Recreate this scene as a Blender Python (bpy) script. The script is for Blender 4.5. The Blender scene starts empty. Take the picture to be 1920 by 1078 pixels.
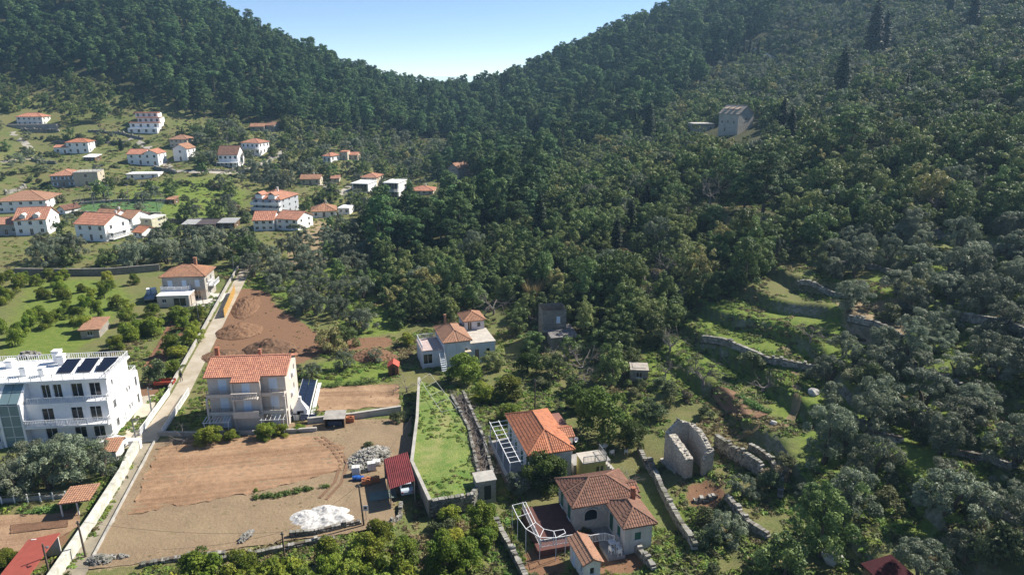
import bpy, bmesh, math, random
import numpy as np
from mathutils import Vector, Matrix

SC = bpy.context.scene
COL = SC.collection
R = math.radians

# ---------------------------------------------------------------- camera, sky, sun, exposure
CAMZ, PITCH, FPX = 48.0, R(17.0), 1300.0
cam_d = bpy.data.cameras.new('camera'); cam = bpy.data.objects.new('camera', cam_d); COL.objects.link(cam)
cam.location = (0, 0, CAMZ); cam.rotation_euler = (R(90) - PITCH, 0, 0)
cam_d.sensor_width = 36; cam_d.lens = 36 * FPX / 1920; cam_d.clip_start = 0.5; cam_d.clip_end = 60000
SC.camera = cam
SUN_AZ, SUN_EL = R(63), R(43)            # azimuth from +Y towards +X
wld = bpy.data.worlds.new('World'); SC.world = wld; wld.use_nodes = True
_nt = wld.node_tree; _bg = _nt.nodes['Background']
_sky = _nt.nodes.new('ShaderNodeTexSky'); _sky.sky_type = 'NISHITA'; _sky.sun_disc = False
_sky.sun_elevation = SUN_EL; _sky.sun_rotation = SUN_AZ
_sky.altitude = 50; _sky.air_density = 0.5; _sky.dust_density = 0.0; _sky.ozone_density = 1.7
_nt.links.new(_sky.outputs[0], _bg.inputs[0]); _bg.inputs[1].default_value = 0.088
sl = bpy.data.lights.new('sun', 'SUN'); sl.energy = 4.9; sl.angle = R(0.53); sl.color = (1, 0.93, 0.82)
so = bpy.data.objects.new('sun', sl); COL.objects.link(so)
SUNV = Vector((math.sin(SUN_AZ) * math.cos(SUN_EL), math.cos(SUN_AZ) * math.cos(SUN_EL), math.sin(SUN_EL)))
so.rotation_euler = SUNV.to_track_quat('Z', 'Y').to_euler(); so.location = (60, 40, 150)
vs = SC.view_settings; vs.view_transform = 'Standard'; vs.look = 'None'; vs.gamma = 1; vs.use_curve_mapping = False
vs.exposure = 0.92
SC.cycles.max_bounces = 6; SC.cycles.diffuse_bounces = 3; SC.cycles.glossy_bounces = 2
SC.cycles.transmission_bounces = 3; SC.cycles.volume_bounces = 0; SC.cycles.transparent_max_bounces = 6
SC.cycles.use_denoising = True
SC.cycles.caustics_reflective = False; SC.cycles.caustics_refractive = False

# ---------------------------------------------------------------- terrain function
CTRL = np.array([
 (-100,45,0),(-60,45,0),(-20,45,0),(2,50,0),(-100,90,0),(-50,90,0),(-10,90,0),(9,90,0),(-110,130,0),(-60,130,0),(-15,125,0),
 (-130,180,0),(-80,180,0),(-40,175,0),(-160,230,1),(-100,230,0),(-60,230,0),(-30,235,1.5),
 (-35,300,2),(-90,300,2.5),(-150,300,5),(-220,300,9),(-60,370,8),(-110,370,13),(-180,370,18),(-250,370,21),(-340,370,30),
 (-215,500,80),(-138,505,49),(-160,440,38),(-76,560,31),(-55,605,26),(-30,605,28),(-100,460,24),(-60,480,18),
 (-76,700,22),(-30,700,18),(-150,700,35),(-260,430,48),(-330,470,82),(-340,560,125),(-450,450,100),(-470,620,170),(-215,620,66),(-330,720,110),
 (22,600,49),(75,600,70),(167,600,103),(260,600,135),(22,720,40),(75,720,58),(167,720,88),(-27,500,22),(20,500,32),
 (0,400,13),(60,400,30),(120,400,48),(200,400,75),(60,500,52),(130,500,76),(260,500,125),(-30,340,4),(10,320,8),(-25,430,13),
 (218,330,74),(83,260,27),(125,260,41),(200,260,65),(300,260,94),(300,400,117),(45,260,17),(0,230,8),(60,230,22),
 (78,108,18),(120,108,29),(45,60,8),(100,60,22),(160,160,45),(60,160,19),(17,66,0.3),(18,89,0.6),(8,119,1),(-12,150,1.5),
 (40,89,6.5),(40,120,9.5),(30,150,11.5),(5,185,7),(90,180,29),(28,60,2.5),(30,75,3.2),
 (-250,60,0),(-250,180,3),(250,60,68),(400,100,108),(-420,250,25),(-520,360,62),(0,950,0),(-350,950,40),(350,950,70),(620,500,190),(-700,700,150),
 (-100,0,0),(0,0,0),(60,0,10),(160,0,40),(-100,-80,0),(100,-80,20)], float)

def _tps_fit(P):
    n = len(P); d = np.hypot(P[:, None, 0] - P[None, :, 0], P[:, None, 1] - P[None, :, 1])
    K = np.where(d > 0, d * d * np.log(np.maximum(d, 1e-9)), 0) + np.eye(n) * 60.0
    Q = np.hstack([np.ones((n, 1)), P[:, :2]])
    A = np.block([[K, Q], [Q.T, np.zeros((3, 3))]])
    return np.linalg.solve(A, np.concatenate([P[:, 2], np.zeros(3)]))
_W = _tps_fit(CTRL)

def _hash(i, j, s):
    v = np.sin(i * 127.1 + j * 311.7 + s * 74.7) * 43758.5453
    return v - np.floor(v)
def vnoise(x, y, s=0):
    xi, yi = np.floor(x), np.floor(y); fx, fy = x - xi, y - yi
    fx = fx * fx * (3 - 2 * fx); fy = fy * fy * (3 - 2 * fy)
    a, b, c, d = _hash(xi, yi, s), _hash(xi + 1, yi, s), _hash(xi, yi + 1, s), _hash(xi + 1, yi + 1, s)
    return (a + (b - a) * fx) * (1 - fy) + (c + (d - c) * fx) * fy
def smooth(a, b, x):
    t = np.clip((x - a) / (b - a), 0, 1); return t * t * (3 - 2 * t)

def Hbase(x, y):
    x = np.asarray(x, float); y = np.asarray(y, float); sh = x.shape
    x = x.ravel(); y = y.ravel(); out = np.empty_like(x)
    for k in range(0, len(x), 20000):
        a, b = x[k:k + 20000], y[k:k + 20000]
        d2 = (a[:, None] - CTRL[None, :, 0]) ** 2 + (b[:, None] - CTRL[None, :, 1]) ** 2
        out[k:k + 20000] = (0.5 * d2 * np.log(np.maximum(d2, 1e-12))) @ _W[:-3] + _W[-3] + _W[-2] * a + _W[-1] * b
    return out.reshape(sh)
STEP = 2.3
def Hn(x, y):
    """terrain height: smooth base, terraces cut into the near valley side, small undulation"""
    x = np.asarray(x, float); y = np.asarray(y, float)
    z = Hbase(x, y)
    flat = smooth(-16, -26, x + 0.10 * (y - 90)) * smooth(260, 235, y)        # the tilled valley floor is level
    z = z * (1 - flat) + np.minimum(z, 0.0) * 0 * flat
    m = smooth(20, 27, x - 0.02 * (y - 60)) * smooth(205, 160, y)              # terraces
    wob = (vnoise(x / 17, y / 17, 3) - 0.5) * 2.2 + (vnoise(x / 6, y / 6, 5) - 0.5) * 0.5
    q = (z + wob) / STEP; f = q - np.floor(q)
    tz = (np.floor(q) + 0.12 * f + 0.88 * smooth(0.72, 0.97, f)) * STEP - wob
    z = z * (1 - m) + tz * m
    hill = 1 - flat
    z = z + hill * (vnoise(x / 3.1, y / 3.1, 9) - 0.5) * 0.35 + hill * smooth(200, 320, y) * (vnoise(x / 28, y / 28, 11) - 0.5) * 6.0
    return z
def H(x, y):
    return float(Hn(np.array([x]), np.array([y]))[0])

CP, SP = math.cos(PITCH), math.sin(PITCH)
def ray(px, py):
    xc, yc = (px - 960) / FPX, (539 - py) / FPX
    return np.array([xc, CP + yc * SP, -SP + yc * CP])
def G(px, py, dz=0.0):
    """photograph position -> point on the terrain"""
    d = ray(px, py); t = np.geomspace(35, 1600, 1400)
    p = d[None, :] * t[:, None] + np.array([0, 0, CAMZ])
    s = p[:, 2] - Hn(p[:, 0], p[:, 1]) - dz
    k = np.argmax(s < 0) if (s < 0).any() else len(t) - 1
    lo, hi = t[max(k - 1, 0)], t[k]
    for _ in range(14):
        m = (lo + hi) / 2; q = d * m
        if q[2] + CAMZ - H(q[0], q[1]) - dz < 0: hi = m
        else: lo = m
    q = d * hi
    return Vector((q[0], q[1], q[2] + CAMZ))
def U(px, py, z):
    """photograph position -> point on the level z"""
    d = ray(px, py); t = (z - CAMZ) / d[2]
    return Vector((d[0] * t, d[1] * t, z))
def proj(x, y, z):
    z = z - CAMZ; dep = y * CP - z * SP
    return 960 + FPX * x / dep, 539 - FPX * (y * SP + z * CP) / dep, dep
def scale_at(p):
    return (p[1] * CP - (p[2] - CAMZ) * SP) / FPX                               # metres in one photograph pixel

# ---------------------------------------------------------------- materials
def _nodes(name):
    m = bpy.data.materials.new(name); m.use_nodes = True
    nt = m.node_tree; return m, nt, nt.nodes['Principled BSDF']
def _n(nt, t, **kw):
    n = nt.nodes.new(t)
    for k, v in kw.items():
        if k.startswith('i_'):
            key = k[2:]; n.inputs[int(key) if key.isdigit() else key].default_value = v
        else: setattr(n, k, v)
    return n
def c4(c): return (c[0], c[1], c[2], 1.0)
def mixc(nt, fac, a, b, blend='MIX'):
    n = nt.nodes.new('ShaderNodeMix'); n.data_type = 'RGBA'; n.blend_type = blend
    for s, v in ((0, fac), (6, a), (7, b)):
        if hasattr(v, 'node'): nt.links.new(v, n.inputs[s])
        elif v is not None: n.inputs[s].default_value = c4(v) if isinstance(v, (tuple, list)) else v
    return n.outputs[2]
def ramp(nt, src, stops):
    r = nt.nodes.new('ShaderNodeValToRGB'); e = r.color_ramp.elements
    while len(e) < len(stops): e.new(0.5)
    for q, (p, c) in zip(e, stops): q.position = p; q.color = c4(c) if isinstance(c, (tuple, list)) else (c, c, c, 1)
    nt.links.new(src, r.inputs[0]); return r.outputs[0]
def noise(nt, scale, detail=3, coord=None, rough=0.6, dist=0.0):
    n = nt.nodes.new('ShaderNodeTexNoise'); n.inputs['Scale'].default_value = scale; n.inputs['Detail'].default_value = detail
    n.inputs['Roughness'].default_value = rough; n.inputs['Distortion'].default_value = dist
    if coord is not None: nt.links.new(coord, n.inputs['Vector'])
    return n.outputs['Fac']
def wpos(nt): return nt.nodes.new('ShaderNodeNewGeometry').outputs['Position']
def opos(nt): return nt.nodes.new('ShaderNodeTexCoord').outputs['Object']
def bump(nt, bsdf, h, strength=0.4, dist=0.05):
    b = nt.nodes.new('ShaderNodeBump'); b.inputs['Strength'].default_value = strength; b.inputs['Distance'].default_value = dist
    nt.links.new(h, b.inputs['Height']); nt.links.new(b.outputs[0], bsdf.inputs['Normal'])
_MC = {}
def plain(name, col, rough=0.75, var=0.18, scale=1.3, metal=0.0, bmp=0.0, col2=None, spec=0.35):
    """painted / rendered / metal surface with weathering in two sizes"""
    if name in _MC: return _MC[name]
    m, nt, b = _nodes(name); p = opos(nt)
    n1 = noise(nt, scale, 5, p); n2 = noise(nt, scale * 9, 3, p)
    dark = col2 or tuple(c * (1 - var * 1.6) for c in col)
    f = ramp(nt, n1, [(0.35, 0), (0.72, 1)])
    c = mixc(nt, f, col, dark)
    f2 = ramp(nt, n2, [(0.3, 0.0), (0.8, var)])
    c = mixc(nt, f2, c, tuple(x * 0.55 for x in col))
    nt.links.new(c, b.inputs['Base Color']); b.inputs['Roughness'].default_value = rough; b.inputs['Metallic'].default_value = metal
    b.inputs['Specular IOR Level'].default_value = spec
    if 'render' in name or 'wall' in name:      # rain streaks run down rendered walls
        mp = _n(nt, 'ShaderNodeMapping'); mp.inputs['Scale'].default_value = (2.2, 2.2, .16); nt.links.new(p, mp.inputs[0])
        f3 = ramp(nt, noise(nt, 1.6, 4, mp.outputs[0], .65), [(.52, 0), (.74, min(.5, var * 2.4 + .08))]); c2 = mixc(nt, f3, c, tuple(x * .5 for x in (col[0], col[1] * .97, col[2] * .9)))
        nt.links.new(c2, b.inputs['Base Color'])
    if bmp: bump(nt, b, n2, bmp, 0.03)
    _MC[name] = m; return m
def stone(name, col, col2, scale=1.8, squash=(1, 1, 2.0), mortar=(0.25, 0.23, 0.2), bmp=0.8):
    """coursed or random rubble: voronoi blocks with recessed joints"""
    if name in _MC: return _MC[name]
    m, nt, b = _nodes(name); p = opos(nt)
    mp = _n(nt, 'ShaderNodeMapping'); mp.inputs['Scale'].default_value = squash; nt.links.new(p, mp.inputs[0])
    v = _n(nt, 'ShaderNodeTexVoronoi', feature='F1'); v.inputs['Scale'].default_value = scale; v.inputs['Randomness'].default_value = 0.85
    e = _n(nt, 'ShaderNodeTexVoronoi', feature='DISTANCE_TO_EDGE'); e.inputs['Scale'].default_value = scale; e.inputs['Randomness'].default_value = 0.85
    for q in (v, e): nt.links.new(mp.outputs[0], q.inputs['Vector'])
    s = _n(nt, 'ShaderNodeSeparateColor'); nt.links.new(v.outputs['Color'], s.inputs[0])
    c = mixc(nt, s.outputs[0], col, col2)
    big = noise(nt, 0.5, 4, p); c = mixc(nt, ramp(nt, big, [(0.4, 0), (0.7, 0.45)]), c, tuple(x * 0.6 for x in col2))
    j = ramp(nt, e.outputs['Distance'], [(0.02, 0), (0.09, 1)])
    c = mixc(nt, j, mortar, c)
    nt.links.new(c, b.inputs['Base Color']); b.inputs['Roughness'].default_value = 0.9
    bump(nt, b, j, bmp, 0.06); _MC[name] = m; return m
def tilemat(name, col, col2, dark):
    """clay tile: each tile carries its own tint (face attribute), lichen and soot on top"""
    if name in _MC: return _MC[name]
    m, nt, b = _nodes(name); p = opos(nt)
    a = _n(nt, 'ShaderNodeAttribute', attribute_name='tint')
    c = mixc(nt, a.outputs['Fac'], col, col2)
    f = ramp(nt, noise(nt, 0.7, 5, p), [(0.45, 0), (0.75, 0.7)]); c = mixc(nt, f, c, dark)
    f = ramp(nt, noise(nt, 6, 3, p), [(0.55, 0), (0.75, 0.35)]); c = mixc(nt, f, c, (0.30, 0.27, 0.22))
    oi = _n(nt, 'ShaderNodeObjectInfo'); c = mixc(nt, ramp(nt, oi.outputs['Random'], [(0.2, 0.0), (1.0, 0.5)]), c, (0.33, 0.20, 0.14))
    c = mixc(nt, ramp(nt, noise(nt, 2.2, 4, p, .7), [(0.52, 0), (0.68, 0.55)]), c, tuple(x * .5 for x in dark))
    nt.links.new(c, b.inputs['Base Color']); b.inputs['Roughness'].default_value = 0.85; b.inputs['Specular IOR Level'].default_value = 0.2
    _MC[name] = m; return m
def glass(name='window_glass', col=(0.012, 0.016, 0.02)):
    if name in _MC: return _MC[name]
    m, nt, b = _nodes(name); b.inputs['Base Color'].default_value = c4(col); b.inputs['Roughness'].default_value = 0.08
    b.inputs['Specular IOR Level'].default_value = 0.6; _MC[name] = m; return m
def leafmat(name, lo, hi, warm=None, trans=0.28, rough=0.55, hue=0.03, spec=0.3):
    """foliage: every leaf spray has its own tint, every tree a shift of its own, thin leaves let light through"""
    if name in _MC: return _MC[name]
    m, nt, b = _nodes(name)
    a = _n(nt, 'ShaderNodeAttribute', attribute_name='tint'); oi = _n(nt, 'ShaderNodeObjectInfo')
    c = mixc(nt, a.outputs['Fac'], lo, hi)
    if warm: c = mixc(nt, ramp(nt, oi.outputs['Random'], [(0.80, 0.0), (1.0, 0.8)]), c, warm)
    hs = _n(nt, 'ShaderNodeHueSaturation'); nt.links.new(c, hs.inputs['Color'])
    mr = _n(nt, 'ShaderNodeMapRange'); nt.links.new(oi.outputs['Random'], mr.inputs[0]); mr.inputs[3].default_value = 0.62; mr.inputs[4].default_value = 1.38
    nt.links.new(mr.outputs[0], hs.inputs['Value'])
    mm = _n(nt, 'ShaderNodeMath', operation='MULTIPLY'); nt.links.new(oi.outputs['Random'], mm.inputs[0]); mm.inputs[1].default_value = 7.31
    fr = _n(nt, 'ShaderNodeMath', operation='FRACT'); nt.links.new(mm.outputs[0], fr.inputs[0])
    m2 = _n(nt, 'ShaderNodeMapRange'); nt.links.new(fr.outputs[0], m2.inputs[0]); m2.inputs[3].default_value = 0.5 - hue; m2.inputs[4].default_value = 0.5 + hue
    nt.links.new(m2.outputs[0], hs.inputs['Hue'])
    nt.links.new(hs.outputs[0], b.inputs['Base Color']); b.inputs['Roughness'].default_value = rough; b.inputs['Specular IOR Level'].default_value = spec
    t = _n(nt, 'ShaderNodeBsdfTranslucent'); nt.links.new(hs.outputs[0], t.inputs[0])
    mx = _n(nt, 'ShaderNodeMixShader'); mx.inputs[0].default_value = trans
    nt.links.new(b.outputs[0], mx.inputs[1]); nt.links.new(t.outputs[0], mx.inputs[2])
    nt.links.new(mx.outputs[0], nt.nodes['Material Output'].inputs[0]); _MC[name] = m; return m

def white(): return plain('white_render', (0.86, 0.86, 0.86), 0.7, 0.06)
def offwhite(): return plain('old_white_render', (0.74, 0.73, 0.70), 0.8, 0.16)
def cream(): return plain('cream_render', (0.66, 0.58, 0.50), 0.8, 0.10)
def paleblue(): return plain('pale_blue_render', (0.60, 0.66, 0.72), 0.8, 0.12)
def beige(): return plain('beige_render', (0.58, 0.51, 0.40), 0.8, 0.16)
def greyren(): return plain('grey_render', (0.42, 0.41, 0.39), 0.85, 0.2)
def concrete(): return plain('concrete', (0.46, 0.44, 0.40), 0.9, 0.25, 0.8, bmp=0.3)
def wpaint(): return plain('white_paint', (0.78, 0.79, 0.80), 0.45, 0.05)
def greypaint(): return plain('grey_metal', (0.30, 0.31, 0.32), 0.4, 0.15, metal=0.5)
def blueshut(): return plain('pale_shutter_paint', (0.62, 0.72, 0.84), 0.5, 0.06)
def greenshut(): return plain('green_shutter_paint', (0.03, 0.13, 0.09), 0.5, 0.1)
def wood(): return plain('weathered_wood', (0.19, 0.12, 0.07), 0.8, 0.35, 3)
def darkwood(): return plain('dark_wood', (0.06, 0.035, 0.025), 0.7, 0.3, 3)
def barkm(): return plain('bark', (0.11, 0.085, 0.065), 0.95, 0.3, 4)
def greybark(): return plain('grey_bark', (0.24, 0.21, 0.19), 0.95, 0.25, 4)
def tile_o(): return tilemat('orange_tile', (0.52, 0.21, 0.11), (0.34, 0.125, 0.07), (0.30, 0.14, 0.09))
def tile_p(): return tilemat('bright_tile', (0.55, 0.26, 0.165), (0.33, 0.14, 0.10), (0.40, 0.19, 0.13))
def tile_b(): return tilemat('brown_tile', (0.235, 0.115, 0.08), (0.13, 0.065, 0.05), (0.11, 0.07, 0.055))
def tile_g(): return tilemat('grey_stone_tile', (0.42, 0.37, 0.31), (0.30, 0.26, 0.22), (0.26, 0.22, 0.18))
def tile_w(): return tilemat('weathered_tile', (0.42, 0.22, 0.13), (0.28, 0.14, 0.09), (0.22, 0.15, 0.11))
def rubble(): return stone('grey_rubble', (0.44, 0.41, 0.37), (0.30, 0.28, 0.25), 2.2)
def ashlar(): return stone('pale_ashlar', (0.52, 0.49, 0.44), (0.42, 0.39, 0.34), 2.6, (1, 1, 1.7), (0.36, 0.34, 0.31), 0.5)
def stonem():
    """loose wall stone: a tint on each stone"""
    if 'wall_stone' in _MC: return _MC['wall_stone']
    m, nt, b = _nodes('wall_stone'); a = _n(nt, 'ShaderNodeAttribute', attribute_name='tint')
    c = mixc(nt, a.outputs['Fac'], (0.13, 0.125, 0.115), (0.36, 0.345, 0.315))
    f = ramp(nt, noise(nt, 0.9, 4, wpos(nt)), [(0.45, 0), (0.7, 0.75)]); c = mixc(nt, f, c, (0.10, 0.105, 0.06))
    nt.links.new(c, b.inputs['Base Color']); b.inputs['Roughness'].default_value = 0.95; _MC['wall_stone'] = m; return m

# ---------------------------------------------------------------- mesh helpers
class MB:
    def __init__(s): s.v = []; s.f = []; s.t = []
    def add(s, vs, fs, tint=None):
        o = len(s.v); s.v += [tuple(p) for p in vs]; s.f += [tuple(o + i for i in f) for f in fs]
        s.t += [0.5 if tint is None else tint] * len(fs); return s
    def quad(s, a, b, c, d, tint=None): return s.add([a, b, c, d], [(0, 1, 2, 3)], tint)
    def box(s, x0, x1, y0, y1, z0, z1, tint=None):
        return s.add([(x0, y0, z0), (x1, y0, z0), (x1, y1, z0), (x0, y1, z0), (x0, y0, z1), (x1, y0, z1), (x1, y1, z1), (x0, y1, z1)],
                     [(3, 2, 1, 0), (4, 5, 6, 7), (0, 1, 5, 4), (1, 2, 6, 5), (2, 3, 7, 6), (3, 0, 4, 7)], tint)
    def prism(s, pts, z0, z1, tint=None):
        n = len(pts); return s.add([(p[0], p[1], z0) for p in pts] + [(p[0], p[1], z1) for p in pts],
            [tuple(range(n))[::-1], tuple(range(n, 2 * n))] + [(i, (i + 1) % n, n + (i + 1) % n, n + i) for i in range(n)], tint)
    def bar(s, a, b, w=0.05, h=None, tint=None, n=4):
        a, b = Vector(a), Vector(b); d = b - a; L = d.length
        if L < 1e-6: return s
        d /= L; up = Vector((0, 0, 1)) if abs(d.z) < 0.95 else Vector((1, 0, 0))
        x = d.cross(up).normalized(); y = x.cross(d).normalized(); h = h or w
        vs = [];
        for p in (a, b):
            for k in range(n):
                t = 2 * math.pi * (k + 0.5) / n; r = 0.7071 if n == 4 else 0.5
                vs.append(p + x * (w * r * math.cos(t)) + y * (h * r * math.sin(t)))
        return s.add(vs, [tuple(range(n))[::-1], tuple(range(n, 2 * n))] + [(i, (i + 1) % n, n + (i + 1) % n, n + i) for i in range(n)], tint)
    def tube(s, pts, rads, n=6, tint=None):
        rings = []
        for i, p in enumerate(pts):
            p = Vector(p); d = (Vector(pts[min(i + 1, len(pts) - 1)]) - Vector(pts[max(i - 1, 0)])).normalized()
            up = Vector((0, 0, 1)) if abs(d.z) < 0.9 else Vector((1, 0, 0))
            x = d.cross(up).normalized(); y = x.cross(d)
            rings.append([p + (x * math.cos(2 * math.pi * k / n) + y * math.sin(2 * math.pi * k / n)) * rads[i] for k in range(n)])
        vs = [q for r_ in rings for q in r_]
        fs = [(i * n + k, i * n + (k + 1) % n, (i + 1) * n + (k + 1) % n, (i + 1) * n + k) for i in range(len(pts) - 1) for k in range(n)]
        fs += [tuple(range(n))[::-1], tuple(range((len(pts) - 1) * n, len(pts) * n))]
        return s.add(vs, fs, tint)
    def mesh(s, name, mat, smooth_=False):
        me = bpy.data.meshes.new(name); me.from_pydata(s.v, [], s.f)
        at = me.attributes.new('tint', 'FLOAT', 'FACE'); at.data.foreach_set('value', np.array(s.t, np.float32))
        me.materials.append(mat)
        if smooth_: me.polygons.foreach_set('use_smooth', np.ones(len(me.polygons), bool))
        me.update(); return me
    def build(s, name, mat, parent=None, loc=None, rz=0.0, smooth_=False):
        return link(name, s.mesh(name, mat, smooth_), parent, loc, rz)
def link(name, data, parent=None, loc=None, rz=0.0):
    o = bpy.data.objects.new(name, data); COL.objects.link(o)
    if loc is not None: o.location = loc
    if rz: o.rotation_euler = (0, 0, rz)
    if parent is not None: o.parent = parent
    return o
def tag(o, label=None, cat=None, group=None, kind=None):
    if label: o['label'] = label
    if cat: o['category'] = cat
    if group: o['group'] = group
    if kind: o['kind'] = kind
    return o
def thing(name, label, cat, loc=(0, 0, 0), rz=0.0, group=None):
    o = link(name, None, None, loc, rz); o.empty_display_size = 0.3
    return tag(o, label, cat, group)
def npmesh(name, V, F, mat, tint=None, smooth_=False):
    """V (n,3), F (m,k) arrays -> mesh, quickly"""
    me = bpy.data.meshes.new(name); k = F.shape[1]
    me.vertices.add(len(V)); me.vertices.foreach_set('co', np.ascontiguousarray(V, np.float32).ravel())
    me.loops.add(F.size); me.loops.foreach_set('vertex_index', np.ascontiguousarray(F, np.int32).ravel())
    me.polygons.add(len(F)); me.polygons.foreach_set('loop_start', np.arange(0, F.size, k, dtype=np.int32))
    if tint is not None:
        at = me.attributes.new('tint', 'FLOAT', 'FACE'); at.data.foreach_set('value', np.ascontiguousarray(tint, np.float32))
    if smooth_: me.polygons.foreach_set('use_smooth', np.ones(len(F), bool))
    me.update(calc_edges=True); me.validate(); me.materials.append(mat); return me
def inpoly(px, py, poly):
    px = np.asarray(px, float); py = np.asarray(py, float); r = np.zeros(px.shape, bool); n = len(poly)
    for i in range(n):
        x0, y0 = poly[i][:2]; x1, y1 = poly[(i + 1) % n][:2]
        if y0 == y1: continue
        c = ((y0 > py) != (y1 > py)) & (px < (x1 - x0) * (py - y0) / (y1 - y0) + x0); r ^= c
    return r
RNG = np.random.default_rng(7); random.seed(7)

# ---------------------------------------------------------------- ground
def gpoly(pts): return [tuple(G(*p)[:2]) for p in pts]
SOIL = [gpoly(p) for p in [
  [(385,722),(398,650),(420,590),(436,545),(470,540),(505,548),(520,575),(560,600),(610,635),(735,632),(738,650),(610,662),(548,688),(400,700)],
  [(240,748),(300,690),(300,735),(262,765)], [(985,1030),(1040,1010),(1062,1078),(980,1078)], [(1100,1040),(1160,1010),(1215,1055),(1190,1078),(1110,1078)],
  [(1285,905),(1330,895),(1370,925),(1330,960),(1290,950)], [(0,1020),(150,940),(130,1010),(60,1078),(0,1078)]]]
DRY = [gpoly(p) for p in [
  [(285,828),(480,795),(700,785),(770,790),(760,860),(735,985),(540,1012),(330,1050),(165,1072),(140,1078),(262,840)],
  [(0,425),(60,300),(110,300),(60,330),(0,360)], [(1560,560),(1720,560),(1700,640),(1600,640)],[(590,410),(660,440),(600,500),(540,520),(540,470)]]]
LUSH = [gpoly(p) for p in [
  [(20,600),(60,520),(210,520),(250,560),(150,660),(0,700),(0,620)], [(545,690),(735,660),(750,715),(560,730)],
  [(440,520),(640,490),(680,560),(560,590),(500,545),(440,540)], [(200,350),(330,330),(470,350),(440,430),(290,430)],
  [(130,265),(300,270),(280,290),(150,290),(50,285),(30,245)], [(1300,560),(1480,560),(1600,690),(1560,740),(1480,740),(1290,660)], [(1200,600),(1330,640),(1320,780),(1200,720)],
  [(1330,830),(1480,800),(1500,700),(1420,690),(1450,790)], [(1215,905),(1340,930),(1390,1010),(1290,1030),(1240,960)],
  [(690,380),(745,385),(740,420),(700,430)], [(1650,500),(1920,470),(1920,1000),(1500,1000),(1500,640)], [(620,560),(760,540),(770,620),(640,640)]]]
WOOD = [gpoly(p) for p in [
  [(0,0),(395,8),(620,120),(840,170),(1000,120),(1255,18),(1930,2),(1930,440),(1480,470),(1390,560),(1250,600),(1000,640),(900,560),(760,620),(700,500),(720,420),(860,320),(600,260),(330,205),(220,160),(0,150)]]]

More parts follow.
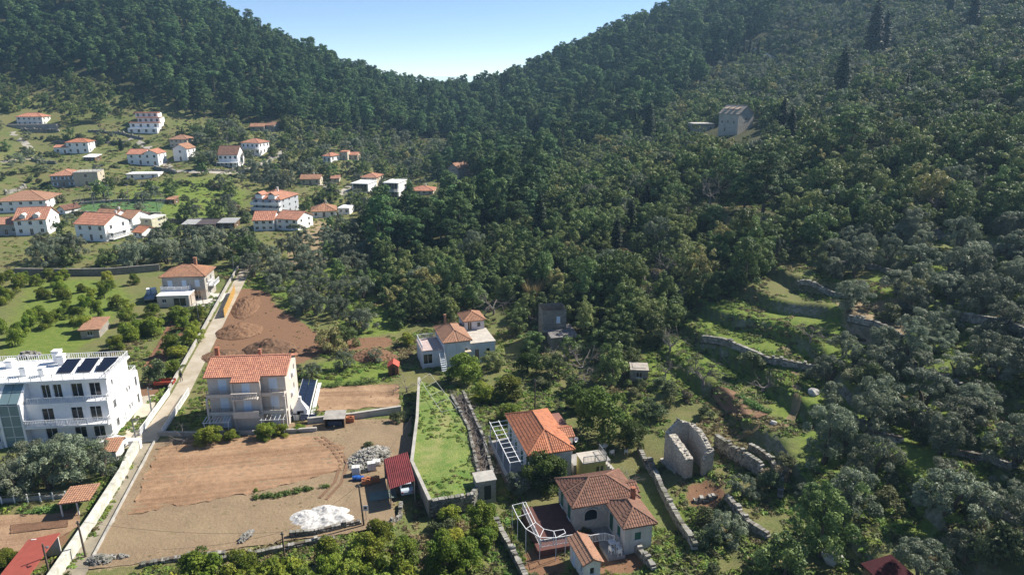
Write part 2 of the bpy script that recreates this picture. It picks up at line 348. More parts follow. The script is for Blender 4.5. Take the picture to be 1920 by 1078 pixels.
def axis(a, b, fine0, fine1, step, grow):
    v = [fine0]
    while v[-1] < fine1: v.append(v[-1] + step)
    s = step
    while v[-1] < b: s *= grow; v.append(v[-1] + s)
    s = step; u = []; x = fine0
    while x > a: s *= grow; x -= s; u.append(x)
    return np.array(u[::-1] + v)
gx = axis(-700, 700, -78, 92, 0.62, 1.045); gy = axis(-60, 1190, 50, 150, 0.62, 1.012)
XX, YY = np.meshgrid(gx, gy); ZZ = Hn(XX, YY)
ny, nx = XX.shape
TV = np.stack([XX, YY, ZZ], -1).reshape(-1, 3)
ii = np.arange((ny - 1) * (nx - 1)); r_, c_ = ii // (nx - 1), ii % (nx - 1); a_ = r_ * nx + c_
TF = np.stack([a_, a_ + 1, a_ + nx + 1, a_ + nx], -1)
def terrain_mat():
    m, nt, b = _nodes('terrain_ground'); p = wpos(nt)
    a = _n(nt, 'ShaderNodeAttribute', attribute_name='cover'); s = _n(nt, 'ShaderNodeSeparateColor'); nt.links.new(a.outputs['Color'], s.inputs[0])
    n1 = noise(nt, 0.11, 6, p, 0.65, 0.4); n2 = noise(nt, 0.9, 5, p, 0.7); n3 = noise(nt, 5.0, 4, p, 0.7)
    grass = mixc(nt, ramp(nt, n2, [(0.3, 0), (0.7, 1)]), (0.095, 0.135, 0.036), (0.205, 0.22, 0.08))
    grass = mixc(nt, ramp(nt, n1, [(0.36, 0), (0.60, 0.85)]), grass, (0.215, 0.185, 0.085))
    grass = mixc(nt, ramp(nt, n3, [(0.35, 0.55), (0.65, 0)]), grass, (0.035, 0.06, 0.016))
    lush = mixc(nt, ramp(nt, n2, [(0.3, 0), (0.72, 1)]), (0.095, 0.155, 0.026), (0.22, 0.245, 0.06))
    lush = mixc(nt, ramp(nt, n3, [(0.32, 0.6), (0.6, 0)]), lush, (0.045, 0.10, 0.014))
    dry = mixc(nt, n2, (0.26, 0.19, 0.115), (0.37, 0.29, 0.18)); dry = mixc(nt, ramp(nt, n3, [(0.3, 0.5), (0.62, 0)]), dry, (0.15, 0.12, 0.07))
    soil = mixc(nt, n2, (0.26, 0.155, 0.092), (0.17, 0.092, 0.055)); soil = mixc(nt, ramp(nt, n3, [(0.35, 0.5), (0.6, 0)]), soil, (0.12, 0.065, 0.04))
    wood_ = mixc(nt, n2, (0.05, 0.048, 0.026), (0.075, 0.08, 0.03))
    def fac(ch, lo=0.42, hi=0.60):
        ad = _n(nt, 'ShaderNodeMath', operation='MULTIPLY_ADD'); nt.links.new(n2, ad.inputs[0]); ad.inputs[1].default_value = 0.9
        sb = _n(nt, 'ShaderNodeMath', operation='SUBTRACT'); nt.links.new(ch, sb.inputs[0]); sb.inputs[1].default_value = 0.45; nt.links.new(sb.outputs[0], ad.inputs[2])
        return ramp(nt, ad.outputs[0], [(lo, 0), (hi, 1)])
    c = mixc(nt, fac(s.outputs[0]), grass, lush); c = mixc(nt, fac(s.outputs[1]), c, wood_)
    c = mixc(nt, fac(a.outputs['Alpha']), c, dry); c = mixc(nt, fac(s.outputs[2]), c, soil)
    # bare stone where the ground is steep: terrace risers
    g = nt.nodes.new('ShaderNodeNewGeometry'); sx = _n(nt, 'ShaderNodeSeparateXYZ'); nt.links.new(g.outputs['True Normal'], sx.inputs[0])
    v = _n(nt, 'ShaderNodeTexVoronoi', feature='F1'); v.inputs['Scale'].default_value = 2.4; nt.links.new(p, v.inputs['Vector'])
    sc = _n(nt, 'ShaderNodeSeparateColor'); nt.links.new(v.outputs['Color'], sc.inputs[0])
    rock = mixc(nt, sc.outputs[0], (0.15, 0.14, 0.12), (0.33, 0.31, 0.28)); rock = mixc(nt, ramp(nt, n1, [(0.38, 0), (0.52, 0.9)]), rock, (0.055, 0.07, 0.025))
    st = ramp(nt, sx.outputs[2], [(0.52, .85), (0.74, 0)])
    near = _n(nt, 'ShaderNodeMath', operation='MULTIPLY'); nt.links.new(st, near.inputs[0])
    at2 = _n(nt, 'ShaderNodeAttribute', attribute_name='terrace'); nt.links.new(at2.outputs['Fac'], near.inputs[1])
    c = mixc(nt, near.outputs[0], c, rock)
    nt.links.new(c, b.inputs['Base Color']); b.inputs['Roughness'].default_value = 0.95; b.inputs['Specular IOR Level'].default_value = 0.15
    bump(nt, b, n3, 0.7, 0.12); return m
me = npmesh('terrain', TV, TF, terrain_mat(), smooth_=True)
cov = np.zeros((len(TV), 4), np.float32)
for k, polys in ((0, LUSH), (1, WOOD), (2, SOIL), (3, DRY)):
    for q in polys: cov[inpoly(TV[:, 0], TV[:, 1], q), k] = 1.0
far = (TV[:, 1] > 650) | (np.abs(TV[:, 0]) > 300); cov[far, 1] = 1
def blur(a, n):
    a = a.reshape(ny, nx).astype(np.float32)
    for _ in range(n):
        b_ = np.pad(a, 1, mode='edge'); a = (b_[1:-1, 1:-1] * 2 + b_[:-2, 1:-1] + b_[2:, 1:-1] + b_[1:-1, :-2] + b_[1:-1, 2:]) / 6
    return a.ravel()
for k, n_ in ((0, 70), (1, 60), (2, 6), (3, 10)): cov[:, k] = blur(cov[:, k], n_)
ca = me.color_attributes.new('cover', 'FLOAT_COLOR', 'POINT'); ca.data.foreach_set('color', cov.ravel())
tr = smooth(14, 22, TV[:, 0] - 0.02 * (TV[:, 1] - 60)) * smooth(215, 170, TV[:, 1])
ta = me.attributes.new('terrace', 'FLOAT', 'POINT'); ta.data.foreach_set('value', tr.astype(np.float32))
tag(link('terrain', me), 'grassy valley floor and wooded hillsides', kind='structure')

# sea beyond the saddle
def simple_sheet(name, V, F, mat): return tag(link(name, npmesh(name, np.array(V, float), np.array(F), mat)), kind='structure')
simple_sheet('sea', [(-30000, 1280, -45), (30000, 1280, -45), (30000, 60000, -45), (-30000, 60000, -45)], [(0, 1, 2, 3)], plain('sea_water', (0.03, 0.08, 0.12), 0.04, 0.1, 0.01, spec=0.5))
# the air: one closed box of thin even haze round everything
hz = MB().box(-790, 790, -100, 1260, -50, 260)
hm = bpy.data.materials.new('haze_air'); hm.use_nodes = True; hnt = hm.node_tree
for n_ in list(hnt.nodes):
    if n_.type == 'BSDF_PRINCIPLED': hnt.nodes.remove(n_)
hv = hnt.nodes.new('ShaderNodeVolumePrincipled'); hv.inputs['Color'].default_value = (0.42, 0.70, 1.0, 1); hv.inputs['Density'].default_value = 0.0002; hv.inputs['Anisotropy'].default_value = 0.25
hnt.links.new(hv.outputs[0], hnt.nodes['Material Output'].inputs['Volume'])
tag(hz.build('haze', hm), 'thin blue haze filling the valley', kind='stuff')

BLOCK = []; FOOT = []      # photograph boxes / footprints of built things, kept clear of scattered trees
# ---------------------------------------------------------------- building kit
_WM = {}
def wmesh(kind, w, h):
    """shared meshes of one window / door; x across, y inwards, z up from the sill"""
    key = (kind, round(w, 2), round(h, 2))
    if key in _WM: return _WM[key]
    f = MB(); t = 0.06 if w > 0.5 else 0.04; y0, y1 = 0.07, 0.13; parts = []
    f.box(-w/2, -w/2 + t, y0, y1, 0, h).box(w/2 - t, w/2, y0, y1, 0, h).box(-w/2 + t, w/2 - t, y0, y1, 0, t).box(-w/2 + t, w/2 - t, y0, y1, h - t, h)
    if w > 0.75 and kind != 'a': f.box(-t*.4, t*.4, y0, y1, t, h - t)
    f.box(-w/2 - .08, w/2 + .08, -.10, y0, -.07, -.004)
    fm = f.mesh('window', wpaint()); pm = MB().box(-w/2 + t, w/2 - t, .10, .12, t, h - t).mesh('pane', glass())
    parts.append(('pane', pm, (0, 0, 0)))
    def louvre(mat):
        s = MB(); s.box(-w/4, w/4, 0, .035, 0, h); n = max(4, int(h / .16))
        for i in range(n): s.box(-w/4 + .05, w/4 - .05, -.012, .0, .05 + i * (h - .1) / n, .05 + (i + .62) * (h - .1) / n)
        return s.mesh('shutter', mat)
    if kind in ('s', 'g'):
        sm = louvre(blueshut() if kind == 's' else greenshut()); parts += [('shutter', sm, (-w/4 - .003, .015, 0)), ('shutter', sm, (w/4 + .003, .015, 0))]
    if kind in ('o', 'q'):
        sm = louvre(blueshut() if kind == 'o' else greenshut()); parts += [('shutter', sm, (-w * .77, -.045, 0)), ('shutter', sm, (w * .77, -.045, 0))]
    if kind == 'd':
        fm = f.mesh('door_frame', wpaint()); dm = MB().box(-w/2 + t, w/2 - t, .085, .12, 0.01, h - t).box(-w*.3, w*.3, .075, .085, h*.1, h*.42).box(-w*.3, w*.3, .075, .085, h*.52, h*.9).mesh('door_leaf', wood()); parts = [('door_leaf', dm, (0, 0, 0))]
    _WM[key] = (fm, parts); return _WM[key]
def put_window(par, side, W, D, u, z, w, h, kind):
    fm, parts = wmesh(kind, w, h)
    x, y, rz = {'f': (-W/2 + u, -D/2, 0), 'r': (W/2, -D/2 + u, math.pi/2), 'l': (-W/2, D/2 - u, -math.pi/2), 'b': (W/2 - u, D/2, math.pi)}[side]
    o = link('door' if kind == 'd' else 'window', fm, par, (x, y, z), rz)
    for n, m, l in parts: link(n, m, o, l)
def walls(W, D, H, wins, found=2.5):
    """four rendered walls with real openings and reveals"""
    mb = MB()
    fr = {'f': lambda u, v, d: (-W/2 + u, -D/2 + d, v), 'r': lambda u, v, d: (W/2 - d, -D/2 + u, v), 'l': lambda u, v, d: (-W/2 + d, D/2 - u, v), 'b': lambda u, v, d: (W/2 - u, D/2 - d, v)}
    for s in 'frlb':
        L = W if s in 'fb' else D; F = fr[s]
        op = [(u - w/2, u + w/2, z, z + h) for (u, z, w, h, k) in wins.get(s, [])]
        us = sorted({0, L, *[a for o in op for a in o[:2]]}); vs_ = sorted({-found, H, *[a for o in op for a in o[2:]]})
        for a, b in zip(us, us[1:]):
            for c, d in zip(vs_, vs_[1:]):
                um, vm = (a + b)/2, (c + d)/2
                if any(o[0] < um < o[1] and o[2] < vm < o[3] for o in op): continue
                mb.quad(F(a, c, 0), F(b, c, 0), F(b, d, 0), F(a, d, 0))
        for (a, b, c, d) in op:
            t = .16
            mb.quad(F(a, c, 0), F(a, d, 0), F(a, d, t), F(a, c, t)); mb.quad(F(b, c, t), F(b, d, t), F(b, d, 0), F(b, c, 0))
            mb.quad(F(a, d, 0), F(b, d, 0), F(b, d, t), F(a, d, t)); mb.quad(F(a, c, t), F(b, c, t), F(b, c, 0), F(a, c, 0)); mb.quad(F(a, c, t), F(a, d, t), F(b, d, t), F(b, c, t))
    return mb
def tiles(mb, poly, rib=0.26, row=0.40, hgt=0.055, rng=None, rows=True):
    """clay pantiles over one slope; poly[0]->poly[1] is the eave"""
    rng = rng or np.random.default_rng(3); P = [Vector(p) for p in poly]; A = P[0]; u = (P[1] - A).normalized()
    n = Vector((0, 0, 0))
    for i in range(1, len(P) - 1): n += (P[i] - A).cross(P[i + 1] - A)
    n.normalize()
    if n.z < 0: n = -n
    v = n.cross(u).normalized()
    if (P[2] - A).dot(v) < 0: v = -v
    q = [((p - A).dot(u), (p - A).dot(v)) for p in P]; umin, umax = min(a for a, _ in q), max(a for a, _ in q)
    N = max(2, int((umax - umin) / rib)); st = (umax - umin) / N; m = len(q)
    for i in range(N):
        uc = umin + (i + .5) * st; cr = []
        for k in range(m):
            (a, b), (c, d) = q[k], q[(k + 1) % m]
            if (a - uc) * (c - uc) < 0: cr.append(b + (d - b) * (uc - a) / (c - a))
        if len(cr) < 2: continue
        v0, v1 = min(cr), max(cr); nr = max(1, int(round((v1 - v0) / row))) if rows else 1; rs = (v1 - v0) / nr
        for j in range(nr):
            b0, b1 = v0 + j * rs, v0 + (j + 1) * rs; tt = float(np.clip(rng.normal(.45, .26), 0, 1)); l0, l1 = (.045, .012) if rows else (.02, .02)
            def pt(du, vv, h): return A + u * (uc + du * st) + v * vv + n * (h + .012)
            a, b, c = pt(-.5, b0, l0), pt(0, b0, l0 + hgt), pt(.5, b0, l0); d, e, f = pt(.5, b1, l1), pt(0, b1, l1 + hgt), pt(-.5, b1, l1)
            mb.add([a, b, c, d, e, f, a - n * .05, c - n * .05], [(0, 1, 4, 5), (1, 2, 3, 4), (6, 7, 2, 1, 0)], tt)
def slab(mb, poly, th=0.12):
    P = [Vector(p) for p in poly]; k = len(P); d = Vector((0, 0, -th))
    mb.add(P + [p + d for p in P], [tuple(range(k)), tuple(range(k, 2 * k))[::-1]] + [(i, k + i, k + (i + 1) % k, (i + 1) % k) for i in range(k)])
def roof_polys(kind, W, D, H, pitch, o=0.35):
    x, y = W/2 + o, D/2 + o; t = math.tan(R(pitch)); e = H - o * t * .6
    if kind == 'hip':
        if W >= D:
            z = e + y * t; r = x - y; rp = [(-r, 0, z), (r, 0, z)]
            return [[(-x, -y, e), (x, -y, e), rp[1], rp[0]], [(x, -y, e), (x, y, e), rp[1]], [(x, y, e), (-x, y, e), rp[0], rp[1]], [(-x, y, e), (-x, -y, e), rp[0]]], \
                   [(rp[0], rp[1]), ((-x, -y, e), rp[0]), ((x, -y, e), rp[1]), ((x, y, e), rp[1]), ((-x, y, e), rp[0])]
        z = e + x * t; r = y - x; f, b = (0, -r, z), (0, r, z)
        return [[(-x, -y, e), (x, -y, e), f], [(x, -y, e), (x, y, e), b, f], [(x, y, e), (-x, y, e), b], [(-x, y, e), (-x, -y, e), f, b]], \
               [(f, b), ((-x, -y, e), f), ((x, -y, e), f), ((x, y, e), b), ((-x, y, e), b)]
    if kind == 'gx':
        z = e + y * t; return [[(-x, -y, e), (x, -y, e), (x, 0, z), (-x, 0, z)], [(x, y, e), (-x, y, e), (-x, 0, z), (x, 0, z)]], [((-x, 0, z), (x, 0, z))]
    if kind == 'gy':
        z = e + x * t; return [[(x, -y, e), (x, y, e), (0, y, z), (0, -y, z)], [(-x, y, e), (-x, -y, e), (0, -y, z), (0, y, z)]], [((0, -y, z), (0, y, z))]
    if kind == 'shed':
        z = e + 2 * y * t; return [[(-x, -y, e), (x, -y, e), (x, y, z), (-x, y, z)]], []
def add_roof(par, kind, W, D, H, pitch, mat, o=0.35, near=False, name='roof', wallmb=None):
    polys, ridges = roof_polys(kind, W, D, H, pitch, o); t = math.tan(R(pitch))
    if wallmb is not None:
        if kind == 'gx':
            for s in (-1, 1): wallmb.add([(s * W/2, -D/2, H), (s * W/2, D/2, H), (s * W/2, 0, H + D/2 * t)], [(0, 1, 2)])
        if kind == 'gy':
            for s in (-1, 1): wallmb.add([(-W/2, s * D/2, H), (W/2, s * D/2, H), (0, s * D/2, H + W/2 * t)], [(0, 1, 2)])
        if kind == 'shed':
            for s in (-1, 1): wallmb.add([(s * W/2, -D/2, H), (s * W/2, D/2, H), (s * W/2, D/2, H + D * t)], [(0, 1, 2)])
            wallmb.quad((-W/2, D/2, H), (W/2, D/2, H), (W/2, D/2, H + D * t), (-W/2, D/2, H + D * t))
    r = MB()
    for p in polys: slab(r, p)
    ro = r.build(name, mat, par); tm = MB(); rng = np.random.default_rng(int(W * 100 + D * 10))
    for p in polys: tiles(tm, p, .26 if near else .55, .42 if near else 1.1, .055 if near else .07, rng)
    tag(tm.build('tiles', mat, ro), kind='stuff')
    cm = MB()
    for a, b in ridges:
        a, b = Vector(a), Vector(b); L = (b - a).length; n = max(1, int(L / (.4 if near else 1.5)))
        for i in range(n): cm.tube([a + (b - a) * (i / n) + Vector((0, 0, .03)), a + (b - a) * ((i + 1.04) / n) + Vector((0, 0, .05))], [.12, .10] if near else [.15, .15], 6, float(rng.random()))
    if cm.v: tag(cm.build('ridge_tiles', mat, ro), kind='stuff')
    return ro
def chimney(par, x, y, z0, z1, w=.5, mat=None):
    m = MB().box(x - w/2, x + w/2, y - w/2, y + w/2, z0, z1).box(x - w*.62, x + w*.62, y - w*.62, y + w*.62, z1 + .003, z1 + .1)
    for s in (-1, 1): m.box(x - w*.4, x + w*.4, y + s * w * .35 - .05, y + s * w * .35 + .05, z1 + .1, z1 + .3)
    m.box(x - w*.62, x + w*.62, y - w*.62, y + w*.62, z1 + .3, z1 + .36); return m.build('chimney', mat or offwhite(), par)
def railing(mb, pts, h=0.95, z=0.0, bars=True, sp=0.16, w=.045):
    for a, b in zip(pts, pts[1:]):
        a, b = Vector((*a, z)), Vector((*b, z)); L = (b - a).length; d = (b - a) / max(L, 1e-6)
        mb.bar(a + Vector((0, 0, h)), b + Vector((0, 0, h)), .06); mb.bar(a + Vector((0, 0, .1)), b + Vector((0, 0, .1)), .04)
        n = max(1, int(L / 1.3))
        for i in range(n + 1): p = a + d * (L * i / n); mb.bar(p, p + Vector((0, 0, h)), .06)
        if bars:
            n = int(L / sp)
            for i in range(n): p = a + d * (L * (i + .5) / n); mb.bar(p + Vector((0, 0, .1)), p + Vector((0, 0, h)), w)
def balcony(par, x0, x1, y0, y1, z, mat, rail='bars', th=.16):
    """slab y0 (outer) .. y1 (wall); parapet or bars on three sides"""
    b = MB().box(x0, x1, y0, y1, z - th, z).build('balcony', mat, par); m = MB()
    if rail == 'bars': railing(m, [(x0 + .04, y1), (x0 + .04, y0 + .04), (x1 - .04, y0 + .04), (x1 - .04, y1)], .95, z); m.build('railing', wpaint(), b)
    elif rail == 'wall':
        m.box(x0, x1, y0, y0 + .12, z + .002, z + .9).box(x0, x0 + .12, y0 + .12, y1, z + .002, z + .9).box(x1 - .12, x1, y0 + .12, y1, z + .002, z + .9); m.build('parapet', mat, b)
    return b
def reg(x0, y0, x1, y1, p, r):
    BLOCK.append((x0, y0, x1, y1, p[1] * CP - (p[2] - CAMZ) * SP)); FOOT.append((p[0], p[1], r))
def house(name, label, x0, x1, ye, yb, rot, depth, roof, pitch, rmat, wmat, floors=2, nf=3, nr=2, wk='w', near=False, over=.35, cat='house', wins=None, chim=None, blk=True, base=None, found=3.0):
    """a house whose front stands between photograph columns x0..x1, eaves at row ye, base at row yb"""
    p = base or G((x0 + x1) / 2, yb); s = scale_at(p); W = max(2.0, (x1 - x0) * s); Hh = max(1.8, (yb - ye) * s * 1.03); D = depth; rz = R(rot)
    c = Vector((p[0] - math.sin(rz) * D/2, p[1] + math.cos(rz) * D/2, p[2]))
    h = thing(name, label, cat, c, rz)
    if wins is None:
        wins = {'f': [], 'r': []}; fh = Hh / floors
        for s_, L, n in (('f', W, nf), ('r', D, nr)):
            for k in range(floors):
                for i in range(n):
                    ww = min(1.0, L / n * .5); hh = min(1.3, fh * .5); z = k * fh + fh * .3; kk = wk
                    if s_ == 'f' and k == 0 and i == n // 2 and fh > 2.2: kk, z, hh = 'd', .05, min(2.0, fh * .8)
                    wins[s_].append((L * (i + .5) / n, z, ww, hh, kk))
    wm = walls(W, D, Hh, wins, found)
    if roof == 'flat':
        h_ = Hh; r_ = MB().box(-W/2 - over * .3, W/2 + over * .3, -D/2 - over, D/2 + over * .3, h_ + .003, h_ + .22)
        r_.box(-W/2 + .3, W/2 - .3, -D/2 + .3, D/2 - .3, h_ + .223, h_ + .30); r_.build('roof', rmat, h)
    else: add_roof(h, roof, W, D, Hh, pitch, rmat, over, near, wallmb=wm)
    wm.build('wall', wmat, h)
    for s_, lst in wins.items():
        for (u, z, w, hh, k) in lst: put_window(h, s_, W, D, u, z, w, hh, k)
    if chim: chimney(h, chim[0] * W, chim[1] * D, Hh, Hh + (W if roof == 'gy' else D) / 2 * math.tan(R(pitch)) + .5 if roof != 'flat' else Hh + 1.0)
    if blk: reg(x0 - 4, ye - 10, x1 + 6, yb, p, max(W, D) * .62)
    h['dims'] = (W, D, Hh); return h, W, D, Hh
def ribbon(name, pts, width, mat, label=None, dz=.05, kind='structure', n=6):
    """a strip laid over the ground along world points"""
    P = []
    for a, b in zip(pts, pts[1:]):
        L = max(2, int((Vector(b[:2]) - Vector(a[:2])).length / 1.2))
        for i in range(L): P.append(Vector(a[:2]).lerp(Vector(b[:2]), i / L))
    P.append(Vector(pts[-1][:2])); V = []; F = []
    for i, p in enumerate(P):
        d = (P[min(i + 1, len(P) - 1)] - P[max(i - 1, 0)]).normalized(); s = Vector((d.y, -d.x))
        for k in range(n + 1): q = p + s * width * (k / n - .5); V.append((q.x, q.y, 0))
    V = np.array(V); V[:, 2] = Hn(V[:, 0], V[:, 1]) + dz
    for i in range(len(P) - 1):
        for k in range(n): a = i * (n + 1) + k; F.append((a, a + 1, a + n + 2, a + n + 1))
    return tag(link(name, npmesh(name, V, np.array(F), mat, smooth_=True)), label, kind=kind)
def patch(name, poly, mat, dz=.05, step=.5, fn=None, label=None, zfn=None, rag=0.0):
    """a field draped over the ground inside a world polygon"""
    if rag:                                       # trodden, uneven edge
        q = []; rg_ = np.random.default_rng(17)
        for i in range(len(poly)):
            a, b = np.array(poly[i][:2]), np.array(poly[(i + 1) % len(poly)][:2]); n = max(1, int(np.hypot(*(b - a)) / .7))
            for k in range(n): q.append(tuple(a + (b - a) * k / n + rg_.normal(size=2) * rag))
        poly = q
    A = np.array([p[:2] for p in poly]); x0, y0 = A.min(0) - step; x1, y1 = A.max(0) + step
    xs = np.arange(x0, x1 + step, step); ys = np.arange(y0, y1 + step, step); X, Y = np.meshgrid(xs, ys); vin = inpoly(X, Y, poly); ins = (vin[:-1, :-1] | vin[1:, :-1] | vin[:-1, 1:] | vin[1:, 1:])
    out = ~vin; ox, oy = X[out], Y[out]; bx, by, bd = ox.copy(), oy.copy(), np.full(len(ox), 1e9)
    for i in range(len(A)):
        a, d = A[i], A[(i + 1) % len(A)] - A[i]; t = np.clip(((ox - a[0]) * d[0] + (oy - a[1]) * d[1]) / max(d @ d, 1e-9), 0, 1); qx, qy = a[0] + t * d[0], a[1] + t * d[1]; dd = np.hypot(ox - qx, oy - qy); k = dd < bd; bx[k], by[k], bd[k] = qx[k], qy[k], dd[k]
    X[out], Y[out] = bx, by      # the rim follows the outline
    Z = (zfn or Hn)(X, Y) + dz
    if fn is not None: Z = Z + fn(X, Y)
    V = np.stack([X, Y, Z], -1).reshape(-1, 3); nx_ = X.shape[1]; r, c = np.nonzero(ins); a = r * nx_ + c
    F = np.stack([a, a + 1, a + nx_ + 1, a + nx_], -1); used = np.unique(F); mp = np.zeros(len(V), int); mp[used] = np.arange(len(used))
    return tag(link(name, npmesh(name, V[used], mp[F], mat, smooth_=True)), label, kind='structure')
def stones(mb, a, b, h, th=.55, sz=.42, rng=None, za=None, zb=None, ch=.30):
    rng = rng or RNG; a, b = Vector(a[:2]), Vector(b[:2]); L = (b - a).length; d = (b - a) / max(L, 1e-6); nrm = Vector((d.y, -d.x)); n = max(1, int(L / sz)); m = max(1, int(h / ch))
    for i in range(n):
        top = m - (1 if rng.random() < .18 else 0) + (1 if rng.random() < .1 else 0)
        for j in range(top):
            t = (i + .5 + .5 * (j % 2) + rng.uniform(-.12, .12)) / n
            if t > 1.02: continue
            q = a + (b - a) * min(t, 1); z = (za + (zb - za) * t if za is not None else H(q.x, q.y)) + (j + .5) * h / m - .05
            ex, ey, ez = sz * rng.uniform(.42, .62), th * .5 * rng.uniform(.86, 1.12), h / m * rng.uniform(.44, .6); an = math.atan2(d.y, d.x) + rng.normal() * .09; ca, sa = math.cos(an), math.sin(an); tl = rng.normal() * .06
            vs_ = []
            for sx, sy, s_ in ((-1, -1, -1), (1, -1, -1), (1, 1, -1), (-1, 1, -1), (-1, -1, 1), (1, -1, 1), (1, 1, 1), (-1, 1, 1)):
                lx, ly, lz = sx * ex * rng.uniform(.8, 1), sy * ey * rng.uniform(.85, 1), s_ * ez * rng.uniform(.82, 1) + sx * ex * tl; vs_.append((q.x + lx * ca - ly * sa, q.y + lx * sa + ly * ca, z + lz))
            mb.add(vs_, [(3, 2, 1, 0), (4, 5, 6, 7), (0, 1, 5, 4), (1, 2, 6, 5), (2, 3, 7, 6), (3, 0, 4, 7)], float(np.clip(rng.normal(.5, .28), 0, 1)))
def drywall(label, pts, h=1.2, th=.55, sz=.42, name='drystone_wall', group=None, zs=None, ch=.30):
    """drystone wall along world points: laid stones over an earth core"""
    o = thing(name, label, 'wall', (0, 0, 0), 0, group); st = MB(); co = MB()
    for i, (a, b) in enumerate(zip(pts, pts[1:])):
        za, zb = (zs[i], zs[i + 1]) if zs else (None, None); stones(st, a, b, h, th, sz, None, za, zb, ch)
        A, B = Vector(a[:2]), Vector(b[:2]); n = max(1, int((B - A).length / 1.5)); d = (B - A).normalized(); s = Vector((d.y, -d.x)) * th * .33
        for k in range(n):
            p, q = A.lerp(B, k / n), A.lerp(B, (k + 1) / n); z0 = (za + (zb - za) * k / n) if za is not None else H(p.x, p.y); z1 = (za + (zb - za) * (k + 1) / n) if za is not None else H(q.x, q.y)
            c = [p + s, q + s, q - s, p - s]; zz = [z0, z1, z1, z0]
            co.add([(v.x, v.y, z - .8) for v, z in zip(c, zz)] + [(v.x, v.y, z + h * .86) for v, z in zip(c, zz)], [(3, 2, 1, 0), (4, 5, 6, 7), (0, 1, 5, 4), (1, 2, 6, 5), (2, 3, 7, 6), (3, 0, 4, 7)])
    tag(st.build('stones', stonem(), o), kind='stuff'); co.build('core', plain('wall_core', (0.12, 0.10, 0.08), .95), o); return o

# ---------------------------------------------------------------- vegetation
def leaves(puffs, n, size, aspect, rng, up=0.3, shell=0.55, jit=0.35, flat=1.0):
    """leaf sprays (rhombic quads) over a set of puffs (x,y,z,r); returns V,F,tint"""
    P = np.array(puffs, float); w = P[:, 3] ** 2; idx = rng.choice(len(P), n, p=w / w.sum())
    d = rng.normal(size=(n, 3)); d /= np.linalg.norm(d, axis=1)[:, None]
    d[:, 2] = np.where(d[:, 2] < -0.35, -d[:, 2], d[:, 2])
    rad = P[idx, 3] * (shell + (1 - shell) * rng.random(n) ** 0.5) * (1 + rng.normal(size=n) * 0.07)
    off = d * rad[:, None]; off[:, 2] *= flat
    c = P[idx, :3] + off
    nrm = d * (1 - up) + np.array([0, 0, up]) + rng.normal(size=(n, 3)) * jit; nrm /= np.linalg.norm(nrm, axis=1)[:, None]
    t = np.cross(nrm, rng.normal(size=(n, 3))); t /= np.linalg.norm(t, axis=1)[:, None] + 1e-9
    b = np.cross(nrm, t); s = size * (0.6 + 0.8 * rng.random(n))[:, None]
    V = np.stack([c - t * s, c - b * s * aspect + nrm * s * 0.15, c + t * s, c + b * s * aspect + nrm * s * 0.15], 1).reshape(-1, 3)
    F = np.arange(4 * n).reshape(n, 4)
    pt = rng.random(len(P)); tint = np.clip(0.55 * pt[idx] + 0.45 * rng.random(n), 0, 1)
    return V, F, tint
def puffball(rng, n, w, h, z0, r0, r1, low=0.0, dome=1.0):
    """puff centres filling an uneven dome of width w, height h standing on z0"""
    out = []
    for _ in range(n):
        a = rng.random() * 6.283; u = rng.random(); zz = low + (1 - low) * rng.random() ** 0.8
        rr = math.sqrt(max(0.05, 1 - (abs(zz - 0.38) / 0.66) ** 2.0 * dome)) * math.sqrt(u) * 0.5 * w * 0.86
        r = r0 + (r1 - r0) * rng.random() * (1.1 - 0.5 * zz)
        out.append((rr * math.cos(a) * (1 + 0.25 * (rng.random() - 0.5)), rr * math.sin(a), z0 + zz * (h - r), r))
    return out
def branchy(mb, rng, p, d, L, r, depth, spread=0.6, nseg=3):
    pts = [p]; rr = [r]; q = Vector(p); dd = Vector(d).normalized()
    for i in range(nseg):
        dd = (dd + Vector(rng.normal(size=3) * 0.16) + Vector((0, 0, 0.05))).normalized(); q = q + dd * (L / nseg); pts.append(tuple(q)); rr.append(r * (1 - 0.5 * (i + 1) / nseg))
    mb.tube(pts, rr, 5 if depth > 1 else 3)
    if depth == 0: return
    for k in range(rng.integers(2, 4) + (1 if depth > 2 else 0)):
        nd = (dd + Vector(rng.normal(size=3)) * spread); at = Vector(pts[rng.integers(1, nseg + 1)])
        branchy(mb, rng, tuple(at), nd, L * (0.62 + 0.25 * rng.random()), r * 0.5, depth - 1, spread, nseg)
PROTO = {}
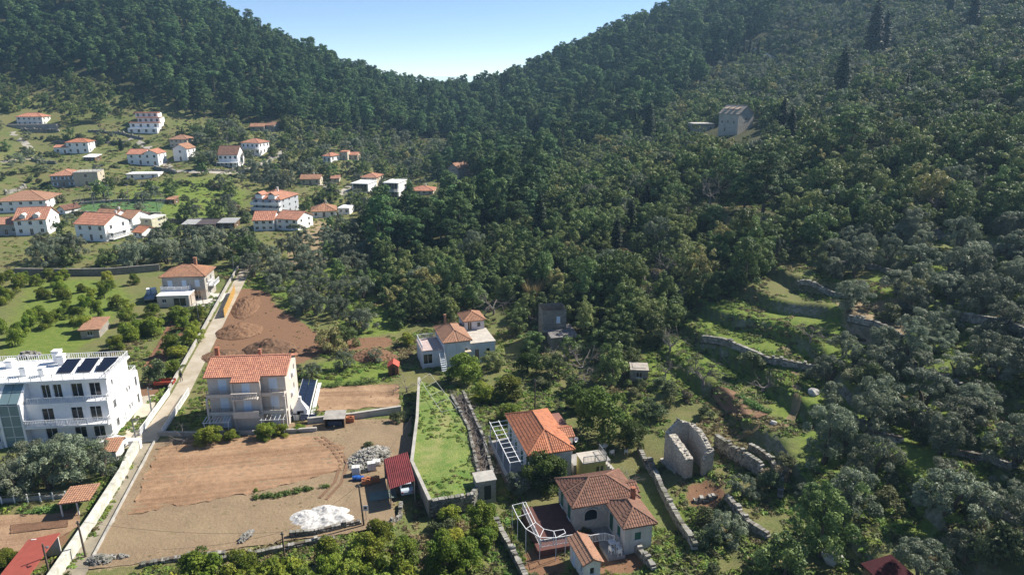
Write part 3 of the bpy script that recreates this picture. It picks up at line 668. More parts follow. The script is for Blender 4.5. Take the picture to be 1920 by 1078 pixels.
def proto(kind, var, lod):
    """(trunk mesh, crown mesh) of unit specimens, metres as grown"""
    key = (kind, var, lod)
    if key in PROTO: return PROTO[key]
    rng = np.random.default_rng(abs(hash(kind)) % 1000 * 0 + sum(map(ord, kind)) * 31 + var * 17 + lod)
    mb = MB(); k = 1.0 if lod == 0 else 0.4; ls = 1.0 if lod == 0 else 1.65
    if kind == 'pine':
        h = 11.0; lean = rng.normal() * 0.4
        pts = [(lean * t * t, 0.3 * math.sin(t * 3), h * 0.88 * t) for t in (0, .3, .6, 1)]
        mb.tube([(p[0], p[1], p[2] - (0.6 if i == 0 else 0)) for i, p in enumerate(pts)], [.28, .22, .16, .06], 6)
        pf = []
        for i in range(26):
            z = 0.22 + 0.76 * (i + rng.random()) / 26; a = i * 2.4 + rng.random(); w = (0.95 - 0.62 * max(0, z - 0.45) / 0.55) * (0.55 + 0.55 * rng.random()) * 3.3 * min(1, (z - 0.18) * 3.2)
            pf.append((lean * z * z + w * math.cos(a), w * math.sin(a), h * z, 0.7 + 0.65 * rng.random()))
            if lod == 0: mb.tube([(lean * z * z, 0, h * z * 0.88), (w * .6 * math.cos(a), w * .6 * math.sin(a), h * z * .98)], [.07, .03], 4)
        V, F, t = leaves(pf, int(4400 * k), 0.25 * ls, 0.34, rng, 0.5, 0.5, 0.42, 0.62)
        mat = leafmat('pine_needles', (0.028, 0.07, 0.034), (0.155, 0.24, 0.085), None, 0.22, 0.6, 0.02, 0.12)
    elif kind == 'stonepine':
        h = 10.0; mb.tube([(0, 0, -.5), (.2, 0, 4), (.1, .1, 8.5)], [.3, .25, .15], 6)
        for a in range(6): mb.tube([(.1, .1, 6.5), (2.6 * math.cos(a), 2.6 * math.sin(a), 9)], [.1, .05], 4)
        pf = [(math.sqrt(rng.random()) * 3.6 * math.cos(a), math.sqrt(rng.random()) * 3.6 * math.sin(a), 8.6 + rng.random() * .9, 0.9) for a in rng.random(22) * 6.28]
        V, F, t = leaves(pf, int(2200 * k), 0.32 * ls, 0.4, rng, 0.6, 0.4, 0.5, 0.55); mat = leafmat('pine_needles', (0.028, 0.07, 0.034), (0.155, 0.24, 0.085), None, 0.22, 0.6, 0.02, 0.12)
    elif kind == 'olive':
        h = 4.6
        for s in (-1, 1): mb.tube([(0.1 * s, 0, -.4), (.35 * s, .1, 1.2), (1.0 * s, .2 * s, 2.6)], [.26, .18, .07], 6)
        asym = .75 + .5 * rng.random(); pf = [(a * asym, b, c, r) for a, b, c, r in puffball(rng, 30, 5.6, 3.9 + .8 * rng.random(), 0.4, 0.36, 0.85)]
        V, F, t = leaves(pf, int(5600 * k), 0.13 * ls, 0.30, rng, 0.28, 0.55, 0.5)
        mat = leafmat('olive_leaves', (0.07, 0.098, 0.06), (0.27, 0.305, 0.205), None, 0.24, 0.5, 0.02, 0.2)
    elif kind == 'oak':
        h = 5.4; mb.tube([(0, 0, -.5), (.1, 0, 1.6), (0, .1, 3.6)], [.2, .15, .06], 6)
        asym = .75 + .5 * rng.random(); pf = puffball(rng, 32, 5.6, 4.0 + 1.3 * rng.random(), 0.05, 0.38, 0.95); pf = [(a * asym, b, c, r) for a, b, c, r in pf] + [(rng.normal() * 1.3, rng.normal() * 1.3, 3.6 + rng.random() * 1.4, .35 + .3 * rng.random()) for _ in range(4)]
        V, F, t = leaves(pf, int(4800 * k), 0.135 * ls, 0.5, rng, 0.3, 0.55, 0.45)
        mat = leafmat('oak_leaves', (0.036, 0.08, 0.024), (0.24, 0.31, 0.10), (0.25, 0.23, 0.09), 0.26, 0.5, 0.02, 0.2)
    elif kind == 'bush':
        h = 2.6; mb.tube([(0, 0, -.4), (.05, 0, 1.2)], [.1, .04], 5)
        pf = puffball(rng, 12, 3.6, 2.7, 0.1, 0.5, 0.9)
        V, F, t = leaves(pf, int(2200 * k), 0.13 * ls, 0.5, rng, 0.3, 0.4, 0.6)
        mat = leafmat('scrub_leaves', (0.06, 0.09, 0.036), (0.21, 0.235, 0.11), (0.20, 0.17, 0.11), 0.25, 0.55, 0.03, 0.15)
    elif kind == 'citrus':
        h = 3.8; mb.tube([(0, 0, -.4), (.05, 0, 1.2), (0, .1, 2.4)], [.14, .1, .05], 6)
        pf = puffball(rng, 20, 4.3, 3.6, 0.35, 0.6, 0.95)
        V, F, t = leaves(pf, int(5600 * k), 0.115 * ls, 0.55, rng, 0.35, 0.55, 0.5)
        mat = leafmat('citrus_leaves', (0.065, 0.13, 0.012), (0.29, 0.33, 0.045), (0.24, 0.26, 0.035), 0.32, 0.55, 0.02, 0.2)
    elif kind == 'laurel':
        h = 6.0; mb.tube([(0, 0, -.5), (.1, 0, 2), (0, .1, 4)], [.2, .15, .06], 6)
        pf = puffball(rng, 24, 6.0, 5.6, 0.3, 0.7, 1.2)
        V, F, t = leaves(pf, int(7600 * k), 0.14 * ls, 0.55, rng, 0.35, 0.5, 0.5)
        mat = leafmat('laurel_leaves', (0.03, 0.075, 0.012), (0.115, 0.17, 0.032), None, 0.32, 0.55, 0.015, 0.2)
    elif kind == 'cypress':
        h = 12.0; mb.tube([(0, 0, -.5), (0, 0, 10)], [.2, .05], 6)
        pf = []
        for i in range(46):
            z = i / 45; w = 1.05 * (math.sin(min(1, z * 2.6 + .25) * math.pi / 2)) * (1 - z) ** 0.42
            a = i * 2.4; pf.append((w * .55 * math.cos(a), w * .55 * math.sin(a), 0.35 + z * (h - .6), max(.16, w * .62)))
        V, F, t = leaves(pf, int(4200 * k), 0.2 * ls, 0.35, rng, 0.25, 0.78, 0.3, 1.1)
        mat = leafmat('cypress_leaves', (0.009, 0.022, 0.011), (0.026, 0.045, 0.019), None, 0.06, 0.6, 0.01, 0.2)
    elif kind == 'reed':
        h = 4.0; mb.tube([(0, 0, -.3), (0, 0, .5)], [.1, .05], 5)
        n = int(420 * k); a = rng.random(n) * 6.283; s = rng.random(n) * 1.1; l = 2.2 + rng.random(n) * 2.0; o = np.stack([np.cos(a) * s, np.sin(a) * s, np.zeros(n)], 1); tip = o + np.stack([np.cos(a) * l * .45, np.sin(a) * l * .45, l], 1)
        side = np.stack([-np.sin(a), np.cos(a), np.zeros(n)], 1) * 0.06 * ls; mid = o * .5 + tip * .5 + np.array([0, 0, .25])
        V = np.stack([o, mid + side, tip, mid - side], 1).reshape(-1, 3); F = np.arange(4 * n).reshape(n, 4); t = rng.random(n)
        mat = leafmat('reed_leaves', (0.12, 0.11, 0.05), (0.24, 0.20, 0.10), None, 0.3, 0.6, 0.02)
    elif kind == 'bare':
        mt = MB(); mt.tube([(0, 0, -.4), (.1, 0, .5), (0.05, .1, 1.1)], [.2, .16, .13], 6)
        for i in range(5 if lod == 0 else 4):
            a = i * 1.26 + rng.random(); branchy(mb, rng, (0.05, 0.1, 0.9), (math.cos(a), math.sin(a), 0.75), 1.6, 0.085, 3, 0.62, 2)
        PROTO[key] = (mt.mesh('trunk', greybark()), mb.mesh('crown', greybark())); return PROTO[key]
    PROTO[key] = (mb.mesh('trunk', barkm()), npmesh('crown', V, F, mat, t)); return PROTO[key]
NVAR = {'pine': 9, 'olive': 8, 'oak': 10, 'bush': 5, 'citrus': 6, 'laurel': 3, 'cypress': 3, 'bare': 4, 'reed': 2, 'stonepine': 3}
TNAME = {'pine': 'pine_tree', 'olive': 'olive_tree', 'oak': 'evergreen_tree', 'bush': 'shrub', 'citrus': 'citrus_tree', 'laurel': 'laurel_tree', 'cypress': 'cypress_tree', 'bare': 'bare_tree', 'reed': 'reed_clump', 'stonepine': 'umbrella_pine'}
TCAT = {'pine': 'tree', 'olive': 'tree', 'oak': 'tree', 'bush': 'shrub', 'citrus': 'tree', 'laurel': 'tree', 'cypress': 'tree', 'bare': 'tree', 'reed': 'reeds', 'stonepine': 'tree'}
def plant(kind, p, s, label, group=None, var=None, lod=0, sz=None, rz=None):
    v = var if var is not None else random.randrange(NVAR[kind])
    tm, cm = proto(kind, v, lod)
    o = thing(TNAME[kind], label, TCAT[kind], p, rz if rz is not None else random.random() * 6.28, group)
    o.scale = (s, s, s * (sz or 1.0))
    link('trunk', tm, o); link('crown', cm, o); return o



# regions of growth: polygon in the photograph, kind mix, spacing (m), chance, size range
REG = [
 # name, polygon, [(kind, weight)], spacing, chance, (smin, smax), label, group
 ('mountain', [(-200,-140),(430,-60),(620,100),(800,160),(872,200),(880,262),(760,262),(560,238),(330,215),(300,190),(215,150),(90,140),(-200,160)], [('pine',.86),('oak',.08),('stonepine',.04),('bare',.02)], 6.4, .95, (.7,1.45)),
 ('saddle', [(760,130),(1000,90),(1275,-20),(1460,-40),(1450,70),(1360,110),(1290,190),(1190,260),(1060,300),(1010,380),(1000,440),(905,470),(790,500),(700,500),(690,440),(740,400),(830,330),(880,262),(860,200)], [('pine',.76),('cypress',.03),('oak',.13),('stonepine',.05),('bare',.03)], 6.2, .94, (.7,1.45)),
 ('scrubface', [(-150,130),(90,140),(215,150),(300,192),(262,215),(150,215),(0,212),(-150,215)], [('bush',.62),('oak',.38)], 3.8, .72, (.5,1.1)),
 ('maquis', [(700,500),(790,500),(905,470),(1000,440),(1010,380),(1060,300),(1190,260),(1290,190),(1400,200),(1500,250),(1700,255),(2100,250),(2100,425),(1700,440),(1500,470),(1420,530),(1390,560),(1290,600),(1240,645),(1150,640),(1090,600),(1070,560),(1010,560),(930,545),(760,560),(740,600),(710,560)], [('oak',.84),('bush',.06),('olive',.06),('bare',.04)], 3.8, .95, (.45,1.45)),
 ('upper', [(1290,190),(1360,110),(1450,70),(1460,-60),(2100,-60),(2100,250),(1700,255),(1500,250),(1400,200)], [('bush',.30),('oak',.36),('olive',.34)], 3.4, .95, (.5,1.2)),
 ('terrace', [(1480,480),(1700,440),(2100,425),(2100,1130),(1700,1130),(1660,1010),(1560,960),(1530,860),(1560,800),(1540,700),(1600,640),(1560,560)], [('olive',.88),('bush',.12)], 4.6, .88, (.7,1.3)),
 ('ravine', [(735,560),(905,545),(1010,560),(1150,595),(1250,630),(1240,690),(1190,690),(1170,760),(1060,745),(1010,740),(960,700),(950,640),(940,600),(800,600),(745,625)], [('oak',.74),('bare',.12),('bush',.14)], 3.7, .88, (.6,1.25)),
 ('gully', [(1170,690),(1240,690),(1330,780),(1300,800),(1240,800),(1180,770)], [('bush',.6),('bare',.25),('oak',.15)], 3.0, .7, (.5,.9)),
 ('lowslope', [(1360,900),(1480,850),(1560,960),(1660,1010),(1700,1130),(1250,1130),(1300,1010)], [('bush',.45),('olive',.45),('oak',.1)], 4.2, .6, (.5,.95)),
 ('groveA', [(440,505),(560,440),(690,430),(705,520),(720,600),(690,640),(620,610),(520,590),(505,545)], [('olive',.9),('oak',.1)], 5.6, .80, (.8,1.2)),
 ('groveB', [(60,448),(300,440),(480,440),(490,500),(300,505),(70,505)], [('olive',.7),('oak',.3)], 5.4, .80, (1.0,1.5)),
 ('villageA', [(440,240),(640,240),(860,275),(830,330),(745,395),(690,430),(560,440),(560,380),(440,340),(330,300),(330,240)], [('olive',.5),('oak',.5)], 6.6, .70, (.9,1.5)),
 ('villageB', [(0,310),(330,300),(440,340),(470,420),(280,440),(0,440),(-120,440),(-120,310)], [('olive',.4),('bush',.35),('oak',.25)], 9.0, .40, (.6,1.3)),
 ('villageC', [(-120,225),(300,240),(330,300),(0,310),(-120,310)], [('olive',.4),('bush',.4),('oak',.2)], 9.0, .36, (.6,1.2)),
 ('orchard', [(-60,520),(110,515),(270,525),(290,600),(255,670),(210,600),(140,640),(-60,660)], [('citrus',1)], 5.4, .75, (.62,.95)),
 ('orchard', [(150,660),(215,620),(280,560),(300,575),(360,580),(380,560),(405,560),(340,690),(300,700),(330,610),(270,690),(240,690)], [('citrus',1)], 4.2, .7, (.7,1.05)),
 ('grove', [(290,1104),(480,1074),(620,1052),(735,1014),(800,1008),(870,975),(918,995),(955,1078),(945,1170),(260,1170)], [('citrus',1)], 2.8, .95, (.72,1.0)),
]
LABEL = {
 ('mountain','pine'): 'dark green pine among the wood on the steep mountainside beyond the village', ('saddle','pine'): 'dark green pine in the wooded valley below the stone hillside house',
 ('maquis','oak'): 'leafy evergreen oak packed in the thicket above the terraces', ('upper','oak'): 'evergreen oak high on the slope around the tall cypresses',
 ('terrace','olive'): 'grey-green olive on the drystone terraces', ('grove','citrus'): 'yellow-green citrus tree in the dense grove below the gravel heap',
 ('orchard','citrus'): 'small citrus tree in the grassy orchard behind the white apartment block', ('groveA','olive'): 'olive tree in the grove beyond the soil heaps',
 ('groveB','olive'): 'big olive along the long wall behind the orchard'}
RNAME = {'mountain': 'on the mountainside beyond the village', 'saddle': 'in the pine wood below the saddle', 'scrubface': 'on the scrubby slope above the grass terraces', 'maquis': 'in the thicket above the terraces',
 'upper': 'on the slope around the tall cypresses', 'terrace': 'on the drystone terraces', 'ravine': 'in the ravine by the ruined tower house', 'gully': 'between the stone hut and the dug terrace', 'lowslope': 'below the roofless ruin',
 'groveA': 'in the grove beyond the soil heaps', 'groveB': 'along the long wall behind the orchard', 'villageA': 'among the houses near the pine wood', 'villageB': 'around the fenced pitch', 'villageC': 'by the grass terraces under the mountain',
 'orchard': 'in the orchard behind the white apartment block', 'grove': 'in the dense grove below the gravel heap'}
KADJ = {'pine': 'dark green pine', 'oak': 'leafy evergreen oak', 'olive': 'grey-green olive tree', 'bush': 'low scrubby bush', 'citrus': 'yellow-green citrus tree', 'cypress': 'narrow dark cypress', 'bare': 'leafless grey tree', 'stonepine': 'flat crowned umbrella pine'}
LM = {'terrace': [(1560,520,'near the first olive row wall'),(1860,490,'near the pale wall at the top'),(1880,640,'near the long grey wall'),(1650,670,'near the short curved wall'),(1750,740,'near the shaded middle wall'),(1640,830,'near the silvery olive wall'),(1640,930,'behind the tall yellow-green tree'),(1850,900,'near the broken lower walls'),(1750,1050,'by the maroon roofed shed')],
 'maquis': [(790,540,'behind the blue house'),(960,520,'above the reed clump'),(1170,430,'round the slim cypresses'),(1130,570,'behind the derelict tower'),(1330,385,'by the pale leafless tree'),(1430,410,'by the broad dark pine'),(1590,310,'by the lone upper pine'),(1650,420,'above the olive rows'),(1850,320,'toward the slope edge'),(1400,265,'below the hillside house'),(1330,520,'above the bean terrace'),(1080,350,'beside the pine wood'),(1750,270,'under the tiny cypress')],
 'saddle': [(830,175,'at the saddle'),(1000,120,'under the ridge skyline'),(1230,195,'by the rust-leaved tree'),(1300,120,'by the dark cypress row'),(740,450,'by the olive grove edge'),(860,310,'by the lone stone barn'),(1010,420,'by the slim cypress'),(1200,240,'beside the hillside annex'),(950,320,'deep in the valley'),(1200,50,'high under the skyline')],
 'mountain': [(60,150,'above the long villa'),(270,190,'behind the stepped villa'),(480,215,'above the old farmstead'),(680,210,'toward the saddle'),(150,50,'high on the mountain face'),(450,70,'under the skyline'),(330,120,'in the middle of the face')],
 'upper': [(1576,140,'by the tallest cypress'),(1645,80,'by the cypress pair'),(1820,40,'by the stout cypress'),(1430,100,'by the stony path'),(1860,180,'toward the slope edge'),(1450,225,'behind the hillside house'),(1700,190,'by the tiny cypress')],
 'groveA': [(600,600,'by the dirt track'),(480,520,'by the timber hoarding'),(560,460,'below the L-shaped house'),(680,450,'below the bright lawn'),(650,550,'in the middle')],
 'grove': [(420,1070,'by the stone kerb'),(620,1040,'below the crushed stone'),(760,1020,'by the forecourt edge'),(900,1040,'by the garden wall')],
 'orchard': [(180,600,'by the tool shed'),(60,560,'in the open grass'),(340,590,'by the red bed'),(230,670,'near the apartment roof'),(120,530,'under the long wall')],
 'villageA': [(480,260,'by the glazed house'),(620,300,'by the pale cottage'),(590,350,'by the low cottage'),(700,340,'by the flat roofed pair'),(780,320,'toward the stone barn'),(600,420,'by the brown hipped house')],
 'groveB': [(100,480,'below the solar panelled house'),(230,480,'below the long orange roof'),(400,480,'above the tile roofed house')],
 'villageB': [(60,330,'by the pale stone wall'),(180,360,'behind the pitch'),(350,370,'in the green field'),(230,420,'by the white houses')],
 'villageC': [(60,260,'under the long villa'),(200,290,'by the red roofed house'),(300,270,'by the climbing lane')]}
def where(reg_, px, py):
    l = LM.get(reg_)
    return ', ' + min(l, key=lambda q: (q[0] - px) ** 2 + (2 * (q[1] - py)) ** 2)[2] if l else ''
HAND = []   # (kind, px, py_base, size, label, group)
def scatter():
    rng = np.random.default_rng(11); cand = []
    for (nm, poly, mix, sp, ch, (s0, s1)) in REG:
        A = np.array(poly, float); w = []
        for q in poly:
            d = ray(min(max(q[0], -250), 2150), min(max(q[1], 12), 1130))
            try: g = G(min(max(q[0], -250), 2150), max(q[1], 5)); w.append((g[0], g[1]))
            except Exception: pass
        w = np.array(w); w = w[w[:, 1] < 760]
        x0, y0 = w.min(0) - 25; x1, y1 = w.max(0) + (25, 60 if nm in ('mountain', 'saddle', 'upper') else 10)
        if nm in ('mountain', 'saddle', 'upper'): y1 = min(max(y1, 640 if nm != 'upper' else 560), 660)
        xs = np.arange(x0, x1, sp); ys = np.arange(y0, y1, sp * 0.9); X, Y = np.meshgrid(xs, ys); X = X + (np.arange(len(ys)) % 2)[:, None] * sp * .5
        X = (X + rng.uniform(-.42, .42, X.shape) * sp).ravel(); Y = (Y + rng.uniform(-.42, .42, Y.shape) * sp).ravel()
        Z = Hn(X, Y); PX, PY, DP = proj(X, Y, Z)
        ok = inpoly(PX, PY, poly) & (DP > 20) & (rng.random(len(X)) < ch)
        for x, y, z, px, py, dp in zip(X[ok], Y[ok], Z[ok], PX[ok], PY[ok], DP[ok]):
            r = rng.random(); k = mix[-1][0]
            for kk, ww in mix:
                if r < ww: k = kk; break
                r -= ww
            s = s0 + (s1 - s0) * rng.random(); cr = {'pine': 3.6, 'olive': 2.6, 'oak': 2.6, 'bush': 1.8, 'citrus': 2.1, 'cypress': 1, 'bare': 2, 'stonepine': 4}[k] * s
            th = {'pine': 11, 'olive': 4.6, 'oak': 5.4, 'bush': 2.6, 'citrus': 3.8, 'cypress': 12, 'bare': 4, 'stonepine': 10}[k] * s
            if any((x - f[0]) ** 2 + (y - f[1]) ** 2 < (f[2] + cr * .8) ** 2 for f in FOOT): continue
            pr = cr * FPX / dp; phh = th * FPX / dp
            if any(px + pr * .75 > b[0] and px - pr * .75 < b[2] and py > b[1] and py - phh * .8 < b[3] and dp < b[4] + 3 for b in BLOCK): continue
            cand.append((nm, k, x, y, z, s, px, py, dp, cr / dp))
    return cand

# ---------------------------------------------------------------- village across the valley
roadm = plain('pale_lane', (0.40, 0.37, 0.32), .95, .2, .4)
ribbon('village_road', [G(*p) for p in [(322,322),(312,305),(296,290),(270,272),(240,255)]], 4.0, roadm, 'grey lane climbing between the village houses')
ribbon('village_road', [G(*p) for p in [(322,322),(365,322),(410,324),(455,322),(520,290),(560,275)]], 4.0, roadm, 'lane along the foot of the village')
ribbon('village_road', [G(*p) for p in [(0,304),(50,298),(62,288),(48,270),(22,248)]], 3.5, roadm, 'lane past the grass terraces')
ribbon('track', [G(*p) for p in [(600,345),(640,365),(655,350),(700,330)]], 3.0, roadm, 'track to the flat roofed houses')
ribbon('hill_path', [G(1403,86), G(1420,96), G(1436,104), G(1456,114)], 3.2, plain('chalk_path', (.55, .52, .45), .95), 'pale stony path high on the slope')
orange = tile_p(); brown = tile_w()
h, W, D, Hh = house('villa', 'long villa with orange hipped roof and glazed verandah above a stone terrace', 34, 80, 220, 236, 4, 8, 'hip', 22, orange, offwhite(), 2, 5, 2)
MB().box(-W/2 - 3, W/2 + 9, -D/2 - 4, -D/2 - .02, -3, .9).build('terrace', rubble(), h)
# three stepped storeys
p = G(266, 250); s = scale_at(p); h = thing('terraced_villa', 'white villa of three stepped storeys with orange eaves', 'house', p, R(3)); w = MB(); rf = MB()
for k, (x0, x1, z0, z1, y0, y1) in enumerate(((-25, 29, 0, 9, 0, 6), (-25, 29, 9, 18, 3, 9), (-14, 27, 18, 27, 6, 12), (-22, 20, 27, 35, 9, 14))):
    X0, X1, Z0, Z1 = x0 * s, x1 * s, z0 * s + .002 * k, z1 * s
    w.box(X0, X1, y0, y1, Z0 - (3 if k == 0 else 0), Z1)
    if k: rf.box(X0 - .3, X1 + .3, y0 - .8, y0 + 3, Z1 + .003, Z1 + .35)
    for i in range(4):
        fm, parts = wmesh('w', 1.3, 1.6); u = X0 + (X1 - X0) * (i + .5) / 4; o = link('window', fm, h, (u, y0 - .14, Z0 + .4))
        for n, m, l in parts: link(n, m, o, l)
w.build('wall', white(), h); rf.build('roof', orange, h); reg(236, 210, 300, 252, p, 12)
house('white_house', 'white house with red hipped roof above the grass terraces', 128, 166, 268, 288, 8, 8, 'hip', 20, tile_o(), white(), 2, 3, 2)
house('white_annex', 'low white annex with orange lean-to roof beside the red roofed house', 104, 128, 277, 289, 8, 6, 'gx', 16, orange, white(), 1, 2, 1)
house('white_house', 'white house with wide orange roof below the climbing lane', 241, 272, 290, 309, 2, 9, 'gx', 22, orange, white(), 2, 2, 1)
house('white_house', 'white gable fronted house joined to the wide orange roofed house', 272, 298, 289, 311, 2, 9, 'gy', 24, orange, white(), 2, 2, 2, blk=True)
house('old_house', 'old cream house with pale weathered roof behind the small gabled house', 319, 353, 262, 277, -4, 8, 'hip', 24, brown, beige(), 2, 4, 2)
house('white_house', 'small white gabled house at the lane bend', 326, 353, 280, 302, -6, 8, 'gy', 30, brown, white(), 2, 1, 2)
h, W, D, Hh = house('white_house', 'white house with tall brown roof facing the lane', 411, 447, 291, 313, 2, 9, 'gx', 38, tile_b(), white(), 2, 4, 2)
m = MB()
for i in range(6): m.bar((-W/2 + W * i / 5, -D/2 - 2.6, -1), (-W/2 + W * i / 5, -D/2 - 2.6, 2.1), .16)
m.box(-W/2, W/2, -D/2 - 2.8, -D/2 - .01, 2.1, 2.25); m.build('pergola', wpaint(), h)
h, W, D, Hh = house('glazed_house', 'white three storey house with glazed balconies and orange roof', 452, 489, 269, 290, -14, 9, 'hip', 20, orange, white(), 2, 4, 3)
for z in (Hh * .5,): balcony(h, -W/2, W/2, -D/2 - 1.3, -D/2, z, white())
house('stone_villa', 'two storey grey stone house with orange hipped roof', 100, 141, 330, 351, 14, 12, 'hip', 20, orange, rubble(), 2, 3, 3, 'o')
h, W, D, Hh = house('unfinished_annex', 'roofless beige annex joined to the grey stone house', 143, 184, 325, 349, 14, 9, 'flat', 0, concrete(), beige(), 2, 1, 1)
m = MB(); railing(m, [(-W/2, -D/2), (W/2, -D/2), (W/2, D/2)], 2.0, Hh + .3, False); m.build('railing', greypaint(), h)
house('long_shed', 'long low white shed with flat roof under the lane', 240, 296, 327, 336, 6, 6, 'flat', 0, white(), white(), 1, 3, 1, over=.6)
house('verandah_house', 'white house with brown hipped roof and glazed verandah at the picture edge', 0, 84, 377, 398, 12, 14, 'hip', 20, tile_w(), white(), 2, 5, 2)
h, W, D, Hh = house('white_house', 'tall white gabled house with dark solar panels on its roof', 34, 88, 412, 441, 12, 10, 'gx', 30, orange, white(), 2, 3, 2, chim=(.3, .2))
t = math.tan(R(30))
for i in range(4):
    x = -W/2 + .8 + i * (W - 1) / 4; y0, y1 = -D/2 + 1.4, -D/2 + 4.2; z0, z1 = Hh + (y0 + D/2) * t + .12, Hh + (y1 + D/2) * t + .12
    m = MB(); slab(m, [(x, y0, z0), (x + (W - 1.6) / 4 - .1, y0, z0), (x + (W - 1.6) / 4 - .1, y1, z1), (x, y1, z1)], .06); m.build('solar_panel', glass('solar_glass', (.01, .014, .03)), h)
for s_ in (-.22, .2):
    m = MB(); x = s_ * W; m.box(x - .8, x + .8, -D/2 + .25, -D/2 + 2.0, Hh, Hh + 1.2); m.add([(x - 1, -D/2 + .1, Hh + 1.2), (x + 1, -D/2 + .1, Hh + 1.2), (x, -D/2 + .1, Hh + 1.8), (x - 1, -D/2 + 3, Hh + 1.2), (x + 1, -D/2 + 3, Hh + 1.2), (x, -D/2 + 3, Hh + 1.8)], [(0, 1, 2), (0, 2, 5, 3), (1, 4, 5, 2), (3, 5, 4)]); m.build('dormer', offwhite(), h)
house('low_house', 'low grey house with orange roof beside the solar panelled house', -20, 32, 421, 442, 12, 9, 'gx', 16, orange, greyren(), 1, 4, 1)
h, W, D, Hh = house('white_house', 'long white house with bright orange roof above the big olives', 140, 205, 421, 452, -12, 10, 'gx', 26, orange, white(), 2, 3, 2, chim=(.45, .1))
for z in (Hh * .12, Hh * .5): b = MB().box(W/2 + .01, W/2 + 1.6, -D/2 + 1, D/2 - 1, z - .15, z).build('balcony', white(), h); m = MB(); railing(m, [(W/2, -D/2 + 1), (W/2 + 1.55, -D/2 + 1), (W/2 + 1.55, D/2 - 1), (W/2, D/2 - 1)], .95, z); m.build('railing', wpaint(), b)
house('white_house', 'white gabled house with brown roof behind the long orange roofed house', 172, 216, 411, 432, -12, 9, 'gx', 28, tile_w(), white(), 2, 2, 2, chim=(.42, 0), blk=False)
house('white_house', 'narrow white house with brown gabled roof beside the cream flat roofed house', 227, 252, 409, 430, -10, 8, 'gx', 24, tile_w(), white(), 2, 2, 1)
house('flat_house', 'cream flat roofed cube with small balcony', 264, 288, 411, 430, -12, 7, 'flat', 0, offwhite(), plain('pale_yellow_render', (.62, .60, .46), .8), 2, 1, 1)
house('small_annex', 'little white outbuilding with red gabled roof', 248, 270, 437, 446, -20, 6, 'gx', 24, tile_o(), white(), 1, 2, 1)
h, W, D, Hh = house('villa', 'big three storey villa with complex orange roof and balconies', 474, 530, 374, 403, -12, 13, 'hip', 22, orange, plain('grey_blue_render', (.52, .55, .60), .8), 3, 4, 3, chim=(.1, 0))
for z in (Hh * .333, Hh * .667): balcony(h, -W/2 - .3, W/2 + .3, -D/2 - 1.5, -D/2, z, white(), 'wall')
for s_ in (-.25, .22):
    m = MB(); x = s_ * W; m.box(x - 1.3, x + 1.3, -D/2 - .3, -D/2 + 3.0, Hh, Hh + 1.6); m.build('dormer', white(), h)
    m = MB()
    for q in (-1, 1): slab(m, [(x + q * 1.6, -D/2 - .6, Hh + 1.5), (x + q * 1.6, -D/2 + 3.6, Hh + 1.5), (x, -D/2 + 3.6, Hh + 2.5), (x, -D/2 - .6, Hh + 2.5)]);
    m.build('dormer_roof', orange, h)
house('white_house', 'white L-shaped house wing with orange gable roof below the villa', 477, 514, 413, 433, 6, 9, 'gx', 24, tile_p(), white(), 2, 3, 2, 'w')
house('white_house', 'bright white gabled wing with balconies joined to the L-shaped house', 516, 562, 411, 432, -16, 9, 'gx', 22, tile_p(), white(), 2, 3, 2)
house('brown_house', 'low house with brown hipped roof among olives', 586, 630, 396, 408, 14, 9, 'hip', 24, tile_w(), white(), 1, 3, 2, chim=(.1, .1))
house('flat_house', 'small white flat roofed box behind the brown hipped house', 634, 656, 391, 402, -6, 6, 'flat', 0, white(), white(), 1, 2, 1)
house('cottage', 'low cottage with brown tile roof beside stone walls', 564, 600, 336, 347, 4, 7, 'gx', 22, tile_w(), beige(), 1, 3, 1, chim=(.1, .2))
house('cottage', 'tiny cottage with red tile roof behind a tree', 621, 636, 335, 342, 4, 5, 'gx', 22, tile_p(), beige(), 1, 1, 1)
house('cottage', 'small pale cottage with orange roof by the wood edge', 604, 622, 293, 304, -24, 7, 'hip', 24, tile_p(), white(), 1, 2, 2)
house('cottage', 'small terracotta roofed cottage with raised porch', 638, 652, 286, 300, 0, 6, 'flat', 0, tile_p(), beige(), 1, 1, 1)
house('cottage', 'terracotta roofed barn beside the porch cottage', 653, 671, 291, 300, 0, 6, 'gx', 18, tile_p(), beige(), 1, 2, 1)
house('stone_villa', 'square stone house with salmon hipped roof behind the two flat roofed houses', 678, 707, 333, 352, -8, 9, 'hip', 18, tile_p(), beige(), 2, 2, 2)
for q in ((660, 692, 345, 361, 'modern flat roofed house with dark glass front, nearer the salmon roof'), (721, 749, 344, 372, 'taller modern flat roofed house with dark glass front and white frame')):
    h, W, D, Hh = house('modern_house', q[4], q[0], q[1], q[2], q[3], -12, 9, 'flat', 0, white(), white(), 1, 0, 0, over=1.0, wins={'f': [(W_, .3, 2.2, 2.2, 'w') for W_ in ()]})
    for i in range(4): MB().box(-W/2 + .5 + i * (W - 1) / 4, -W/2 + .4 + (i + 1) * (W - 1) / 4, -D/2 - .08, -D/2 - .02, .4, Hh - .3).build('window_wall', glass('dark_glass', (.03, .045, .055)), h)
    if Hh > 5: balcony(h, -W/2, W/2, -D/2 - 1.2, -D/2 - .1, Hh * .48, white())
house('bungalow', 'long low bungalow roof of bright orange tiles at the wood edge', 769, 812, 360, 366, -3, 8, 'hip', 18, orange, beige(), 1, 4, 1, chim=(.1, .1))
house('stone_barn', 'grey stone gabled house alone against the wood', 838, 862, 316, 336, -34, 8, 'gy', 34, tile_w(), rubble(), 2, 1, 1)
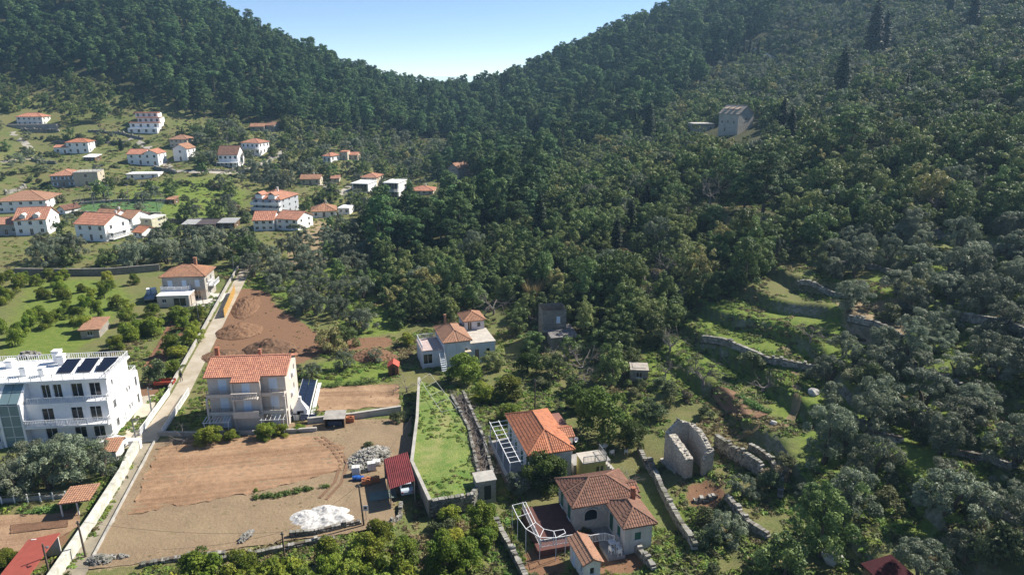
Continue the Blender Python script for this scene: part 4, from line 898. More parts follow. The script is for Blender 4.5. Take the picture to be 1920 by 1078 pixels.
house('old_farmstead', 'old low farmstead with faded tile roofs below the pines', 470, 495, 238, 246, 8, 7, 'gx', 22, tile_w(), rubble(), 1, 2, 1)
house('old_farmstead', 'second faded roof of the old farmstead, its gable turned', 496, 516, 236, 246, -20, 7, 'gx', 26, tile_w(), rubble(), 1, 2, 1)
house('tin_shed', 'open tin shed with pale corrugated roof at the field edge', 343, 368, 422, 431, 2, 5, 'shed', 6, plain('tin_roof', (.42, .42, .42), .5), wood(), 1, 2, 1, cat='shed')
house('tin_shed', 'dark low shed beside the tin shed', 370, 402, 421, 431, 2, 5, 'shed', 6, plain('dark_roof', (.10, .08, .08), .6), darkwood(), 1, 2, 1, cat='shed')
house('tin_shed', 'small pale roofed carport shed in front of the garden wall', 410, 440, 418, 428, 2, 5, 'shed', 6, plain('tin_roof', (.42, .42, .42), .5), wood(), 1, 2, 1, cat='shed')
house('garden_shed', 'small white garden shed with dark gabled roof beside the pitch', 106, 126, 393, 402, -20, 6, 'gy', 30, tile_b(), white(), 1, 1, 1, cat='shed')
house('field_hut', 'tiny dark field hut at the far corner of the pitch', 313, 327, 376, 383, 0, 4, 'shed', 8, tile_w(), wood(), 1, 1, 1, cat='shed')
house('polytunnel', 'small white roofed shelter among the terraces', 157, 179, 296, 302, -4, 5, 'shed', 8, white(), wood(), 1, 2, 1, cat='shed')
# the fenced pitch
pp = [G(*q) for q in [(140,397),(160,383),(312,380),(296,400)]]
patch('sports_pitch', [tuple(q[:2]) for q in pp], plain('pitch_green', (.10, .20, .06), .9, .2, .3), .06, 1.5, label='green fenced sports pitch')
for (a, b, l) in ((0, 1, 'short'), (1, 2, 'far'), (2, 3, 'other short'), (3, 0, 'near')):
    f = thing('pitch_fence', 'tall %s side fence of thin posts and netting wires round the pitch' % l, 'fence'); A, B = pp[a], pp[b]; n = max(3, int((B - A).length / 3.5)); wi = MB()
    for i in range(n + 1):
        q = A.lerp(B, i / n); z = H(q.x, q.y); MB().bar((q.x, q.y, z - .3), (q.x, q.y, z + 4.2), .09).build('fence_post', greypaint(), f)
    for k in range(6):
        z = .3 + k * .78; wi.bar((A.x, A.y, H(A.x, A.y) + z), (B.x, B.y, H(B.x, B.y) + z), .03)
    wi.build('wires', greypaint(), f)
for i, q in enumerate([(176,389),(207,386),(243,385),(269,384)]):
    g = G(*q); o = thing('floodlight', ['tall floodlight mast at the pitch corner nearest the shed', 'tall floodlight mast second along the pitch', 'tall floodlight mast third along the pitch', 'tall floodlight mast at the far end of the pitch'][i], 'lamp', g)
    MB().tube([(0, 0, -.3), (0, 0, 7.5)], [.12, .07], 6).build('pole', greypaint(), o); MB().box(-.7, .7, -.25, .1, 7.4, 7.65).build('lamp_head', greypaint(), o)
# terrace walls and garden walls of the village
vw = [([(40,246),(110,248)],1.6,'stone wall under the villa terrace'),([(100,330-62),(160,272),(240,268)],1.2,'stone wall along the upper grass terrace'),([(165,248),(230,252),(270,262)],1.2,'stone wall beside the climbing lane'),
 ([(60,301),(105,308)],1.5,'thick stone wall beside the lane past the grass terraces'),([(10,366),(48,354)],1.4,'pale stone wall above the verandah house'),([(290,316),(330,326)],1.5,'stone wall at the foot of the climbing lane'),
 ([(470,336),(500,340),(552,338)],1.8,'rough stone retaining wall beside the low cottage'),([(150,383),(312,379)],1.0,'stone wall behind the pitch'),([(380,322),(440,322)],1.0,'low wall in front of the tall roofed house'),([(135,402),(300,404)],1.2,'stone wall before the pitch'),([(300,418),(440,417)],1.6,'stone wall behind the tin sheds')]
for pts, hh, lb in vw: drywall(lb, [G(*q) for q in pts], hh, .9, 1.0, 'field_wall', ch=.5)

# ---------------------------------------------------------------- near ground: fields, lanes, plots
def soilmat(name, c1, c2, c3, ang, furrow=0.0, fscale=1.6, clod=6.0, patchy=.25):
    m, nt, b = _nodes(name); p = wpos(nt); mp = _n(nt, 'ShaderNodeMapping'); mp.inputs['Rotation'].default_value = (0, 0, -ang); nt.links.new(p, mp.inputs[0])
    n1 = noise(nt, .35, 6, p, .65, .3); n2 = noise(nt, clod, 4, p, .7)
    c = mixc(nt, ramp(nt, n1, [(.35, 0), (.68, 1)]), c1, c2); c = mixc(nt, ramp(nt, n2, [(.38, .75), (.62, 0)]), c, c3); h = n2
    if furrow:
        mq = _n(nt, 'ShaderNodeMapping'); mq.inputs['Scale'].default_value = (.06, 1, 1); nt.links.new(mp.outputs[0], mq.inputs[0])
        w = noise(nt, fscale, 3, mq.outputs[0], .6); c = mixc(nt, ramp(nt, w, [(.40, furrow), (.58, 0)]), c, c3)
        w2 = noise(nt, fscale * .22, 2, mq.outputs[0], .5); c = mixc(nt, ramp(nt, w2, [(.42, 0), (.60, .75)]), c, c2)
    n3 = noise(nt, .12, 5, p, .7, 1.2); c = mixc(nt, ramp(nt, n3, [(.42, 0), (.60, .55)]), c, tuple(x * .62 for x in c1)); n4 = noise(nt, 1.3, 5, p, .75, .6); c = mixc(nt, ramp(nt, n4, [(.56, 0), (.70, patchy)]), c, (c3[0] * .8, c3[1] * .95, c3[2] * .7))
    c = mixc(nt, ramp(nt, noise(nt, 14, 2, p, .5), [(.66, 0), (.74, .5)]), c, (.45, .42, .37))
    nt.links.new(c, b.inputs['Base Color']); b.inputs['Roughness'].default_value = .95; b.inputs['Specular IOR Level'].default_value = .1; bump(nt, b, h, .9, .1); return m
AF = R(11)
def furrows(amp, per, ang):
    def f(X, Y):
        v = -math.sin(ang) * X + math.cos(ang) * Y; u = math.cos(ang) * X + math.sin(ang) * Y
        return amp * (np.sin(2 * math.pi * (v + .25 * vnoise(u / 5, v / 2, 4)) / per) * (.35 + .65 * vnoise(u / 7, v * .7, 6)) + 1.6 * (vnoise(X * 2.6, Y * 2.6, 8) - .5))
    return f
def upoly(pts, z=0): return [tuple(U(q[0], q[1], z)[:2]) for q in pts]
FIELDZ = .30
plow = soilmat('ploughed_soil', (.33, .20, .118), (.385, .25, .155), (.195, .115, .07), AF, .5)
drym = soilmat('trampled_dry_ground', (.325, .235, .155), (.27, .205, .13), (.185, .135, .085), AF, .35, .8, 3.0, .6)
zf = lambda X, Y: np.zeros_like(X)
patch('dry_plot', upoly([(286,830),(390,818),(500,797),(640,788),(770,786),(772,850),(735,860),(728,905),(742,984),(660,1000),(545,1014),(430,1030),(320,1050),(168,1068)]), drym, .10, .45, lambda X, Y: .10 * (vnoise(X / 1.7, Y / 1.7, 21) - .5), 'trampled dry grass plot round the ploughed strip', zf, .12)
patch('ploughed_field', upoly([(300,838),(400,822),(520,815),(600,820),(650,842),(640,882),(560,905),(420,935),(240,966),(262,922)]), plow, .16, .22, furrows(.07, .95, AF), 'ploughed brown field with furrows', zf, .22)
trk = soilmat('wheel_rut', (.22, .135, .085), (.27, .17, .11), (.13, .08, .05), AF)
for i_, q in enumerate(([(592,822),(622,842),(640,870),(628,905),(600,935)], [(604,820),(634,842),(652,870),(640,906),(612,938)])):
    ribbon('wheel_rut', [U(a_, b_, 0) for a_, b_ in q], .42, trk, ['inner wheel rut curving round the field end', 'outer wheel rut curving round the field end'][i_], .19, n=2)
# low edging between lane verge and plot
o = thing('edging_wall', 'thin dark edging wall along the lane side of the ploughed plot', 'wall'); a, b = U(290,830,0), U(172,1052,0)
m = MB(); m.bar((a.x, a.y, .12), (b.x, b.y, .12), .2, .5); m.build('edging', concrete(), o)
zg = G(666, 745)[2]
patch('vegetable_plot', gpoly([(588,728),(748,720),(750,762),(596,772)]), soilmat('tilled_bed', (.34, .215, .13), (.42, .285, .18), (.20, .12, .075), R(4), .6, 2.2), .07, .25, furrows(.06, .6, R(4)), 'tilled bare bed beside the solar panels', None, .15)
patch('garden_bed', gpoly([(268,690),(320,602),(362,600),(330,650),(300,690)]), soilmat('red_bed', (.22, .115, .07), (.27, .15, .09), (.12, .06, .04), R(103), .3, 2.0), .07, .3, furrows(.08, .9, R(103)), 'red earth vegetable bed behind the apartment block')
patch('dug_terrace', gpoly([(1328,735),(1362,729),(1395,742),(1440,778),(1420,786),(1385,780)]), soilmat('dug_earth', (.24, .145, .09), (.30, .19, .12), (.13, .075, .05), R(20), .3, 2.5), .14, .25, lambda X, Y: .06 * vnoise(X * 2, Y * 2, 3), 'dug brown bed on the terrace')
patch('lower_plot', upoly([(-60,968),(150,962),(150,985),(110,1010),(50,1035),(-60,1040)]), soilmat('lower_bed', (.36, .23, .14), (.42, .29, .18), (.20, .12, .08), AF, .5), .07, .3, furrows(.04, .8, AF), 'bare brown garden plot behind the low wall')
patch('dark_bed', upoly([(20,985),(128,976),(128,988),(20,1002)]), soilmat('moist_bed', (.19, .11, .07), (.24, .14, .09), (.12, .07, .045), AF, .4), .14, .3, furrows(.05, .5, AF), 'darker freshly dug strip in the garden plot', zf)
def rowplants(label, px, n, size, kind='veg'):
    """a row of low leafy plants, one mass"""
    mb_v = []; mb_f = []; mb_t = []; o = 0; rng = np.random.default_rng(int(px[0][0]))
    P = [G(*q) for q in px]
    for a, b in zip(P, P[1:]):
        for i in range(n):
            q = a.lerp(b, rng.random()); q = q + Vector((rng.normal() * .25, rng.normal() * .25, 0)); z = H(q.x, q.y) + .15
            V, F, t = leaves([(q.x, q.y, z, size * (.6 + .7 * rng.random()))], 46, .11, .5, rng, .4, .3, .6); mb_v.append(V); mb_f.append(F + o); mb_t.append(t); o += len(V)
    return tag(link('vegetable_row', npmesh('vegetable_row', np.vstack(mb_v), np.vstack(mb_f), leafmat('veg_leaves', (.07, .15, .03), (.20, .28, .08), None, .3, .6, .02), np.concatenate(mb_t))), label, kind='stuff')
rowplants('green bean rows on the dug terrace', [(1388,744),(1412,762),(1440,775)], 26, .45)
rowplants('low green plants along the ploughed field', [(480,934),(520,930),(560,922),(615,912)], 16, .35)
rowplants('leafy crop in the shade of the olives', [(55,962),(100,956),(136,948)], 22, .4)
rowplants('pale green rows in the red bed', [(283,685),(330,610)], 30, .4)
rowplants('second green row in the red bed', [(305,672),(345,610)], 26, .4)
rowplants('bean bushes along the tilled bed', [(605,727),(660,722),(700,717)], 20, .55)
# lane of pale concrete up to the village
LC = [Vector((-50.0, 84.5, 0)), Vector((-50.4, 87, 0)), Vector((-52.4, 100.3, 0)), Vector((-57.4, 122.2, 0)), Vector((-65.4, 157.5, 0)), Vector((-70, 178, 0))]
ribbon('lane', LC, 2.7, plain('concrete_lane', (.46, .41, .33), .9, .3, .35, bmp=.3, col2=(.30, .245, .17)), 'pale concrete lane running up to the village', .06)
ribbon('lower_lane', [Vector((-50.0, 84.2, 0)), Vector((-48.0, 75.9, 0)), Vector((-45.6, 66.2, 0)), Vector((-43.8, 56, 0)), Vector((-43, 50, 0))], 2.6, plain('worn_lane', (.33, .29, .22), .95, .3, .4, bmp=.3), 'worn lane beside the white wall', .07)
ribbon('driveway', [Vector((-57.2, 99, 0)), Vector((-54.0, 91.5, 0)), Vector((-52.4, 84.6, 0)), Vector((-54, 82.4, 0))], 2.6, plain('drive_gravel', (.52, .47, .38), .95, .2, .5), 'gravel drive beside the white apartment block', .04)
def solidwall(name, label, pts, h, th, mat, cap=None, cat='wall'):
    o = thing(name, label, cat); m = MB(); c = MB()
    for a, b in zip(pts, pts[1:]):
        m.bar((a[0], a[1], h/2 - .4 + (a[2] if len(a) > 2 else 0)), (b[0], b[1], h/2 - .4 + (b[2] if len(b) > 2 else 0)), th, h + .8)
        c.bar((a[0], a[1], h + .06 + (a[2] if len(a) > 2 else 0)), (b[0], b[1], h + .06 + (b[2] if len(b) > 2 else 0)), th * 1.25, .1)
    m.build('wall_body', mat, o); c.build('coping', cap or concrete(), o); return o
solidwall('lane_wall', 'long grey concrete wall on the garden side of the lane', [(-54.4, 100.5), (-59.3, 122.2), (-67.4, 157), (-71.8, 177)], .75, .22, concrete())
o = thing('white_fence', 'white railing fence at the lane end beside the apartment block', 'fence')
for dx in (-1.55, 1.5):
    m = MB(); railing(m, [(-50.2 + dx, 86.4), (-52.3 + dx, 99.5)], 1.0, .1, True, .2, .06); m.build('railing', wpaint(), o)
    MB().bar((-50.2 + dx - .12, 86.4, .2), (-52.3 + dx - .12, 99.5, .2), .16, .5).build('plinth', white(), o)
solidwall('white_wall', 'long weathered white wall beside the worn lane', [(-50.3, 83.0, 0), (-49.6, 80.0, .2), (-48.5, 75.9, 0), (-46.7, 66.2, 0), (-45.1, 56, 0), (-44, 50, 0)], 1.25, .5, plain('weathered_white_wall', (.66, .65, .60), .9, .3, 1.0, col2=(.36, .36, .28)), plain('weathered_white_wall', (.66, .65, .60)))
# yellow timber hoarding by the lane
a, b = U(421,596,0), U(441,549,0); o = thing('timber_hoarding', 'yellow timber hoarding standing along the lane', 'hoarding'); L = (b - a); n = 13
for i in range(n):
    p, q = a + L * (i / n), a + L * ((i + .93) / n); MB().bar((p.x, p.y, .95), (q.x, q.y, .95), .05, 1.9).build('board', plain('yellow_timber', (.55, .36, .10), .7, .25, 3), o)
m = MB()
for z in (.35, 1.0, 1.65): m.bar((a.x + .06, a.y, z), (b.x + .06, b.y, z), .07)
m.build('rails', plain('brace_timber', (.42, .22, .08), .8), o)

# ---------------------------------------------------------------- earth and gravel heaps
def heap(name, label, px, py, rx, ry, hgt, mat, seed=1, cat='heap', lump=.35, rz=0.0, n=44, lobes=None):
    g = G(px, py); X, Y = np.meshgrid(np.linspace(-1, 1, n), np.linspace(-1, 1, n)); r = np.hypot(X, Y); prof = np.clip(1 - r, 0, 1) ** .85
    if lobes: prof = np.max([np.clip(1 - np.hypot((X - a) / c, (Y - b) / d), 0, 1) ** .8 * e for a, b, c, d, e in lobes], axis=0); r = np.where(prof > .01, .5, 2)
    x, y = X * rx, Y * ry; nz = vnoise(x * 1.1 + seed * 7, y * 1.1, seed) * .6 + vnoise(x * 3 + seed, y * 3, seed + 1) * .4
    Z = prof * hgt * (.65 + .6 * nz) + (vnoise(x * 5.5, y * 5.5, seed + 3) - .5) * lump * smooth(0, .25, prof) - .06
    V = np.stack([x * (1 + .12 * (vnoise(x, y, 5) - .5)), y, Z], -1).reshape(-1, 3); i = np.arange((n - 1) ** 2); rr, cc = i // (n - 1), i % (n - 1); a = rr * n + cc
    F = np.stack([a, a + 1, a + n + 1, a + n], -1); k = (r.reshape(-1)[F] < 1.0).all(1)
    o = link(name, npmesh(name, V, F[k], mat, smooth_=lump < .2), None, (g[0], g[1], 0.05 + H(g[0], g[1])), rz); tag(o, label, cat); FOOT.append((g[0], g[1], max(rx, ry) * .9)); return o
earth = soilmat('heaped_earth', (.17, .10, .065), (.24, .15, .09), (.09, .055, .04), 0, 0, 1, 2.5); redearth = soilmat('red_earth', (.22, .125, .075), (.27, .165, .10), (.12, .068, .044), 0, 0, 1, 2.5)
heap('soil_heap', 'dark earth heap with rubble behind the three storey house', 508, 655, 5.2, 3.6, 2.3, earth, 1)
heap('soil_heap', 'brown soil heap at the lane side of the building plot', 450, 622, 4.6, 4.6, 1.8, redearth, 2)
heap('soil_heap', 'long low bank of dug red earth below the timber hoarding', 462, 575, 3.0, 8.5, 1.5, redearth, 3, rz=R(14))
heap('soil_heap', 'low spread of earth nearest the tiled house roof', 420, 668, 4.0, 3.4, .9, earth, 4)
heap('soil_heap', 'red earth bank beneath the young olive near the red cabin', 697, 668, 3.6, 3.4, 1.3, redearth, 5)
heap('soil_heap', 'small dug bank near the red cabin', 728, 672, 2.0, 2.0, .8, redearth, 6)
heap('gravel_heap', 'broad heap of white crushed stone on the dry plot', 603, 972, 3.9, 2.9, .75, plain('white_gravel', (.62, .61, .59), .95, .25, 2.0, bmp=.8), 7, lump=.15, rz=R(8), n=70, lobes=[(-.45, .1, .5, .6, .95), (.05, .45, .5, .45, 1.0), (.1, -.2, .55, .5, .7), (.6, -.15, .4, .35, .75), (-.2, -.5, .45, .4, .5), (.45, .35, .35, .35, .6)])
# heap of building stones
def stonepile(label, px, py, rx, ry, hgt, n, sz, seed, rz=0, name='stone_heap', pale=0.0):
    g = G(px, py); rng = np.random.default_rng(seed); m = MB()
    for _ in range(n):
        a = rng.random() * 6.283; r = math.sqrt(rng.random()); x, y = r * rx * math.cos(a), r * ry * math.sin(a); z = hgt * max(0, 1 - r) ** .8 * rng.uniform(.75, 1.05) + .06; s = sz * rng.uniform(.5, 1.2)
        q = Matrix.Rotation(rng.random() * 6.28, 3, 'Z') @ Matrix.Rotation(rng.normal() * .6, 3, 'X'); vs_ = [q @ Vector((sx * s * rng.uniform(.7, 1), sy * s * rng.uniform(.6, .9), sz_ * s * rng.uniform(.45, .75))) + Vector((x, y, z)) for sx, sy, sz_ in ((-1, -1, -1), (1, -1, -1), (1, 1, -1), (-1, 1, -1), (-1, -1, 1), (1, -1, 1), (1, 1, 1), (-1, 1, 1))]
        m.add(vs_, [(3, 2, 1, 0), (4, 5, 6, 7), (0, 1, 5, 4), (1, 2, 6, 5), (2, 3, 7, 6), (3, 0, 4, 7)], float(np.clip(rng.normal(.62 + pale, .28), 0, 1)))
    o = thing(name, label, 'stones', (g[0], g[1], H(g[0], g[1]) + .08), rz); tag(m.build('stones', stonem(), o), kind='stuff')
    heapm = MB(); 
    ring = [(rx * .8 * math.cos(t * .5236), ry * .8 * math.sin(t * .5236)) for t in range(12)]; heapm.add([(x, y, -.05) for x, y in ring] + [(0, 0, hgt * .8)], [(i, (i + 1) % 12, 12) for i in range(12)]); heapm.build('core', plain('wall_core', (.12, .10, .08), .95), o); FOOT.append((g[0], g[1], max(rx, ry))); return o
stonepile('grey heap of loose building stones beside the red metal shed', 692, 862, 2.5, 3.4, 1.15, 620, .17, 3, R(-28), pale=.25)
stonepile('small heap of pale stones alone on the dry plot', 462, 1008, .5, 1.1, .45, 70, .16, 4, R(-15))
stonepile('curved low heap of stones at the lane corner of the plot', 187, 1052, 1.3, .7, .7, 150, .17, 5)
stonepile('scatter of stones beside the lane corner heap', 221, 1045, 1.1, .35, .25, 45, .13, 6)
stonepile('tumbled block heap in the orchard behind the apartment roof', 55, 668, 1.8, 1.2, .9, 60, .36, 8)
stonepile('small pale rubble heap on the grass terrace wall', 850, 812, .7, .6, .5, 40, .15, 9)
drywall('low stone edging under the white crushed stone heap', [U(543,1006,0), U(590,1002,0), U(640,990,0), U(675,982,0)], .75, .5, .34, ch=.22)
drywall('tumbled stone row at the foot of the dry plot', [U(262,1062,0), U(330,1050,0), U(420,1040,0)], .5, .6, .34, ch=.2)
drywall('stone kerb between the dry plot and the citrus grove', [U(360,1062,0), U(470,1045,0), U(560,1026,0), U(625,1012,0)], .7, .5, .36, ch=.22)
drywall('curved stone edge of the shed forecourt', [U(690,992,0), U(725,985,0), U(750,968,0), U(752,945,0)], .55, .45, .32, ch=.2)

# ---------------------------------------------------------------- white apartment block
A = thing('apartment_block', 'long white three storey apartment block with roof terrace railings and balconies', 'building', (-55.2, 85.9, 0), R(7))
W_, D_ = 26.0, 10.4; wins = {'f': [], 'r': [(2.0, .7, .9, 1.3, 'w'), (6.2, 1.2, .45, .8, 'w'), (7.0, 1.2, .45, .8, 'w'), (9.4, .6, .7, 1.6, 'w'), (2.0, 3.5, .9, 1.3, 'w'), (6.2, 3.9, .45, .8, 'w'), (7.0, 3.9, .45, .8, 'w'), (9.4, 3.4, .7, 1.6, 'w')]}
for k in range(2):
    for x in (-1.7, -4.1, -7.8, -15.2, -18.0, -21.5): wins['f'].append((W_ + x, .12 + 2.8 * k, 1.5, 2.0, 'w'))
sub = link('lower_storeys', None, A, (-W_/2, D_/2, 0)); wm = walls(W_, D_, 5.6, wins, 2.0)
wm.box(-W_/2, W_/2, -D_/2, D_/2, 5.6, 5.62); wm.build('wall', white(), sub)
for s_, lst in wins.items():
    for q in lst: put_window(sub, s_, W_, D_, *q)
W2, D2 = 25.6, 7.0; w2 = {'f': [(W2 + x, .12, 1.5 if i > 1 else 1.1, 2.0, 'w') for i, x in enumerate((-7.9, -6.4, -3.9, -1.6, -15.4, -17, -20))], 'r': [(1.6, .9, .5, .9, 'w')]}
sub2 = link('top_storey', None, A, (-W2/2 - .4, 1.5 + D2/2, 5.62)); w = walls(W2, D2, 2.7, w2, 0); w.box(-W2/2, W2/2, -D2/2, D2/2, 2.7, 2.72); w.build('wall', white(), sub2)
for s_, lst in w2.items():
    for q in lst: put_window(sub2, s_, W2, D2, *q)
MB().box(-W2 - .6, .0, .9, 8.8, 8.345, 8.55).build('roof_slab', white(), A)
m = MB(); railing(m, [(-W2 - .4, 1.05), (-.15, 1.05), (-.15, 8.65), (-W2 - .4, 8.65)], .85, 8.55, True, .3, .05); m.build('roof_railing', wpaint(), A)
m = MB(); railing(m, [(-W_, .1), (-13.6, .1)], .8, 5.62, True, .3, .05); railing(m, [(-10.2, .1), (-.1, .1), (-.1, 10.2), (-6, 10.2)], .8, 5.62, True, .3, .05); m.build('terrace_railing', wpaint(), A)
for k in range(2):
    for (x0, x1) in ((-10.3, .25), (-W_, -13.6)):
        b = MB().box(x0, x1, -1.3, -.005, 2.8 * k - .22, 2.8 * k + .02).build('balcony', white(), A); m = MB(); railing(m, [(x0 + .05, -.05), (x0 + .05, -1.22), (x1 - .05, -1.22), (x1 - .05, -.05)], .95, 2.8 * k + .02, True, .2, .04); m.build('railing', wpaint(), b)
st = MB().box(-13.45, -13.15, -1.1, 0, -2, 6.2).box(-10.75, -10.45, -1.1, 0, -2, 6.2).box(-13.15, -10.75, -.05, -.01, -2, 6)
for s_ in (-13.45, -10.75): st.add([(s_, -1.1, 6.2), (s_ + .3, -1.1, 6.2), (s_ + .3, 1.6, 8.4), (s_, 1.6, 8.4), (s_, -.0, 5.6), (s_ + .3, 0, 5.6), (s_ + .3, 1.6, 5.6), (s_, 1.6, 5.6)], [(0, 1, 2, 3), (0, 4, 5, 1), (0, 3, 7, 4), (1, 5, 6, 2)])
tow = st.build('stair_tower', white(), A); gm = glass('pale_glass', (.16, .24, .26))
for i in range(2):
    for k in range(4): x0 = -13.12 + i * 1.2; MB().box(x0, x0 + 1.12, -.98, -.93, -.1 + k * 1.55, 1.38 + k * 1.55).build('pane', gm, tow)
for i in range(2): x0 = -13.12 + i * 1.2; m = MB(); slab(m, [(x0, -1.0, 6.28), (x0 + 1.12, -1.0, 6.28), (x0 + 1.12, 1.55, 8.32), (x0, 1.55, 8.32)], .05); m.build('pane', gm, tow)
m = MB()
for k in range(5): m.box(-13.15, -10.75, -1.02, -.90, -.17 + k * 1.55, -.105 + k * 1.55)
m.box(-12.0, -11.93, -1.02, -.90, -.1, 6.1); m.build('mullions', wpaint(), tow)
for (x, y, w, hh) in ((-9.2, 7.6, .9, 1.5), (-8.2, 6.6, .8, 1.2), (-11.5, 3.2, .8, 1.1), (-9.0, 2.8, .7, .9), (-15, 6.5, .9, .8)): chimney(A, x, y, 8.55, 8.55 + hh, w, white())
for i in range(3):
    x = -7.4 + i * 2.5; m = MB(); slab(m, [(x, 3.2, 8.75), (x + 1.9, 3.2, 8.75), (x + 2.1, 6.0, 9.6), (x + .2, 6.0, 9.6)], .08); s_ = m.build('solar_panel', glass('solar_glass', (.01, .014, .03)), A)
    m = MB(); m.bar((x + .2, 6, 8.55), (x + .2, 6, 9.55), .06).bar((x + 2.05, 6, 8.55), (x + 2.05, 6, 9.55), .06); m.build('panel_stand', greypaint(), s_)
BLOCK.append((-60, 670, 265, 828, 90)); FOOT.append((-66, 90, 13)); FOOT.append((-59, 92, 6))

# ---------------------------------------------------------------- pale three storey house
P = thing('three_storey_house', 'pale three storey house with orange tile roof, shaded balconies and projecting middle bay', 'house', (-37.2, 89.0, 0), R(5))
cr = plain('pale_pink_render', (.60, .55, .495), .8, .08); W_, D_, H_ = 10.6, 7.0, 8.1
wins = {'f': [], 'r': [(1.2, 1.0, .5, .8, 'w'), (4.6, 3.6, .6, 1.0, 'w'), (2.6, 6.2, .6, .9, 's'), (5.4, 6.3, .6, .9, 'w')]}
for z in (.1, 2.75, 5.45): wins['f'] += [(2.0, z, 1.15, 2.0, 's'), (8.9, z, 1.15, 2.0, 's')]
wins['f'] += [(5.4, .1, 1.5, 1.9, 's')]
body = link('main_body', None, P, (0, D_/2, 0)); wm = walls(W_, D_, H_, wins); wm2 = wm
for s in (-1, 1): wm.add([(s * W_/2, -D_/2, H_), (s * W_/2, D_/2, H_), (s * W_/2, 0, H_ + D_/2 * .36)], [(0, 1, 2)])
wm.build('wall', cr, body)
for s_, lst in wins.items():
    for q in lst: put_window(body, s_, W_, D_, *q)
bay = link('middle_bay', None, P, (.15, -.55, 0)); bw = {'f': [(1.75, 2.75, 1.1, 1.9, 's'), (1.75, 5.45, 1.1, 2.0, 's')]}; wb = walls(3.5, 1.1, 7.75, bw); wb.build('wall', cr, bay)
for q in bw['f']: put_window(bay, 'f', 3.5, 1.1, *q)
rl = MB(); e = H_ - .15; rz_ = H_ + 3.5 * .36 + .05
sl = [[(-5.7, -.45, e), (-1.8, -.45, e), (-1.8, 3.5, rz_), (-5.7, 3.5, rz_)], [(-1.8, -1.5, e - .38), (2.1, -1.5, e - .38), (2.1, 3.5, rz_ + .003), (-1.8, 3.5, rz_ + .003)], [(2.1, -.45, e), (5.65, -.45, e), (5.65, 3.5, rz_), (2.1, 3.5, rz_)], [(5.65, 7.45, e), (-5.7, 7.45, e), (-5.7, 3.5, rz_ - .004), (5.65, 3.5, rz_ - .004)]]
for q in sl: slab(rl, q)
ro = rl.build('roof', tile_p(), P); tm = MB()
for q in sl: tiles(tm, q, .27, .40, .06, np.random.default_rng(4))
tag(tm.build('tiles', tile_p(), ro), kind='stuff'); cm = MB()
for i in range(28): x = -5.7 + i * .405; cm.tube([(x, 3.5, rz_ + .05), (x + .42, 3.5, rz_ + .07)], [.13, .11], 6, float(RNG.random()))
tag(cm.build('ridge_tiles', tile_p(), ro), kind='stuff'); chimney(P, -4.9, 4.2, H_, rz_ + .9, .5, plain('brick_chimney', (.36, .14, .08), .9)); chimney(P, 1.0, 4.4, H_, rz_ + .35, .35, tile_p())
for k, z in enumerate((2.7, 5.4)):
    for x0, x1 in ((-5.3, -1.62), (1.92, 5.3)):
        b = MB().box(x0, x1, -1.15, -.005, z - .18, z).build('balcony', cr, P); m = MB().box(x0, x1, -1.15, -1.03, z + .002, z + .30); m.build('parapet', cr, b); m = MB(); railing(m, [(x0 + .1, -1.09), (x1 - .1, -1.09)], .55, z + .3, True, .12, .03); m.build('railing', greypaint(), b)
b = MB().box(-1.6, 1.9, -2.3, -1.105, 5.2, 5.38).build('balcony', cr, P); m = MB().box(-1.6, 1.9, -2.28, -2.12, 6.1, 6.25)
for i in range(16): m.tube([(-1.5 + i * .22, -2.2, 5.38), (-1.5 + i * .22, -2.2, 5.7), (-1.5 + i * .22, -2.2, 6.1)], [.05, .085, .05], 6)
m.build('balustrade', cr, b)
b = MB().box(-1.6, 1.9, -2.3, -1.105, 2.5, 2.68).build('balcony', cr, P); MB().box(-1.6, 1.9, -2.3, -2.18, 2.682, 3.5).build('parapet', cr, b)
m = MB()
for x in (-5.25, -1.7, 2.0, 5.22): m.box(x - .14, x + .14, -1.3, -1.02, -1, 5.2 if abs(x) > 3 else 7.5)
m.build('pillars', cr, P)
m = MB()
for x in (-5.4, -2.2): m.bar((x, -2.9, -.5), (x, -2.9, 2.3), .1)
for i in range(9): x = -5.5 + i * .42; m.bar((x, -3.1, 2.4), (x, -1.3, 2.5), .07)
m.bar((-5.6, -2.9, 2.33), (-2.0, -2.9, 2.33), .1); m.build('pergola', wpaint(), P)
m = MB()
for x in (2.2, 5.2): m.bar((x, -2.7, -.5), (x, -2.7, 2.3), .05)
for i in range(6): x = 2.2 + i * .6; m.bar((x, -2.9, 2.4), (x, -1.3, 2.5), .035)
m.bar((2, -2.7, 2.33), (5.4, -2.7, 2.33), .05); m.build('pergola', wpaint(), P)
for y, z in ((2.4, 3.4), (3.6, 6.0)): MB().box(5.31, 5.62, y, y + .8, z, z + .55).build('air_conditioner', wpaint(), P)
BLOCK.append((380, 665, 556, 806, 92)); FOOT.append((-37.5, 91, 7.5))
solidwall('garden_wall', 'low pale wall between the house garden and the ploughed field', [(-49.3, 86.4), (-44.2, 86.3), (-38, 86.6), (-31, 87.1), (-27.5, 87.6)], .55, .3, concrete())

